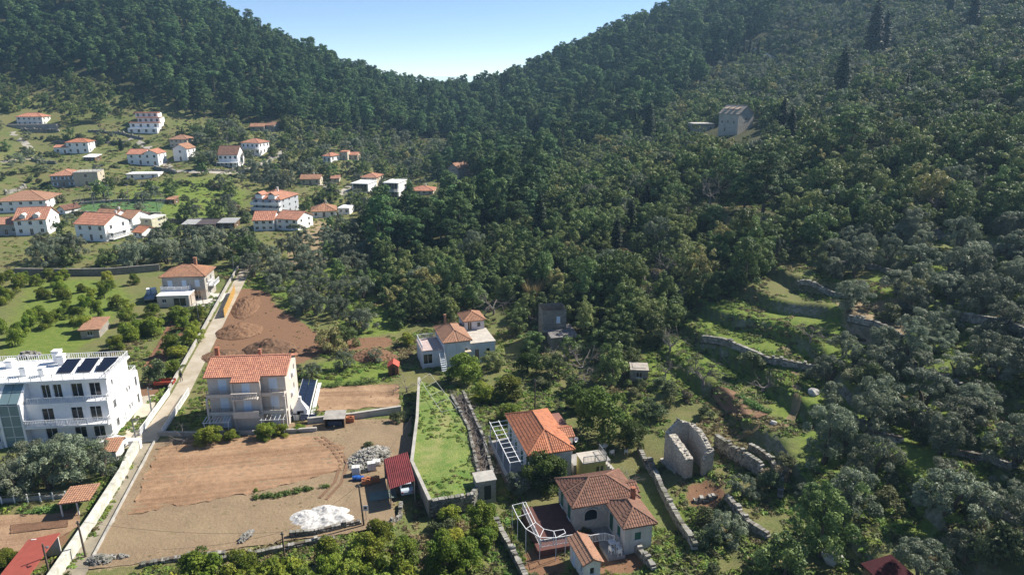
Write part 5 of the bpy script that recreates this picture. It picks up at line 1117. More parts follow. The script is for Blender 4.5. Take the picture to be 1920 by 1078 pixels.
# ---------------------------------------------------------------- solar array, oven, sheds, cabin
S = thing('solar_array', 'long ground-mounted solar panel array beside the three storey house', 'solar panels', (-31.75, 97, 0), R(9.5)); pvm = glass('solar_glass', (.01, .014, .03)); fm = MB()
for j in range(11):
    for i in range(2):
        x = -1.05 + i * 1.06; y = -6.2 + j * 1.14; m = MB(); zt = lambda xx: .75 + (1.05 - xx) * .16
        slab(m, [(x, y, zt(x)), (x + 1.0, y, zt(x + 1)), (x + 1.0, y + 1.08, zt(x + 1)), (x, y + 1.08, zt(x))], .05); m.build('solar_panel', pvm, S)
for j in range(6):
    y = -6.2 + j * 2.5; fm.bar((-.9, y, -.3), (-.9, y, 1.0), .07).bar((.95, y, -.3), (.95, y, .72), .07)
fm.bar((1.12, -6.3, .68), (1.12, 6.4, .68), .1, .16).bar((-1.1, -6.3, 1.02), (-1.1, 6.4, 1.02), .06).box(1.2, 1.75, -6.3, 6.4, -.2, .14); fm.build('frame', wpaint(), S)
S2 = thing('solar_array', 'pair of solar panels set across the near end of the long array', 'solar panels', (-29.4, 90.3, 0), R(6))
for i in range(2): m = MB(); x = -1.1 + i * 1.12; slab(m, [(x, -.6, .75), (x + 1.06, -.6, .75), (x + 1.06, .6, 1.0), (x, .6, 1.0)], .05); m.build('solar_panel', pvm, S2)
m = MB(); m.bar((-.9, 0, -.3), (-.9, 0, .8), .07).bar((.95, 0, -.3), (.95, 0, .8), .07); m.build('frame', wpaint(), S2)
FOOT.append((-31.5, 97, 4)); FOOT.append((-32.5, 101, 3)); BLOCK.append((553, 704, 602, 782, 96))
g = U(563, 788, 0); o = thing('garden_oven', 'white garden oven with tapering hood and chimney', 'oven', (g.x, g.y + .6, 0), R(6))
b = MB().box(-1.0, -.25, -.5, .5, -.3, .8).box(.25, 1.0, -.5, .5, -.3, .8).box(-.25, .25, .1, .5, -.3, .8).box(-1.1, 1.1, -.55, .55, .80, .93).box(-1.0, -.5, -.45, .5, .932, 1.5).box(.5, 1.0, -.45, .5, .932, 1.5).box(-.5, .5, .2, .5, .932, 1.5).build('body', white(), o)
m = MB(); m.add([(-1.1, -.55, 1.5), (1.1, -.55, 1.5), (1.1, .55, 1.5), (-1.1, .55, 1.5), (-.18, -.1, 2.9), (.18, -.1, 2.9), (.18, .25, 2.9), (-.18, .25, 2.9)], [(3, 2, 1, 0), (4, 5, 6, 7), (0, 1, 5, 4), (1, 2, 6, 5), (2, 3, 7, 6), (3, 0, 4, 7)]); m.build('hood', white(), o)
MB().box(-.2, .2, -.12, .27, 2.902, 3.5).build('chimney', white(), o); MB().box(-.49, .49, .12, .19, .94, 1.49).build('firebox', plain('soot', (.015, .014, .013), .9), o)
g = U(627, 803, 0); o = thing('tin_shed', 'small shed with corrugated tin roof against the plot wall', 'shed', (g.x, g.y + .8, 0), R(4)); wl = MB().box(-1.4, -1.32, -.8, .8, -.2, 1.6).box(1.32, 1.4, -.8, .8, -.2, 1.6).box(-1.32, 1.32, .72, .8, -.2, 1.8).build('wall', wood(), o)
m = MB()
for i in range(22): x = -1.5 + i * 3.0 / 22; m.add([(x, -1, 1.55), (x + .068, -1, 1.61), (x + .136, -1, 1.55), (x + .136, 1.0, 1.95), (x + .068, 1.0, 2.01), (x, 1.0, 1.95)], [(0, 1, 4, 5), (1, 2, 3, 4)], float(RNG.random()))
m.build('roof', plain('tin_sheet', (.40, .38, .35), .6, .3, 1.5), o); MB().box(-1.0, 1.0, -.5, -.42, .3, .9).build('trough', plain('dark_blue_plastic', (.03, .05, .10), .5), o)
g = U(655, 795, 0); o = thing('brick_pallet', 'stack of orange bricks beside the tin shed', 'bricks', (g.x, g.y + .5, 0), R(8)); MB().box(-.62, .62, -.5, .5, -.02, .12).build('pallet', wood(), o)
bm_ = MB().box(-.145, .145, -.07, .07, 0, .13).mesh('brick', plain('orange_brick', (.45, .17, .08), .85, .2, 5))
def bricks(par, nx, ny, nz, dx=.30, dy=.15, dz=.14, z0=.125):
    for k in range(nz):
        for j in range(ny):
            for i in range(nx):
                if k == nz - 1 and random.random() < .3: continue
                if 0 < i < nx - 1 and 0 < j < ny - 1 and k < nz - 1: continue
                link('brick', bm_, par, ((i - nx/2 + .5) * dx + random.uniform(-.01, .01), (j - ny/2 + .5) * dy, z0 + k * dz), random.uniform(-.03, .03))
bricks(o, 4, 5, 6)
retain = solidwall('retaining_wall', 'grey retaining wall below the tilled bed', [U(577,795,0), U(660,786,0), U(752,772,0)], .9, .35, concrete())
g = U(737, 702, 0); o = thing('red_cabin', 'little brown wooden cabin with red gabled roof', 'cabin', (g.x, g.y + .8, H(g.x, g.y + .8)), R(6)); wm = MB()
for s_ in (-.8, .8): wm.box(s_ - .04, s_ + .04, -.9, .9, -.3, 1.75)
wm.box(-.76, -.3, -.9, -.82, -.3, 1.75).box(.3, .76, -.9, -.82, -.3, 1.75).box(-.76, .76, .82, .9, -.3, 1.75).box(-.3, .3, -.9, -.82, 1.5, 1.75); wm.add([(-.8, -.86, 1.75), (.8, -.86, 1.75), (0, -.86, 2.25)], [(0, 1, 2)]); wm.build('wall', plain('brown_boards', (.20, .085, .045), .7, .3, 4), o)
m = MB()
for s_ in (-1, 1): slab(m, [(s_ * 1.0, -1.1, 1.70), (s_ * 1.0, 1.1, 1.70), (0, 1.1, 2.36), (0, -1.1, 2.36)], .07)
m.build('roof', plain('red_shingle', (.48, .09, .06), .7, .15, 2), o); MB().box(-.28, .28, -.80, -.75, -.2, 1.48).build('door', darkwood(), o); FOOT.append((g.x, g.y + .8, 1.6)); BLOCK.append((722, 672, 752, 704, 118))

# ---------------------------------------------------------------- red metal shed, car, yard goods
o = thing('metal_shed', 'open carport shed with dark red sheet metal roof', 'shed'); c = [Vector((-15.9, 75.9, 2.55)), Vector((-13.1, 77.0, 2.95)), Vector((-11.2, 70.6, 2.95)), Vector((-14.1, 69.5, 2.55))]; rm = plain('red_sheet', (.19, .03, .032), .65, .3, .8)
u1 = (c[1] - c[0]); v1 = (c[3] - c[0])
for j in range(2):
    m = MB(); n = 13
    for i in range(n):
        for (a, b, z0, z1) in ((0, .35, 0, .05), (.35, .65, .05, .05), (.65, 1.0, .05, 0)):
            p = lambda s_, t_, z: c[0] + u1 * s_ + v1 * t_ + Vector((0, 0, z - .025 * j)); m.quad(p((i + a) / n, j * .5, z0), p((i + b) / n, j * .5, z1), p((i + b) / n, j * .5 + .508, z1), p((i + a) / n, j * .5 + .508, z0))
    m.build('roof_sheet', rm, o)
m = MB()
for s_ in (.03, .97):
    for t_ in (.03, .5, .97): q = c[0] + u1 * s_ + v1 * t_; m.bar((q.x, q.y, -.3), (q.x, q.y, q.z - .06), .1)
for t_ in (.03, .5, .97): a, b = c[0] + u1 * .03 + v1 * t_, c[0] + u1 * .97 + v1 * t_; m.bar(a - Vector((0, 0, .08)), b - Vector((0, 0, .08)), .08)
m.build('posts', greypaint(), o); a, b = c[0] + v1 * .02, c[1] + v1 * .02; MB().bar((a.x, a.y, 1.2), (b.x, b.y, 1.2), .05, 2.5).build('rear_wall', rm, o); FOOT.append((-13.6, 73.2, 4.2)); BLOCK.append((715, 845, 782, 960, 84))
def car(label, loc, rz, col, name='parked_car'):
    o = thing(name, label, 'car', loc, rz); pm = plain('car_paint_%d' % int(col[0] * 100 + col[2] * 10), col, .25, .02, 1, spec=.6)
    prof = [(-2.0, .35), (-2.05, .75), (-1.9, .95), (-1.35, 1.02), (-1.05, 1.42), (.55, 1.46), (1.15, 1.0), (1.85, .88), (2.05, .7), (2.05, .35)]; b = MB(); V = []
    for s_ in (-1, 1): V += [(s_ * (.82 if z < 1.1 else .66), y, z) for y, z in prof]
    n = len(prof); b.add(V, [tuple(range(n)), tuple(range(n, 2 * n))[::-1]] + [(i, n + i, n + (i + 1) % n, (i + 1) % n) for i in range(n)]); b.build('body', pm, o)
    gl = glass()
    b = MB(); b.quad((-.7, -1.37, 1.06), (.7, -1.37, 1.06), (.6, -1.10, 1.40), (-.6, -1.10, 1.40)); b.build('rear_window', gl, o); b = MB(); b.quad((.6, .62, 1.42), (.7, 1.13, 1.05), (-.7, 1.13, 1.05), (-.6, .62, 1.42)); b.build('windscreen', gl, o)
    for s_ in (-1, 1):
        b = MB(); b.add([(s_ * .80, -1.1, 1.06), (s_ * .80, .9, 1.06), (s_ * .69, .45, 1.38), (s_ * .69, -.95, 1.38)], [(0, 1, 2, 3)]); b.build('side_window', gl, o)
        for y in (-1.3, 1.3): w = MB(); w.tube([(s_ * .62, y, .31), (s_ * .86, y, .31)], [.31, .31], 14); ty = w.build('tyre', plain('tyre', (.02, .02, .02), .8), o); w = MB(); w.tube([(s_ * .80, y, .31), (s_ * .875, y, .31)], [.19, .19], 10); w.build('rim', greypaint(), ty)
        MB().box(s_ * .68 - .12, s_ * .68 + .12, -2.085, -2.03, .68, .84).build('tail_light', plain('red_lens', (.4, .02, .02), .3), o); MB().box(s_ * .66 - .13, s_ * .66 + .13, 2.02, 2.07, .66, .80).build('headlight', plain('lens', (.7, .7, .7), .2), o)
    o.scale = (.88, .88, .88); return o
car('pale blue car parked under the red metal roof', (-12.9, 73.3, .1), R(16), (.50, .58, .66))
car('white car half hidden behind the big olive at the apartment corner', (-53.6, 83.6, .06), R(80), (.75, .75, .75))
o = thing('trailer', 'red farm trailer parked at the lane end', 'trailer', (-56.0, 102.5, .02), R(96)); MB().box(-.75, .75, -1.5, 1.5, .55, .63).box(-.75, -.69, -1.5, 1.5, .632, 1.0).box(.69, .75, -1.5, 1.5, .632, 1.0).box(-.69, .69, -1.5, -1.44, .632, 1.0).box(-.69, .69, 1.44, 1.5, .632, 1.0).build('bed', plain('red_trailer', (.30, .05, .03), .5), o)
for s_ in (-1, 1): w = MB(); w.tube([(s_ * .66, -.2, .3), (s_ * .9, -.2, .3)], [.32, .32], 12); w.build('tyre', plain('tyre', (.02, .02, .02), .8), o)
MB().bar((0, 1.5, .55), (0, 2.7, .45), .09).build('drawbar', greypaint(), o)
def truck(label, loc, rz):
    o = thing('truck', label, 'truck', loc, rz); MB().box(-.95, .95, -2.9, 1.0, .75, .95).build('chassis', greypaint(), o)
    MB().box(-1.0, 1.0, 1.05, 2.6, .6, 1.4).box(-.95, .95, 1.05, 2.3, 1.402, 2.2).build('cab', white(), o); MB().quad((-.85, 2.31, 1.45), (.85, 2.31, 1.45), (.85, 2.305, 2.1), (-.85, 2.305, 2.1)).build('windscreen', glass(), o)
    MB().box(-1.0, 1.0, -2.9, 1.0, .952, 1.02).box(-1.0, -.94, -2.9, 1.0, 1.022, 1.5).box(.94, 1.0, -2.9, 1.0, 1.022, 1.5).build('cargo_bed', plain('blue_grey_paint', (.30, .36, .42), .5), o)
    for s_ in (-1, 1):
        for y in (-1.9, 1.7): w = MB(); w.tube([(s_ * .7, y, .45), (s_ * 1.0, y, .45)], [.45, .45], 12); w.build('tyre', plain('tyre', (.02, .02, .02), .8), o)
    MB().tube([(0, .7, 1.0), (0, .7, 2.6), (.2, -1.6, 3.2)], [.16, .12, .08], 6).build('loader_arm', plain('blue_grey_paint', (.30, .36, .42), .5), o); return o
g = U(284, 562, 0); truck('white truck with loading arm beside the stone house', (g.x, g.y, .02), R(20)); FOOT.append((g.x, g.y, 3)); BLOCK.append((272, 536, 300, 566, 158))
def pallet(label, px, py, n, mat, name, cat, dims, rz):
    g = U(px, py, 0); o = thing(name, label, cat, (g.x, g.y, .1), rz); MB().box(-.6, .6, -.5, .5, 0, .13).build('pallet', wood(), o); me = MB().box(-dims[0]/2 + .01, dims[0]/2 - .01, -dims[1]/2 + .01, dims[1]/2 - .01, 0, dims[2] - .015).mesh('block', mat)
    nx_, ny_ = max(1, int(1.15 / dims[0])), max(1, int(.95 / dims[1]))
    for k in range(n):
        for j in range(ny_):
            for i in range(nx_): link('block', me, o, ((i - nx_/2 + .5) * dims[0], (j - ny_/2 + .5) * dims[1], .135 + k * dims[2]), random.uniform(-.02, .02))
    return o
lb = plain('pale_block', (.60, .60, .58), .9, .12, 3)
pallet('pallet of pale concrete blocks below the stone heap', 668, 890, 4, lb, 'block_pallet', 'blocks', (.5, .4, .25), R(10)); pallet('taller pallet of pale blocks near the metal shed', 697, 882, 4, lb, 'block_pallet', 'blocks', (.5, .4, .25), R(18)); pallet('low pallet of pale blocks at the top of the yard goods', 706, 872, 2, lb, 'block_pallet', 'blocks', (.5, .4, .25), R(5))
for (px, py, lb_, nz) in ((688, 908, 'pallet of orange bricks nearest the ploughed plot', 5), (703, 904, 'pallet of orange bricks beside the red metal shed', 4)):
    g = U(px, py, 0); o = thing('brick_pallet', lb_, 'bricks', (g.x, g.y, .1), R(14)); MB().box(-.6, .6, -.45, .45, 0, .13).build('pallet', wood(), o); bricks(o, 4, 5, nz)
for i, (px, py) in enumerate(((668, 900), (676, 901))):
    g = U(px, py, 0); o = thing('barrel', ['blue plastic barrel lying by the pale blocks', 'second blue barrel lying nearer the orange bricks'][i], 'barrel', (g.x, g.y, .38), R(12)); b = MB(); b.tube([(-.45, 0, 0), (-.25, 0, 0), (0, 0, 0), (.25, 0, 0), (.45, 0, 0)], [.25, .29, .28, .29, .25], 12); b.build('drum', plain('blue_plastic', (.03, .12, .42), .4), o); b = MB(); b.tube([(.45, .1, .05), (.49, .1, .05)], [.05, .05], 8); b.build('bung', darkwood(), o)
g = U(735, 935, 0); m = MB().box(-1.6, 1.6, -.9, .9, 0, .04); o = tag(m.build('tarpaulin', plain('grey_green_sheet', (.16, .20, .17), .6), None, (g.x - 1.2, g.y + .6, .12), R(14)), 'grey green sheet lying in front of the metal shed', 'tarpaulin')
# poles, lamp, sign, cables
def pole(label, base, h, lean=(0, 0), lamp=False, mat=None, name='utility_pole'):
    o = thing(name, label, 'pole', (base.x, base.y, H(base.x, base.y))); MB().tube([(0, 0, -.5), (lean[0] * .5, lean[1] * .5, h/2), (lean[0], lean[1], h)], [.12, .10, .08], 8).build('shaft', mat or plain('pole_wood', (.13, .10, .08), .9, .2, 3), o)
    if lamp: a = MB(); a.tube([(0, 0, h - .5), (.3, -.2, h - .15), (.65, -.35, h - .1)], [.04, .035, .03], 6); ar = a.build('lamp_arm', greypaint(), o); b = MB(); b.tube([(.6, -.35, h - .02), (.68, -.36, h - .1), (.7, -.37, h - .22)], [.06, .17, .1], 10); b.build('lamp_head', greypaint(), ar)
    else: MB().box(-.18 + lean[0], .18 + lean[0], -.05 + lean[1], .05 + lean[1], h - .3, h - .2).build('bracket', greypaint(), o)
    return Vector((base.x + lean[0], base.y + lean[1], H(base.x, base.y) + h))
t1 = pole('wooden pole leaning over the white crushed stone heap', U(683, 985, 0), 5.4, (-.3, 0)); t2 = pole('short wooden pole at the citrus grove edge', U(534, 1046, 0), 3.2)
t3 = pole('wooden pole beside the worn lane', U(161, 1044, 0), 4.4, (-.1, 0)); t4 = pole('street lamp pole beside the red roofed shed', U(95, 1086, 0), 4.2, (0, 0), True, name='street_lamp')
t5 = pole('street lamp at the apartment driveway gate', U(256, 828, 0), 3.6, (-.1, 0), True, greypaint(), name='street_lamp'); t6 = pole('tall thin lamp post on the apartment lawn', U(286, 782, 0), 4.8, (0, 0), True, greypaint(), name='street_lamp')
t7 = pole('street lamp on the lane beside the orchard', U(373, 603, 0), 4.0, (0, 0), True, greypaint(), name='street_lamp'); t8 = pole('brown telephone pole behind the orange roofed house', G(1003, 768), 5.0, name='utility_pole'); t9 = pole('street lamp by the stone house lane', U(439, 512, 0), 4.5, (0, 0), True, greypaint(), name='street_lamp')
t10 = pole('green lamp post among the olives below the brown hipped house', U(615, 428, 0), 5.0, (0, 0), True, greypaint(), name='street_lamp')
def cable(label, a, b, sag=.5):
    m = MB(); P_ = [a.lerp(b, i / 14) - Vector((0, 0, sag * 4 * (i / 14) * (1 - i / 14))) for i in range(15)]; m.tube(P_, [.014] * 15, 4); return tag(m.build('cable', plain('cable_black', (.02, .02, .02), .6)), label, 'cable')
cable('thin cable from the heap pole down to the grove pole', t1, t2); cable('thin cable over the dry plot between lane pole and grove pole', t3, t2, .7); cable('thin cable running from grove pole toward the picture foot', t2, Vector((-34, 57, 4)), .4); cable('thin cable between the driveway lamp and the lawn lamp', t5, t6, .4); cable('thin cable along the lane toward the orchard lamp', t6, t7, .9); cable('thin cable from the orchard lamp to the far lane lamp', t7, t9, .9)
cable('thin cable from the heap pole to the lawn terrace', t1, Vector((-13.5, 84, 4.2)), .6)
g = U(687, 975, 0); o = thing('sign', 'small white square sign on a thin post', 'sign', (g.x, g.y, 0), R(0)); MB().bar((0, 0, -.3), (0, 0, 1.7), .05).build('post', greypaint(), o); b = MB().box(-.28, .28, -.03, .0, 1.25, 1.95).build('panel', wpaint(), o); MB().box(-.15, .15, -.036, -.031, 1.48, 1.78).build('symbol', plain('sign_blue', (.03, .05, .09), .6), b)

# ---------------------------------------------------------------- lawn terrace with retaining walls
LT = [Vector(U(q[0], q[1], 1.7)[:]) for q in [(786,712),(846,742),(878,800),(902,905),(880,925),(806,940),(772,868),(782,790)]]
lawn = _nodes('lush_lawn'); _m, _t, _b = lawn; _p = wpos(_t)
_c = mixc(_t, ramp(_t, noise(_t, .45, 5, _p), [(.35, 0), (.65, 1)]), (.11, .19, .025), (.25, .27, .07)); _c = mixc(_t, ramp(_t, noise(_t, 5, 4, _p), [(.36, .7), (.6, 0)]), _c, (.05, .12, .015)); _c = mixc(_t, ramp(_t, noise(_t, .22, 4, _p), [(.52, 0), (.66, .6)]), _c, (.30, .27, .11))
_t.links.new(_c, _b.inputs['Base Color']); _b.inputs['Roughness'].default_value = .9; bump(_t, _b, noise(_t, 6, 3, _p), .8, .1)
def lawnz(X, Y): return 1.45 + .012 * (Y - 70) + .25 * (vnoise(X / 2.5, Y / 2.5, 31) - .5)
patch('lawn_terrace', [tuple(q[:2]) for q in LT], _m, 0, .4, None, 'bright grass terrace behind stone retaining walls', lawnz)
drywall('tall drystone retaining wall at the near end of the grass terrace', [LT[5], LT[4] + Vector((.3, -.2, 0)), LT[3]], 2.0, .6, .36, zs=[-.05, -.05, 0], ch=.24)
o = thing('retaining_wall', 'long rendered retaining wall along the grass terrace above the metal shed', 'wall'); m = MB()
for a, b in zip(LT[5:], LT[6:] + [LT[0]]): m.bar((a.x, a.y, .55), (b.x, b.y, .75), .32, 2.7)
m.build('wall_body', plain('stained_render', (.40, .36, .30), .9, .3, 1.2, col2=(.22, .20, .16), bmp=.3), o); m = MB()
for a, b in zip(LT[5:], LT[6:] + [LT[0]]): m.bar((a.x, a.y, 1.93), (b.x, b.y, 2.13), .4, .08)
m.build('coping', concrete(), o)
drywall('low stone wall between the grass terrace and the vine strip', [LT[1], LT[2], LT[3]], .5, .4, .34, zs=[1.6, 1.5, 1.4], ch=.2)
VR = [Vector(U(q[0], q[1], 1.3)[:]) for q in [(868,738),(905,820),(925,895)]]
drywall('stone wall on the far side of the vine strip', VR, .9, .4, .36, zs=[1.1, 1.0, .9], ch=.22)
vp = [tuple(q[:2]) for q in (LT[1], LT[2], LT[3], VR[2], VR[1], VR[0])]
patch('vine_strip', vp, soilmat('vine_earth', (.13, .10, .075), (.17, .13, .095), (.07, .055, .04), 0), 0, .4, None, 'bare earth strip under leafless vines', lambda X, Y: 1.15 + .1 * vnoise(X, Y, 2))
# white wire frame over the lawn's upper end
o = thing('trellis_frame', 'thin white trellis frame over the upper end of the grass terrace', 'trellis'); m = MB(); z = 2.5
fr = [U(q[0], q[1], z) for q in [(788,712),(806,700),(828,772),(856,765)]]
for a, b in ((0, 2), (1, 3)):
    m.bar(fr[a], fr[b], .04)
    for t in (0, .5, 1): q = fr[a].lerp(fr[b], t); m.bar((q.x, q.y, 1.4), q, .04)
for t in (0, .25, .5, .75, 1): m.bar(fr[0].lerp(fr[2], t), fr[1].lerp(fr[3], t), .03)
m.build('bars', plain('old_white_pipe', (.55, .55, .53), .6, .2), o)
g = U(908, 938, 0); o = thing('gate_house', 'small square stone gate hut with dark doorway at the end of the vine strip', 'hut', (g.x, g.y + 1.1, 0), R(16))
wm = walls(2.3, 2.0, 2.5, {'f': [(1.3, 0, .85, 1.9, 'd')]}); wm.build('wall', rubble(), o); MB().box(-1.25, 1.25, -1.1, 1.1, 2.5, 2.62).build('roof_slab', concrete(), o); link('door', MB().box(-.42, .42, .06, .1, 0, 1.9).mesh('door', plain('black_door', (.02, .022, .025), .6)), o, (.15, -1.0, 0)); FOOT.append((g.x, g.y + 1, 2)); BLOCK.append((885, 892, 930, 940, 78))

# ---------------------------------------------------------------- pale blue house with pyramid roofs
def frame(x, y, z, rot): return Matrix.Translation((x, y, z)) @ Matrix.Rotation(R(rot), 4, 'Z')
def block(par, lx, ly, lz, W, D, Hh, wins, mat, roof=None, pitch=20, rmat=None, over=.35, near=True, found=2.5, label=None, name='wing'):
    """a wing of a house: walls with openings, roof; lx,ly = centre in the house's own frame"""
    w = link(name, None, par, (lx, ly, lz)); wm = walls(W, D, Hh, wins, found)
    if roof == 'flat': wm.box(-W/2 + .001, W/2 - .001, -D/2 + .001, D/2 - .001, Hh - .02, Hh); wm.build('wall', mat, w); MB().box(-W/2 - .1, W/2 + .1, -D/2 - .1, D/2 + .1, Hh + .002, Hh + .14).build('roof_slab', rmat or concrete(), w)
    elif roof: add_roof(w, roof, W, D, Hh, pitch, rmat, over, near, wallmb=wm); wm.build('wall', mat, w)
    else: wm.build('wall', mat, w)
    for s_, lst in wins.items():
        for q in lst: put_window(w, s_, W, D, *q)
    return w
Dh = thing('blue_house', 'pale blue house with pyramid tile roofs, roof terrace and outside stair', 'house', (-11.6, 110.4, .3), R(17))
block(Dh, 2.3, 4.0, 0, 4.6, 8.0, 4.2, {'f': [(3.9, 2.0, .5, .7, 'w')], 'l': [(2, 2.2, .7, 1.1, 's'), (5.4, 2.2, .7, 1.1, 's')]}, paleblue(), 'hip', 24, tile_w(), .3)
block(Dh, 6.9, 3.6, 0, 4.5, 6.6, 3.2, {'f': [(1.2, .2, .8, 1.9, 'd'), (3.2, 1.2, .7, .9, 'w')]}, paleblue(), 'flat', rmat=plain('terrace_pale', (.52, .48, .42), .9))
block(Dh, 7.0, 8.9, 0, 3.7, 4.4, 5.2, {'f': [(1.0, 3.3, .8, 1.6, 'd'), (2.7, 3.8, .7, .9, 'w')], 'l': [(2.2, 3.6, .6, .9, 's')]}, plain('pale_pink_white', (.66, .62, .64), .8, .12), 'hip', 26, tile_w(), .3)
block(Dh, -1.9, 3.6, 0, 3.6, 5.6, 2.6, {'f': [(1.0, .2, 1.6, 1.8, 'w')]}, paleblue(), 'flat', rmat=plain('pink_terrace', (.50, .40, .38), .9))
m = MB(); railing(m, [(-.2, 6.3), (-3.6, 6.3), (-3.6, .9)], .9, 2.75, True, .16, .03); m.build('terrace_railing', wpaint(), Dh)
m = MB()
for i in range(9): m.box(-1.0, -.1, -.2 - i * .3, .1 - i * .3, 2.3 - i * .28 - .16, 2.3 - i * .28)
m.build('steps', paleblue(), Dh); m = MB(); m.bar((-1.0, .1, 3.2), (-1.0, -2.5, .9), .05).bar((-.1, .1, 3.2), (-.1, -2.5, .9), .05)
for i in range(6): m.bar((-1.0, -.3 - i * .44, 1.95 - i * .38), (-1.0, -.3 - i * .44, 2.9 - i * .38), .035).bar((-.1, -.3 - i * .44, 1.95 - i * .38), (-.1, -.3 - i * .44, 2.9 - i * .38), .035)
m.build('stair_railing', wpaint(), Dh); MB().box(3.5, 4.6, -.9, -.02, 2.2, 2.3).build('porch_roof', plain('porch_beige', (.55, .48, .34), .8), Dh); chimney(Dh, 1.6, 6.6, 4.6, 6.5, .35, tile_w())
BLOCK.append((776, 572, 945, 690, 112)); FOOT.append((-9, 115, 9))

# ---------------------------------------------------------------- orange roofed house
E = thing('orange_roof_house', 'long low house with weathered orange hipped roof and white pergola frame', 'house', (1.95, 74.6, .2), R(15))
block(E, 3.0, 5.5, 0, 5.4, 10.6, 3.75, {'l': [(1.5, .3, 1.0, 2.0, 'g'), (4.2, .9, .9, 1.2, 'g'), (7.0, .3, 1.0, 2.0, 'g'), (9.4, .9, .8, 1.2, 'g')], 'f': [(1.5, .8, .9, 1.3, 'g'), (4.0, .8, .9, 1.3, 'g')]}, offwhite(), 'hip', 27, tile_o(), .35)
block(E, 6.4, 5.0, 0, 1.4, 2.6, 3.4, {'r': [(1.2, 1.2, .7, .9, 'w')]}, offwhite(), 'gx', 22, tile_o(), .25, name='dormer_wing')
block(E, 6.6, 9.0, 0, 1.8, 3.4, 2.9, {}, plain('red_render', (.30, .14, .10), .9), 'flat', rmat=plain('red_terrace', (.28, .13, .10), .9), name='rear_store')
yb = block(E, 8.0, -.6, 0, 2.9, 2.4, 2.5, {'f': [(1.9, 1.0, .5, .9, 'w'), (2.45, 1.0, .45, .9, 'w')]}, plain('yellow_render', (.52, .46, .16), .8, .12), 'flat', rmat=plain('terrace_pale', (.52, .48, .42)), name='yellow_annex')
m = MB(); railing(m, [(-1.5, -1.25), (1.5, -1.25), (1.5, 1.2)], .85, 2.65, True, .18, .03); m.build('railing', greypaint(), yb)
m = MB(); m.box(6.2, 11.2, .7, 3.3, -1.5, .9); m.build('paved_terrace', plain('grey_paving', (.34, .33, .32), .9, .25, 1.2), E)
m = MB()
for i in range(6): m.box(9.5 + i * .3, 9.8 + i * .3, -1.6, .6, -1.5, 1.9 - i * .33)
m.build('steps', concrete(), E)
pg = MB(); nb = 10
for i in range(nb):
    y = .2 + i * 10.4 / (nb - 1); pg.bar((-2.3, y, 2.9), (.25, y, 3.0), .07)
    if i % 3 == 0: pg.bar((-2.2, y, -1.2), (-2.2, y, 2.9), .09)
for x in (-2.25, -1.0, .2): pg.bar((x, 0, 2.95), (x, 10.9, 2.95), .07)
pg.build('pergola', wpaint(), E); MB().box(-2.5, .28, -.4, 10.9, -1.5, .05).build('side_terrace', plain('grey_paving', (.34, .33, .32)), E)
m = MB(); railing(m, [(-2.4, -.3), (-2.4, 10.8)], .9, .05, True, .2, .03); m.build('side_railing', wpaint(), E)
dish = MB()
for k in range(4):
    pass
ring = [[(.05 * k * k * .9, .34 * k / 3 * math.cos(t * .5236), .34 * k / 3 * math.sin(t * .5236)) for t in range(12)] for k in range(4)]
dish.add([q for r_ in ring for q in r_], [(k * 12 + t, k * 12 + (t + 1) % 12, (k + 1) * 12 + (t + 1) % 12, (k + 1) * 12 + t) for k in range(3) for t in range(12)])
so_ = link('satellite_dish', dish.mesh('satellite_dish', wpaint()), E, (6.4, 1.4, 4.3), R(-60)); m = MB(); m.bar((0, 0, 0), (-.3, 0, -.9), .05).bar((0, 0, -.2), (.55, 0, -.05), .03); m.build('bracket', greypaint(), so_)
BLOCK.append((920, 762, 1135, 892, 76)); FOOT.append((3.2, 80.3, 5.5)); FOOT.append((2, 77, 5)); FOOT.append((10, 78, 4))
def pchair(label, loc, rz, col=None):
    o = thing('plastic_chair', label, 'chair', loc, rz, 'white plastic garden chairs'); m_ = wpaint(); MB().box(-.24, .24, -.24, .24, .40, .44).build('seat', m_, o); b = MB().box(-.24, .24, .20, .25, .44, .9); b.build('backrest', m_, o)
    for x in (-.21, .21):
        for y in (-.21, .21): MB().bar((x, y, 0), (x, y, .4), .05).build('leg', m_, o)
        MB().box(x - .03, x + .03, -.22, .22, .62, .66).build('armrest', m_, o)
    return o
def ptable(label, loc, rz, r=.55):
    o = thing('garden_table', label, 'table', loc, rz); MB().prism([(r * math.cos(t * .3927), r * math.sin(t * .3927)) for t in range(16)], .70, .74).build('table_top', wpaint(), o)
    for t in range(4): MB().bar((r * .6 * math.cos(.785 + t * 1.57), r * .6 * math.sin(.785 + t * 1.57), 0), (r * .5 * math.cos(.785 + t * 1.57), r * .5 * math.sin(.785 + t * 1.57), .7), .05).build('leg', wpaint(), o)
    return o
for i, (px, py) in enumerate(((1147, 853), (1174, 851))):
    g = G(px, py); pchair(['white plastic chair in the shade beside the laurel', 'white plastic chair further from the yellow annex'][i], (g.x, g.y, g.z + .02), R(200 + 60 * i))
g = G(1136, 845); ptable('white garden table in the shade under the laurel', (g.x - .3, g.y + .2, g.z), 0)

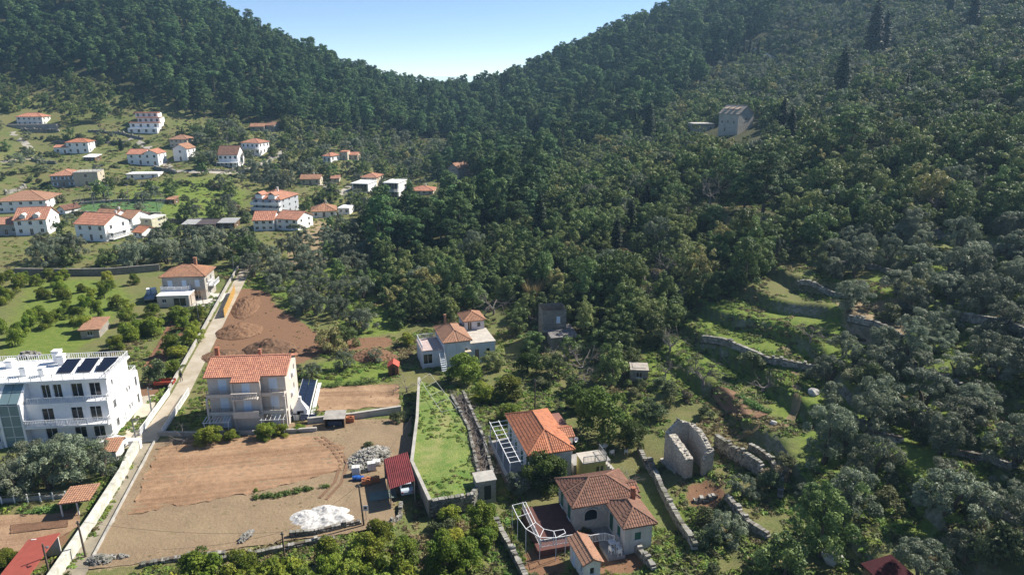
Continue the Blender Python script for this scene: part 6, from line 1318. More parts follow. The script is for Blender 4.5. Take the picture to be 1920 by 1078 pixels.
# ---------------------------------------------------------------- stone house with terrace
Fh = thing('stone_house', 'stone house with dark terracotta hipped roof, arched window and forward wing', 'house', (6.75, 64.75, .3), R(15))
mainw = {'l': [(1.2, .6, .9, 1.9, 'g'), (3.6, .6, .9, 1.9, 'g')], 'f': []}
mb_ = block(Fh, 3.6, 2.6, 0, 7.2, 5.2, 3.35, mainw, ashlar(), 'hip', 27, tile_b(), .4, name='main_wing')
arch = [(.75 * math.cos(t * math.pi / 10), .75 * math.sin(t * math.pi / 10) * .85 + .75) for t in range(11)] + [(-.75, 0), (.75, 0)]
ao = link('arched_window', MB().add([(x, 0, z) for x, z in arch] + [(x, .07, z) for x, z in arch], [tuple(range(13)), tuple(range(13, 26))[::-1]] + [(i, 13 + i, 13 + (i + 1) % 13, (i + 1) % 13) for i in range(13)]).mesh('arched_window', glass()), Fh, (1.9, -.045, 1.2))
af = MB()
for i in range(13): (x0, z0), (x1, z1) = arch[i], arch[(i + 1) % 13]; af.bar((x0 * 1.08, -.04, (z0 - .6) * 1.08 + .6), (x1 * 1.08, -.04, (z1 - .6) * 1.08 + .6), .14, .14)
af.build('arch_stones', plain('arch_stone', (.50, .47, .42), .9), ao)
block(Fh, 5.5, -2.25, 0, 3.1, 4.5, 3.2, {'l': [(1.0, .2, .9, 2.0, 'g'), (3.0, .9, .8, 1.2, 'g')], 'f': [(1.5, 1.2, .7, .9, 'g')]}, plain('wing_render', (.58, .56, .52), .85, .14), 'hip', 27, tile_b(), .4, name='forward_wing')
block(Fh, 7.1, 2.0, 0, 1.5, 2.0, 3.2, {}, ashlar(), 'gx', 24, tile_b(), .25, name='side_dormer')
chimney(Fh, 6.4, -.9, 3.2, 4.7, .42, plain('brick_chimney', (.36, .14, .08), .9))
te = MB().box(-4.6, -.02, -1.0, 4.8, -1.5, .55).box(-4.8, 2.0, -2.4, -1.0, -1.5, .2); te.build('terrace', plain('dark_red_paving', (.13, .055, .045), .85, .2, 1.5), Fh)
m = MB(); railing(m, [(-4.5, 4.6), (-4.5, -2.3), (-.2, -2.3), (.8, -2.9), (2.4, -2.9), (3.2, -3.6)], .95, .5, True, .15, .03); m.build('terrace_railing', wpaint(), Fh)
m = MB(); pts = [(-6.1, 3.2), (-6.1, 1.0), (-5.8, -1.2), (-4.8, -2.9), (-3.2, -3.4), (-2.0, -2.9)]; zt = 2.3
for a, b in zip(pts, pts[1:]): m.bar((*a, zt), (*b, zt), .055)
for a in pts: m.bar((*a, -1.6), (*a, zt), .055)
inner = [(-4.5, 3.4), (-4.5, 1.4), (-4.5, -.4), (-4.0, -1.7), (-3.1, -2.3), (-2.0, -2.3)]
for a, b in zip(pts, inner): m.bar((*a, zt), (*b, zt), .045)
for a, b in zip(inner, inner[1:]): m.bar((*a, zt), (*b, zt), .05)
for a in inner[::2]: m.bar((*a, .5), (*a, zt), .05)
m.build('pergola', wpaint(), Fh)
MB().box(2.0, 3.9, -5.0, -.02, -1.5, .03).build('courtyard', plain('grey_paving', (.34, .33, .32)), Fh)
Mf = frame(6.75, 64.75, .3, 15)
q = Mf @ Vector((3.0, -3.6, .03)); ptable('white round garden table in the courtyard of the stone house', q, 0, .45)
for i, (x, y, a) in enumerate(((3.5, -4.2, 30), (3.2, -4.9, 200), (2.6, -4.4, 120))): q = Mf @ Vector((x, y, .03)); pchair(['white plastic chair against the wing wall', 'white plastic chair at the courtyard corner', 'white plastic chair beside the round garden table'][i], q, R(a))
BLOCK.append((1000, 882, 1218, 1020, 64)); FOOT.append((9.5, 68, 5)); FOOT.append((12, 63, 4)); FOOT.append((4, 66, 5))
Hu = thing('garden_hut', 'small white hut with terracotta gable roof below the stone house', 'hut', (7.15, 57.0, 0), R(16)); block(Hu, .8, 2.0, 0, 1.7, 4.0, 2.35, {'l': [(1.2, .1, .7, 1.8, 's'), (3.2, 1.0, .5, .7, 'w')], 'f': [(.85, .9, .5, .8, 'w')]}, offwhite(), 'gy', 26, tile_w(), .25, name='hut_body'); BLOCK.append((1058, 1000, 1126, 1090, 60)); FOOT.append((7.5, 59, 2.5))

# ---------------------------------------------------------------- roofless ruin
zr = H(21.6, 76) - .2; Rn = thing('roofless_ruin', 'tall roofless stone ruin with broken vaulted walls', 'ruin', (20.9, 73.7, zr), R(17))
def ragged(par, name, pts, tops, th, mat):
    """wall along local points with a broken top line"""
    m = MB(); cap = MB(); rng = np.random.default_rng(len(tops) * 7 + 1)
    P_ = []; T_ = []
    for (a, b), (ta, tb) in zip(zip(pts, pts[1:]), zip(tops, tops[1:])):
        n = max(2, int((Vector(b) - Vector(a)).length / .32))
        for i in range(n): P_.append(Vector(a).lerp(Vector(b), i / n)); T_.append(ta + (tb - ta) * i / n + rng.normal() * .05)
    P_.append(Vector(pts[-1])); T_.append(tops[-1]); L = len(P_); V = []
    for i, p in enumerate(P_):
        d = (P_[min(i + 1, L - 1)] - P_[max(i - 1, 0)]).normalized(); s = Vector((d.y, -d.x)) * th / 2
        V += [(p.x + s.x, p.y + s.y, -1.5), (p.x - s.x, p.y - s.y, -1.5), (p.x - s.x, p.y - s.y, T_[i] + rng.normal() * .05), (p.x + s.x, p.y + s.y, T_[i] + rng.normal() * .05)]
        for _ in range(3):
            q = p + s * rng.uniform(-.9, .9); e = rng.uniform(.05, .16); z = T_[i] - rng.uniform(0, .08); cap.add([(q.x + sx * e * rng.uniform(.6, 1), q.y + sy * e * rng.uniform(.6, 1), z + sz * e * .6) for sx, sy, sz in ((-1, -1, -1), (1, -1, -1), (1, 1, -1), (-1, 1, -1), (-1, -1, 1), (1, -1, 1), (1, 1, 1), (-1, 1, 1))], [(4, 5, 6, 7), (0, 1, 5, 4), (1, 2, 6, 5), (2, 3, 7, 6), (3, 0, 4, 7)], float(rng.random()))
    F = [(i * 4 + k, i * 4 + (k + 1) % 4, i * 4 + 4 + (k + 1) % 4, i * 4 + 4 + k) for i in range(L - 1) for k in range(4)] + [(0, 1, 2, 3), tuple(range(L * 4 - 4, L * 4))[::-1]]
    m.add(V, F); w = m.build(name, mat, par); tag(cap.build('top_stones', stonem(), w), kind='stuff'); return w
rm_ = stone('ruin_stone', (.56, .52, .45), (.43, .39, .33), 2.3, (1, 1, 1.8), (.30, .27, .23), .9)
ragged(Rn, 'side_wall', [(.5, -.1), (.5, 2.2), (.5, 5.1)], [3.1, 3.6, 4.1], 1.0, rm_)
ragged(Rn, 'gable_wall', [(.1, 4.85), (1.6, 4.85), (3.5, 4.85)], [4.1, 5.6, 4.8], .6, rm_)
ragged(Rn, 'vault_wall', [(3.35, 4.6), (3.35, 2.8), (3.3, 1.2), (3.25, .1)], [4.9, 4.9, 4.5, 3.9], .7, rm_)
ragged(Rn, 'front_pier', [(3.6, -.12), (2.7, -.12), (2.25, -.12)], [3.9, 3.6, 2.6], .55, rm_)
MB().box(-.35, 1.1, -.3, 5.4, -1.5, .12).build('plinth', rm_, Rn)
BLOCK.append((1236, 796, 1334, 905, 80)); FOOT.append((22, 76.5, 3.6))
drywall('tall ashlar retaining wall standing beside the ruin', [G(1340,838), G(1385,868), G(1425,893)], 2.0, .6, .4, ch=.28); FOOT.append(tuple(G(1385,868)[:2]) + (2.2,))
# tower house ruin under the trees and its lean-to
g = G(1036, 640); To = thing('ruined_tower_house', 'tall narrow derelict stone house in the shade under the trees', 'ruin', (g.x, g.y + 2.2, g.z), R(8)); ws = walls(4.4, 4.4, 6.0, {'f': [(2.9, 3.6, .7, 1.2, 'w'), (1.5, .2, .9, 1.9, 'd')], 'r': [(2.2, 3.4, .7, 1.2, 'w')]}); ws.build('wall', stone('dark_rubble', (.27, .25, .22), (.16, .155, .13), 1.6), To); put_window(To, 'f', 4.4, 4.4, 2.9, 3.6, .7, 1.2, 's'); put_window(To, 'f', 4.4, 4.4, 1.5, .2, .9, 1.9, 'd'); put_window(To, 'r', 4.4, 4.4, 2.2, 3.4, .7, 1.2, 'w')  # tower walls take darker stone: shade under the trees put into the colour
m = MB(); railing(m, [(-2.2, -2.9), (2.2, -2.9)], .9, 2.4, True, .2, .03); bl = MB().box(-2.2, 2.2, -3.0, -2.21, 2.2, 2.38).build('balcony', concrete(), To); m.build('railing', greypaint(), bl); BLOCK.append((1008, 560, 1066, 640, 122)); FOOT.append((g.x, g.y + 2, 3.4))
house('lean_to', 'old lean-to with grey slab roof beside the derelict tower house', 1034, 1080, 634, 648, 14, 3.6, 'shed', 10, plain('grey_slab', (.30, .28, .27), .9, .3), rubble(), 1, 1, 1, near=True, cat='shed')
house('stone_hut', 'small flat roofed stone hut in the bank', 1182, 1214, 700, 714, -6, 2.6, 'flat', 0, plain('hut_slab', (.42, .38, .33), .9, .25), rubble(), 1, 1, 0, cat='hut')
# stone hillside house
p = G(1395, 252); hh, W, D, Hh = house('hillside_stone_house', 'big old stone house with steep gable alone on the wooded slope', 1374, 1416, 217, 252, 33, 9.0, 'gy', 34, tile_g(), ashlar(), 2, 0, 0, near=False, base=Vector((86.2, 262.5, H(84, 264) - .3)), wins={'l': [(1.5, 3.4, .8, 1.3, 'w'), (4.2, 3.4, .8, 1.3, 'w'), (7.0, 3.4, .8, 1.3, 'w'), (3, .4, .8, 1.6, 'w')], 'f': [(4.4, 4.6, .7, 1.0, 'w')]}, found=5); BLOCK.append((1330, 195, 1425, 262, 270)); FOOT.append((80, 262, 9))
t = math.tan(R(34))
for i in range(3):
    y = -2.6 + i * 2.5; m = MB().box(-W/2 + .8, -W/2 + 2.2, y - .6, y + .6, Hh, Hh + 1.7); m.build('dormer', ashlar(), hh); m = MB(); slab(m, [(-W/2 + .5, y - .8, Hh + 1.72), (-W/2 + .5, y + .8, Hh + 1.72), (-W/2 + 3.0, y + .8, Hh + 2.3), (-W/2 + 3.0, y - .8, Hh + 2.3)]); m.build('dormer_roof', tile_g(), hh)
house('stone_annex', 'flat roofed stone annex beside the hillside house', 1299, 1339, 234, 248, 4, 7, 'flat', 0, plain('pale_slab', (.55, .52, .48), .9), rubble(), 1, 3, 1, found=6)
# ---------------------------------------------------------------- stone house with tile roof by the lane
T = thing('tile_roof_house', 'two storey stone house with brown hipped roof beside the lane', 'house', (-73.1, 150.6, 0), R(6))
w = block(T, 0, 0, 0, 9.0, 7.0, 5.7, {'f': [(1.6, 3.2, 1.0, 1.5, 's'), (4.6, 3.2, 1.0, 1.5, 's'), (7.4, 3.2, 1.0, 1.5, 's'), (7.2, .2, 1.4, 2.0, 'w')], 'r': [(1.5, 3.4, .9, 1.2, 'w'), (4.4, 3.4, .9, 1.2, 'w'), (3, .6, .9, 1.2, 'w')]}, ashlar(), 'hip', 24, tile_w(), .45, near=True, name='main_wing')
chimney(T, 1.6, .8, 6.2, 8.4, .6, tile_w()); balcony(T, -4.5, 1.4, -5.0, -3.51, 2.7, white()); balcony(T, 4.51, 5.8, -1.5, 2.5, 2.7, white())
block(T, -1.0, -6.0, 0, 6.6, 4.0, 2.5, {'f': [(1.4, 1.0, .9, .8, 'w'), (4.6, .1, 2.6, 1.9, 'w')]}, cream(), 'flat', rmat=white(), name='flat_annex')
m = MB()
for x in (2.6, 5.0): m.bar((x, -7.6, -.5), (x, -7.6, 2.3), .1)
for i in range(7): m.bar((2.5 + i * .42, -7.8, 2.35), (2.5 + i * .42, -3.6, 2.4), .07)
m.build('pergola', wood(), T); MB().box(2.4, 8.0, -8.2, 1, -.5, .08).build('paving', plain('pale_paving', (.60, .57, .52), .9), T); BLOCK.append((288, 488, 405, 566, 150)); FOOT.append((-73, 149, 7.5)); FOOT.append((-69, 146, 4))
hs, W, D, Hh = house('tool_shed', 'small shed with faded tile roof in the orchard', 154, 186, 622, 634, 12, 5.6, 'shed', 4, tile_w(), rubble(), 1, 1, 0, near=True, cat='shed')
solidwall('orchard_wall', 'long old stone wall behind the orchard trees', [G(30,516), G(140,517), G(205,516), G(300,508)], 1.7, .5, stone('dark_rubble', (.27, .25, .22), (.16, .155, .13), 1.6), stone('dark_rubble', (.27, .25, .22), (.16, .155, .13)))
# ---------------------------------------------------------------- lower corner: red roofed shed, lean-to, tile roof, fence
o = thing('red_shed', 'long shed with red felt roof at the picture foot beside the white wall', 'shed', (-47.7, 57.2, 0), R(9)); m = MB().box(-1.5, -1.38, -4, 4, -.3, 2.0).box(-1.38, 1.2, 3.88, 4, -.3, 2.2).box(-1.38, 1.2, -4, -3.88, -.3, 2.2); m.build('wall', offwhite(), o); m = MB(); slab(m, [(-1.8, -4.2, 2.05), (1.35, -4.2, 2.55), (1.35, 4.2, 2.55), (-1.8, 4.2, 2.05)], .1); m.build('roof', plain('red_felt', (.36, .085, .06), .8, .12, 2), o); MB().box(1.21, 1.28, -2.6, -1.7, .0, 1.9).build('door', plain('green_door', (.02, .16, .12), .5), o)
o = thing('lean_to', 'old open lean-to with collapsing tile roof against the white wall', 'shed', (-49.9, 69.6, 0), R(10)); rp = [(-1.7, -1.7, 1.75), (1.6, -1.7, 1.9), (1.6, 1.7, 2.0), (-1.7, 1.7, 1.9)]; m = MB(); slab(m, rp, .08); ro = m.build('roof', tile_w(), o); tm = MB(); tiles(tm, rp, .26, .42, .06, np.random.default_rng(9)); tag(tm.build('tiles', tile_w(), ro), kind='stuff')
for x, y in ((-1.5, -1.5), (.2, -1.5), (-1.5, 1.5)): MB().bar((x, y, -.3), (x, y, 1.75), .14).build('post', offwhite(), o)
o = thing('wall_roof', 'small tiled roof at the driveway gate beside the white wall', 'shed', (-52.2, 80.6, 0), R(10)); rp = [(-1.3, -1.6, 1.7), (1.0, -1.6, 1.7), (1.0, 1.6, 2.1), (-1.3, 1.6, 2.1)]; MB().box(-1.1, .8, -1.4, 1.4, -.3, 1.68).build('wall', offwhite(), o); m = MB(); slab(m, rp, .08); ro = m.build('roof', tile_w(), o); tm = MB(); tiles(tm, rp, .26, .42, .06, np.random.default_rng(10)); tag(tm.build('tiles', tile_w(), ro), kind='stuff')
o = thing('gate_pillar', 'white box pillar at the driveway gate', 'pillar', (-50.6, 82.9, 0), R(8)); MB().box(-.7, .7, -.35, .35, -.2, 1.3).build('shaft', white(), o); MB().box(-.76, .76, -.41, .41, 1.302, 1.4).build('cap', white(), o)
o = thing('wire_fence', 'white posted wire fence below the big olives', 'fence'); a, b = U(-20, 948, 0), U(148, 934, 0); wi = MB()
for i in range(8): q = a.lerp(b, i / 7); MB().bar((q.x, q.y, -.3), (q.x, q.y, 1.15), .1).build('fence_post', wpaint(), o)
for z in (.4, .75, 1.1): wi.bar((a.x, a.y, z), (b.x, b.y, z), .025)
wi.build('wires', greypaint(), o)
solidwall('kerb_wall', 'low grey kerb wall behind the wire fence', [(a.x, a.y + .5), (b.x, b.y + .5)], .3, .3, concrete())
# ---------------------------------------------------------------- person walking on the lane wall
def person(label, loc, rz):
    o = thing('person', label, 'person', loc, rz); V = [(0, 0, .92), (0, .02, 1.15), (0, .03, 1.40), (0, .05, 1.52), (0, .09, 1.66), (.10, 0, .88), (.12, .14, .50), (.12, .05, .07), (.12, .2, .04), (-.10, 0, .88), (-.12, -.06, .48), (-.12, -.22, .10), (-.12, -.1, .04), (.19, .02, 1.40), (.27, -.06, 1.14), (.27, .08, .92), (-.19, .02, 1.40), (-.27, .10, 1.14), (-.25, .28, .98)]
    E_ = [(0, 1), (1, 2), (2, 3), (3, 4), (0, 5), (5, 6), (6, 7), (7, 8), (0, 9), (9, 10), (10, 11), (11, 12), (2, 13), (13, 14), (14, 15), (2, 16), (16, 17), (17, 18)]; rad = [.15, .14, .15, .06, .105, .09, .065, .045, .04, .09, .065, .045, .04, .07, .05, .035, .07, .05, .035]
    me = bpy.data.meshes.new('body'); me.from_pydata(V, E_, []); me.materials.append(plain('dark_clothes', (.035, .037, .045), .85, .2, 3)); b = link('body', me, o); sk = b.modifiers.new('skin', 'SKIN'); me.skin_vertices
    for i, r_ in enumerate(rad): me.skin_vertices[0].data[i].radius = (r_, r_)
    me.skin_vertices[0].data[0].use_root = True; b.modifiers.new('sub', 'SUBSURF').levels = 1
    h = MB(); h.tube([(0, .05, 1.53), (0, .08, 1.60), (0, .09, 1.68), (0, .08, 1.76)], [.05, .09, .10, .05], 8); h.build('head', plain('skin_tone', (.42, .26, .19), .6), o)
    h = MB(); h.tube([(0, .06, 1.66), (0, .065, 1.74), (0, .07, 1.80)], [.108, .10, .04], 8); h.build('hair', plain('dark_hair', (.02, .015, .012), .7), o); return o
g = U(336, 716, 0); person('person in dark clothes walking along the lane', (g.x + .4, g.y, .08), R(14))
# ---------------------------------------------------------------- terrace walls of the slope
TW = [([(1216,868),(1240,925),(1272,985),(1302,1032)],1.6,'drystone wall climbing past the stone house wing'),([(1404,842),(1445,868),(1463,905),(1462,935)],1.3,'curved drystone wall below the grass path'),([(1165,1022),(1195,1035),(1225,1070)],1.2,'mossy drystone wall below the garden hut'),
 ([(1198,842),(1215,880),(1235,905)],.9,'tumbled stones along the ruin garden edge'),([(1315,640),(1380,655),(1440,682),(1545,702)],1.6,'long drystone wall under the green bean terrace'),
 ([(1495,535),(1540,545),(1590,560)],1.3,'drystone wall below the first olive row'),([(1555,495),(1640,505),(1700,520)],1.3,'drystone wall among the upper olives'),([(1800,600),(1860,610),(1925,632)],1.8,'long grey drystone wall at the picture edge'),
 ([(1590,600),(1640,612),(1690,640)],1.4,'drystone wall beneath the red shrub'),([(1640,660),(1700,668),(1716,690)],1.1,'short curved drystone wall above the mid olives'),([(1700,700),(1760,712),(1800,730)],1.4,'blue grey drystone wall in the shade of the mid olives'),
 ([(1600,790),(1640,820),(1690,830)],1.3,'drystone wall under the silvery olive'),([(1780,905),(1830,945),(1905,985)],1.2,'tumbled drystone wall low on the olive slope'),([(1780,850),(1840,860),(1900,880)],1.0,'broken drystone wall among the lower olives'),
 ([(1300,940),(1345,932)],.5,'short low stone row in the ruin garden'),([(1360,935),(1400,985),(1440,1010)],1.2,'ruined drystone wall below the ruin garden'),([(1860,470),(1925,478)],1.2,'pale drystone wall at the top of the olive slope'),([(930,985),(960,1040),(985,1090)],1.4,'stone wall between the citrus grove and the stone house garden')]
for pts, hgt, lb in TW: drywall(lb, [G(*q) for q in pts], hgt * .72, .6, .4, ch=.24)
for (px, py, sz, lb) in ((1560, 1048, 1.0, 'big pale boulder under the shrubs at the slope foot'), (1525, 738, .8, 'pale boulder beside the terrace path'), (1450, 795, .5, 'small grey boulder by the bend of the path')):
    g = G(px, py); bm = bmesh.new(); bmesh.ops.create_icosphere(bm, subdivisions=2, radius=sz); rng = np.random.default_rng(px)
    for v in bm.verts: v.co *= 1 + rng.normal() * .10; v.co.z *= .7
    me = bpy.data.meshes.new('boulder'); bm.to_mesh(me); bm.free(); me.materials.append(plain('limestone', (.50, .49, .47), .95, .3, 1.5, bmp=.4)); tag(link('boulder', me, None, (g.x, g.y, g.z + sz * .3)), lb, 'rock')
for q_ in ((1403,88),(1420,98),(1437,106),(1455,116)): FOOT.append(tuple(G(*q_)[:2]) + (2.2,))
ribbon('footpath', [G(*q) for q in [(1470,645),(1490,690),(1495,740),(1490,775),(1470,800),(1400,812),(1340,825)]], 1.1, soilmat('path_earth', (.28, .21, .13), (.22, .19, .09), (.14, .11, .06), 0), 'narrow earth footpath across the terraces', .09)
solidwall('maroon_roof', 'maroon sheet roof corner among the trees at the picture foot', [], 1, 1, concrete()) if 0 else None
o = thing('maroon_shed', 'low shed with maroon roof half hidden at the picture foot', 'shed', (G(1668,1106)[0], G(1668,1106)[1], G(1668,1106)[2]), R(20)); MB().box(-1.5, 1.5, -1.6, 1.6, -1, 1.5).build('wall', wood(), o); m = MB(); slab(m, [(-1.8, -1.9, 1.55), (1.8, -1.9, 1.55), (1.8, 1.9, 1.95), (-1.8, 1.9, 1.95)], .08); m.build('roof', plain('shaded_maroon_sheet', (.045, .008, .012), .8, spec=.1), o); FOOT.append((G(1668,1106)[0], G(1668,1106)[1], 2.2))  # roof maroon darkened: the shade it lies in is put into the colour
# ---------------------------------------------------------------- singled-out trees and shrubs
def tree_at(kind, px, py, wpx, label, group=None, tall=1.0, var=None):
    """base at photograph (px,py), crown wpx wide"""
    g = G(px, py); s = scale_at(g); cw = {'olive': 5.6, 'oak': 5.4, 'citrus': 4.6, 'laurel': 6.4, 'bush': 3.9, 'bare': 4.6, 'pine': 7.4, 'cypress': 2.3, 'reed': 3.4, 'stonepine': 8.4}[kind]; k = wpx * s / cw
    z = H(g[0], g[1]); FOOT.append((g[0], g[1], .5 * wpx * s)); dp = g[1] * CP - (g[2] - CAMZ) * SP
    return plant(kind, (g[0], g[1], z - .1), k, label, group, var, 0 if dp < 230 else 1, tall)
for px, py, hp, lb in ((1576,176,80,'tallest dark cypress alone on the upper slope'),(1634,108,92,'tall cypress with a thinner one beside it'),(1655,96,66,'thin cypress close to the taller one near the skyline'),(1820,58,64,'stout cypress at the top edge of the slope'),(1466,238,50,'cypress just behind the hillside stone house'),(1480,270,62,'slim cypress in front of the hillside stone house'),(1372,250,26,'small cypress against the hillside house wall'),(1012,448,82,'slim cypress rising from the pine wood'),(1182,435,58,'slim dark cypress in the middle of the thicket'),(1155,470,62,'second slim cypress in the thicket'),(1212,385,40,'short cypress high in the thicket'),(1700,165,22,'tiny cypress on the bare upper slope'),(1780,30,40,'cypress at the top edge beside the stout one'),(1215,270,70,'dark cypress clump left standing by the pines'),(1005,262,42,'thin cypress in the valley pines')):
    g = G(px, py); s = scale_at(g); k = hp * s / 12.0; plant('cypress', (g[0], g[1], g[2] - .2), k, lb, None, None, 0, 1.0).scale = (k * 2.1, k * 2.1, k * 1.12); BLOCK.append((px - 9, py - hp, px + 9, py - 8, g[1] * CP - (g[2] - CAMZ) * SP)); FOOT.append((g[0], g[1], 1.5))
for i in range(16):
    px, py = 1235 + i * 12 + random.uniform(-5, 5), 118 + random.uniform(-12, 16); g = G(px, py); plant('cypress', (g[0], g[1], g[2] - .2), .95, 'thin cypress in the dark row above the brown-leaved tree', 'cypress row above the brown-leaved tree', None, 1, 1.2)
o_ = [('laurel',1130,818,120,'big glossy laurel beside the orange roofed house',1.0),('laurel',1180,840,70,'smaller glossy laurel at the end of the big one',.9),('laurel',1085,770,62,'rounded laurel behind the orange roofed house',.9),('laurel',1020,915,100,'dense green tree between the orange roofed and stone houses',.85),('olive',965,925,62,'dull olive-green tree at the orange house corner',.95),
 ('citrus',868,715,78,'broad citrus tree in front of the blue house',.9),('citrus',905,755,60,'rounded citrus tree below the blue house',.85),('citrus',955,745,66,'citrus tree beside the telephone pole',.8),('laurel',990,700,60,'dark rounded tree in front of the blue house annex',.9),('oak',1035,705,60,'mixed green tree before the derelict tower house',.9),('citrus',955,790,56,'loose citrus tree behind the white pergola',.8),('citrus',762,648,36,'small round tree beside the pink terrace',.9),('oak',1070,668,48,'leafy tree in front of the derelict tower house',.9),('oak',1098,625,56,'leafy tree overhanging the lean-to',1.1),('oak',1000,660,54,'leafy tree against the annex of the blue house',.8),('oak',925,690,50,'bushy green tree under the blue house wall',.8),
 ('olive',585,708,40,'single young olive in the grass beyond the solar panels',.95),('olive',648,690,48,'single broad olive left of the red earth bank',.95),('olive',705,678,36,'small grey olive on the red earth bank',.95),('oak',622,655,66,'dark bushy evergreen pair beside the dirt track',.95),('oak',650,650,56,'paler evergreen joined to the dark bushy pair',.9),('olive',553,698,26,'small olive at the house gable',.9),
 ('citrus',396,834,62,'round shrub under the left pergola of the three storey house',.75),('citrus',434,826,36,'small round shrub beside the pergola post',.75),('citrus',500,822,48,'round tree in front of the middle bay',.8),('citrus',528,816,38,'small tree at the corner of the three storey house',.8),('citrus',560,806,30,'low shrub before the garden oven',.5),('bush',692,838,22,'small green shrub above the stone heap',.9),
 ('citrus',480,922,10,'tiny yellow-green sapling on the ploughed field',1.2),('bare',345,832,44,'leafless sapling at the field corner',1.0),('bush',300,715,62,'grey olive-like bush beside the lane behind the apartment block',1.1),('citrus',330,700,40,'yellowing shrub against the lane wall',.8),('bare',762,735,40,'leafless tree beside the grass terrace wall',1.0),('bush',748,790,36,'ivy-dark bush at the corner of the plot',.9),
 ('oak',1535,1045,125,'tall yellow-green tree standing out at the slope foot',1.25),('olive',1725,1092,110,'olive tree added to shade the maroon roofed shed',1.0),('oak',1470,1085,110,'rounded tree cut by the picture foot',1.0),('bush',1412,690,60,'grey scrub bush on the planted terrace',.8),('bare',1318,725,80,'spreading leafless fig above the dug bed',1.0),('bare',1430,735,70,'tangled leafless shrub below the planted terrace',.7),('bare',1255,660,60,'leafless fig on the bank above the stone hut',1.0),('bare',1520,640,60,'leafless grey shrub near the terrace path',.8),('bare',1090,700,70,'leafless thicket below the derelict tower house',.9),('bare',1060,680,60,'leafless pale tree beside the lean-to',.9),  # the olive by the maroon shed is added to keep its roof shaded
 ('bush',1225,780,60,'rusty scrub bush between hut and ruin',.9),('olive',1395,930,62,'olive tree at the end of the ashlar retaining wall',.9),('bush',1200,1005,44,'dark bush at the corner of the stone house wing',1.0),('bush',1098,1005,30,'grey bush beside the garden hut',1.0),('bare',1180,905,50,'leafless vine scrub beside the chimney',.6),('bare',1330,385,62,'pale leafless tree in the middle of the thicket',1.2),('pine',1430,400,100,'broad dark pine standing in the thicket',.75),('pine',1590,300,84,'dark pine standing above the thicket',.8),('pine',1395,395,70,'second dark pine joined to the broad one',.8),
 ('oak',1448,262,44,'dark oak below the hillside stone house',1.0),('reed',1000,562,34,'tall yellowish reed clump above the derelict tower house',1.0),('bare',925,590,60,'leafless pale tree behind the blue house tower',1.0),('stonepine',775,156,20,'umbrella pine alone on the saddle skyline',1.0),
 ('olive',40,925,95,'biggest grey olive at the picture edge below the apartment block',1.05),('olive',95,915,105,'grey olive in the middle of the big clump',1.1),('olive',150,905,105,'broad olive in the big clump beside the white wall',1.1),('olive',195,890,80,'olive nearest the white wall',1.0),('olive',60,885,90,'olive behind the big clump under the balconies',.9),('olive',125,875,90,'rear olive of the big clump',.9),('olive',10,910,70,'grey leaning olive at the picture edge',.9),
 ('citrus',15,1062,60,'green shrub behind the red felt roof',.7),('citrus',60,1060,50,'low hedge shrub beside the red felt roof',.6),('bush',830,1000,60,'dark shrub at the gate of the grove',1.0),('citrus',845,985,56,'citrus tree under the retaining wall',.9),('oak',405,415,40,'single bushy tree at the edge of the green field',1.0),('oak',195,372,40,'dark bushy tree behind the pitch',.9),('oak',135,232,40,'dark bushy tree below the villa',1.0),('oak',190,226,42,'second dark bushy tree by the upper grass terrace',1.0),('cypress',228,282,12,'small conical tree above the white house',.35),('bare',430,275,30,'leafless grey tree behind the tall roofed house',1.2)]
for k, px, py, w, lb, tl in o_: tree_at(k, px, py, w, lb, None, tl)
# hedge lines between the village plots
HL = [([(60,262),(110,264),(165,262)],'hedge bush along the upper grass terrace'),([(40,286),(100,292),(125,294)],'hedge bush on the middle grass terrace'),([(180,262),(235,272),(262,282)],'hedge bush beside the climbing lane'),([(190,312),(235,318)],'hedge bush below the wide orange roof'),([(60,340),(95,352)],'hedge bush before the grey stone villa'),
 ([(330,345),(400,352),(450,360)],'hedge bush across the green field'),([(320,372),(380,380),(440,385)],'hedge bush along the lower green field'),([(445,395),(470,420)],'hedge bush beside the big villa'),([(0,330),(40,326),(90,318)],'hedge bush above the pale stone wall'),([(215,345),(290,350)],'hedge bush behind the pitch'),([(360,300),(405,306)],'hedge bush before the lane bend'),([(500,310),(560,318)],'hedge bush by the stone retaining wall')]
for pl, lb in HL:
    Q = [G(*q) for q in pl]
    for a, b in zip(Q, Q[1:]):
        n = max(2, int((b - a).length / 3.2))
        for i in range(n):
            q = a.lerp(b, (i + random.random() * .7) / n); s_ = random.uniform(.6, 1.3); plant('bush', (q.x + random.uniform(-1, 1), q.y + random.uniform(-1, 1), H(q.x, q.y) - .15), s_, lb, lb + ' line', None, 1, random.uniform(.7, 1.1))
# rust-leaved tree in the pines
g = G(1228, 190); t_ = plant('oak', (g[0], g[1], g[2]), 1.6, 'rust-brown leaved tree among the pines', None, 1, 0); c_ = [c for c in t_.children if c.name.startswith('crown')][0]; c_.data = c_.data.copy(); c_.data.materials.clear(); c_.data.materials.append(leafmat('rust_leaves', (.16, .07, .045), (.27, .13, .08), None, .3, .6, .01))
# leafless vines over the strip
rng = np.random.default_rng(3)
for i in range(15):
    t = (i + .5) / 15; a = LT[1].lerp(LT[2], min(1, t * 2)) if t < .5 else LT[2].lerp(LT[3], t * 2 - 1); b = VR[0].lerp(VR[1], min(1, t * 2)) if t < .5 else VR[1].lerp(VR[2], t * 2 - 1)
    q = a.lerp(b, .35 + .3 * rng.random()); plant('bare', (q.x, q.y, 1.1), .62, 'leafless vine in the strip beside the grass terrace', 'leafless vines in the strip', None, 0, .55)
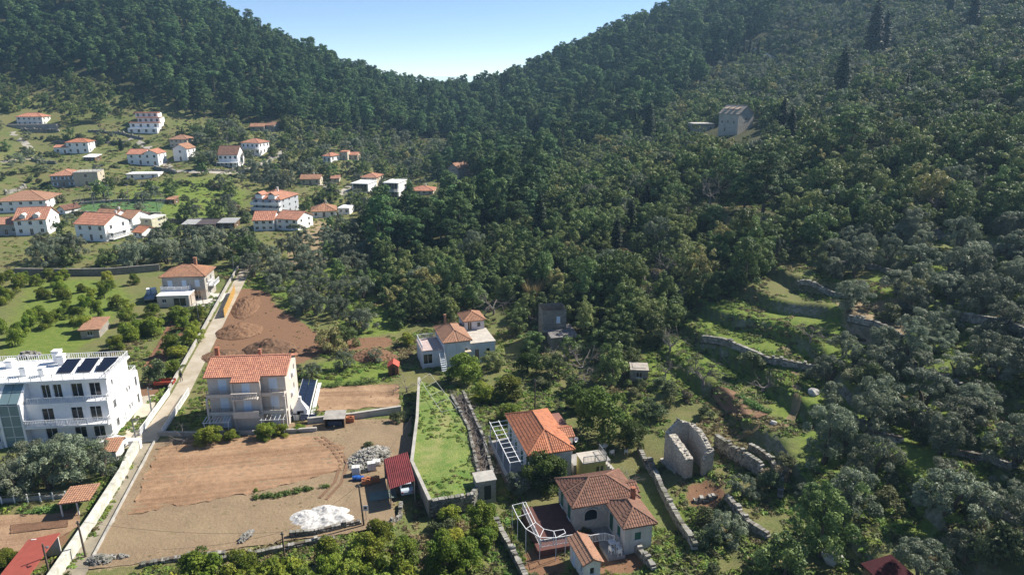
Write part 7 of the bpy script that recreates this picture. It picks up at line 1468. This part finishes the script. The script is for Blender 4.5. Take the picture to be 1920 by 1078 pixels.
# low weeds and tufts: ground cover nobody could count
def tuftmesh(seed, mat, n=26, s=.22):
    rng = np.random.default_rng(seed); V, F, t = leaves([(0, 0, .05, .42), (.3, .1, .05, .3), (-.25, .2, .04, .3)], n, s, .4, rng, .5, .25, .6, .55); return npmesh('tuft', V, F, mat, t)

# ---------------------------------------------------------------- plant the hillsides
CAND = scatter()
IND = {}; REST = []
order = sorted(range(len(CAND)), key=lambda i: -CAND[i][9])
CAP = {'pine': 280, 'oak': 280, 'olive': 290, 'bush': 150, 'citrus': 200, 'cypress': 60, 'bare': 60, 'stonepine': 40}
for i in order:
    c = CAND[i]; inside = -25 < c[6] < 1945 and 5 < c[7] < 1100
    if inside and IND.get(c[1], 0) < CAP[c[1]]:
        IND[c[1]] = IND.get(c[1], 0) + 1
        lab = KADJ[c[1]] + ' ' + RNAME[c[0]] + where(c[0], c[6], c[7])
        plant(c[1], (c[2], c[3], c[4] - 0.1), c[5], lab, KADJ[c[1]] + 's ' + RNAME[c[0]] + where(c[0], c[6], c[7]), lod=0 if c[8] < 190 else 1, sz=random.uniform(.75, 1.3))
    else: REST.append(c)
# what is left over reads as one wood: points carrying tree instances
src = bpy.data.collections.new('wood_sources'); kinds = ['pine', 'oak', 'olive', 'bush', 'citrus', 'cypress', 'bare', 'stonepine']; KIDX = {}
n_ = 0
for k in kinds:
    for v in range(NVAR[k]):
        tm, cm = proto(k, v, 1)
        bm = bmesh.new(); bm.from_mesh(cm); me = bpy.data.meshes.new('wood_tree'); bm.to_mesh(me); bm.free()
        me.materials.append(cm.materials[0])
        ob = bpy.data.objects.new('wood_tree_%03d' % n_, me); src.objects.link(ob); KIDX[(k, v)] = n_; n_ += 1
wm = bpy.data.meshes.new('distant_woods')
wm.from_pydata([(c[2], c[3], c[4] - 0.1) for c in REST], [], [])
rr = np.random.default_rng(5)
a1 = wm.attributes.new('pick', 'INT', 'POINT'); a1.data.foreach_set('value', np.array([KIDX[(c[1], int(rr.integers(NVAR[c[1]])))] for c in REST], np.int32))
a2 = wm.attributes.new('turn', 'FLOAT_VECTOR', 'POINT'); t_ = np.zeros((len(REST), 3), np.float32); t_[:, 2] = rr.random(len(REST)) * 6.28; a2.data.foreach_set('vector', t_.ravel())
a3 = wm.attributes.new('size', 'FLOAT_VECTOR', 'POINT'); s_ = np.array([[c[5]] * 3 for c in REST], np.float32); s_[:, 2] *= rr.uniform(.85, 1.25, len(REST)); a3.data.foreach_set('vector', s_.ravel())
wo = tag(link('distant_woods', wm), 'dense woods covering the far slopes', kind='stuff')
ng = bpy.data.node_groups.new('plant_woods', 'GeometryNodeTree')
ng.interface.new_socket('Geometry', in_out='INPUT', socket_type='NodeSocketGeometry'); ng.interface.new_socket('Geometry', in_out='OUTPUT', socket_type='NodeSocketGeometry')
gi = ng.nodes.new('NodeGroupInput'); go = ng.nodes.new('NodeGroupOutput'); ip = ng.nodes.new('GeometryNodeInstanceOnPoints'); ci = ng.nodes.new('GeometryNodeCollectionInfo')
ci.inputs[0].default_value = src; ci.inputs[1].default_value = True; ci.inputs[2].default_value = True
ip.inputs['Pick Instance'].default_value = True
def nattr(nm, ty):
    n = ng.nodes.new('GeometryNodeInputNamedAttribute'); n.data_type = ty; n.inputs[0].default_value = nm; return n.outputs[0]
ng.links.new(gi.outputs[0], ip.inputs['Points']); ng.links.new(ci.outputs[0], ip.inputs['Instance'])
ng.links.new(nattr('pick', 'INT'), ip.inputs['Instance Index'])
er = ng.nodes.new('FunctionNodeEulerToRotation'); ng.links.new(nattr('turn', 'FLOAT_VECTOR'), er.inputs[0]); ng.links.new(er.outputs[0], ip.inputs['Rotation'])
ng.links.new(nattr('size', 'FLOAT_VECTOR'), ip.inputs['Scale']); ng.links.new(ip.outputs[0], go.inputs[0])
md = wo.modifiers.new('plant_woods', 'NODES'); md.node_group = ng
print('trees', IND, 'rest', len(REST))
# ---------------------------------------------------------------- weeds and tufts over the near ground
tc = bpy.data.collections.new('tuft_sources'); wl = [leafmat('weed_green', (.10, .19, .03), (.26, .32, .07), None, .3, .6, .03), leafmat('weed_olive', (.07, .085, .03), (.17, .17, .07), None, .3, .6, .02), leafmat('weed_dry', (.17, .14, .07), (.30, .25, .13), None, .3, .7, .02)]
for i in range(6): tc.objects.link(bpy.data.objects.new('tuft_%d' % i, tuftmesh(i, wl[i // 2])))
rg = np.random.default_rng(21); N_ = 60000; X = np.concatenate([rg.uniform(-75, 95, N_), rg.uniform(-220, 60, 16000)]); Y = np.concatenate([52 + 125 * rg.random(N_) ** 1.3, rg.uniform(170, 420, 16000)]); Z = Hn(X, Y); PX, PY, DP = proj(X, Y, Z)
ok = (PX > -60) & (PX < 1980) & (PY < 1120)
clump = vnoise(X / 4.5, Y / 4.5, 41) * .7 + vnoise(X / 1.6, Y / 1.6, 42) * .3
ok &= clump > .42
bare_ = np.zeros(len(X), bool)
for q in SOIL + DRY[:1]: bare_ |= inpoly(X, Y, q)
keep = []
for pl in ([(280,815),(760,775),(780,985),(540,1015),(120,1090),(170,1050)], [(588,724),(752,716),(752,766),(592,776)], [(265,694),(318,600),(366,598),(300,694)], [(-60,964),(152,960),(152,1040),(-60,1060)]): bare_ |= inpoly(PX, PY, pl)
dryp = inpoly(PX, PY, [(280,825),(760,785),(780,985),(540,1012),(150,1075),(170,1050)]); plo = inpoly(PX, PY, [(300,838),(400,822),(520,815),(600,820),(650,842),(640,882),(560,905),(420,935),(240,966),(262,922)])
ok &= (~bare_) | (rg.random(len(X)) < np.where(plo, .05, np.where(dryp, .55, .10)))
lc = np.array([[p.x, p.y] for p in LC]);
for a, b in zip(lc, lc[1:]):
    d = b - a; t = np.clip(((X - a[0]) * d[0] + (Y - a[1]) * d[1]) / (d @ d), 0, 1); ok &= np.hypot(X - a[0] - t * d[0], Y - a[1] - t * d[1]) > 1.9
for f in FOOT: 
    if f[2] > 3: ok &= (X - f[0]) ** 2 + (Y - f[1]) ** 2 > (f[2] * .62) ** 2
lawnin_ = 0
lawnin = inpoly(X, Y, [tuple(q[:2]) for q in LT]); Z = np.where(lawnin, lawnz(X, Y), Z)
ok &= ~(lawnin & (rg.random(len(X)) < .3)); LI = lawnin[ok]; DI = (bare_ & ~lawnin)[ok]
X, Y, Z, cl = X[ok], Y[ok], Z[ok], clump[ok]; n_ = len(X)
tm_ = bpy.data.meshes.new('ground_cover'); tm_.from_pydata(np.stack([X, Y, Z], 1).tolist(), [], [])
pk = np.where(vnoise(X / 9, Y / 9, 44) + rg.normal(size=n_) * .15 > .74, 4, np.where(rg.random(n_) < .7, 0, 2)) + rg.integers(0, 2, n_); pk = np.where(LI & (rg.random(n_) < .75), rg.integers(0, 2, n_), np.where(DI & (rg.random(n_) < .8), 4 + rg.integers(0, 2, n_), pk)); tm_.attributes.new('pick', 'INT', 'POINT').data.foreach_set('value', pk.astype(np.int32))
t_ = np.zeros((n_, 3), np.float32); t_[:, 2] = rg.random(n_) * 6.28; tm_.attributes.new('turn', 'FLOAT_VECTOR', 'POINT').data.foreach_set('vector', t_.ravel())
s_ = (rg.uniform(.5, 1.2, n_) * np.where(LI, .7, np.where(DI, .42, 1)) * (1 + .004 * np.maximum(0, Y - 120)))[:, None] * np.array([1, 1, .8]); tm_.attributes.new('size', 'FLOAT_VECTOR', 'POINT').data.foreach_set('vector', s_.astype(np.float32).ravel())
to = tag(link('ground_cover', tm_), 'weeds and grass tufts over the ground', kind='stuff'); ng2 = ng.copy(); [n for n in ng2.nodes if n.type == 'COLLECTION_INFO'][0].inputs[0].default_value = tc; to.modifiers.new('tufts', 'NODES').node_group = ng2
print('tufts', n_)
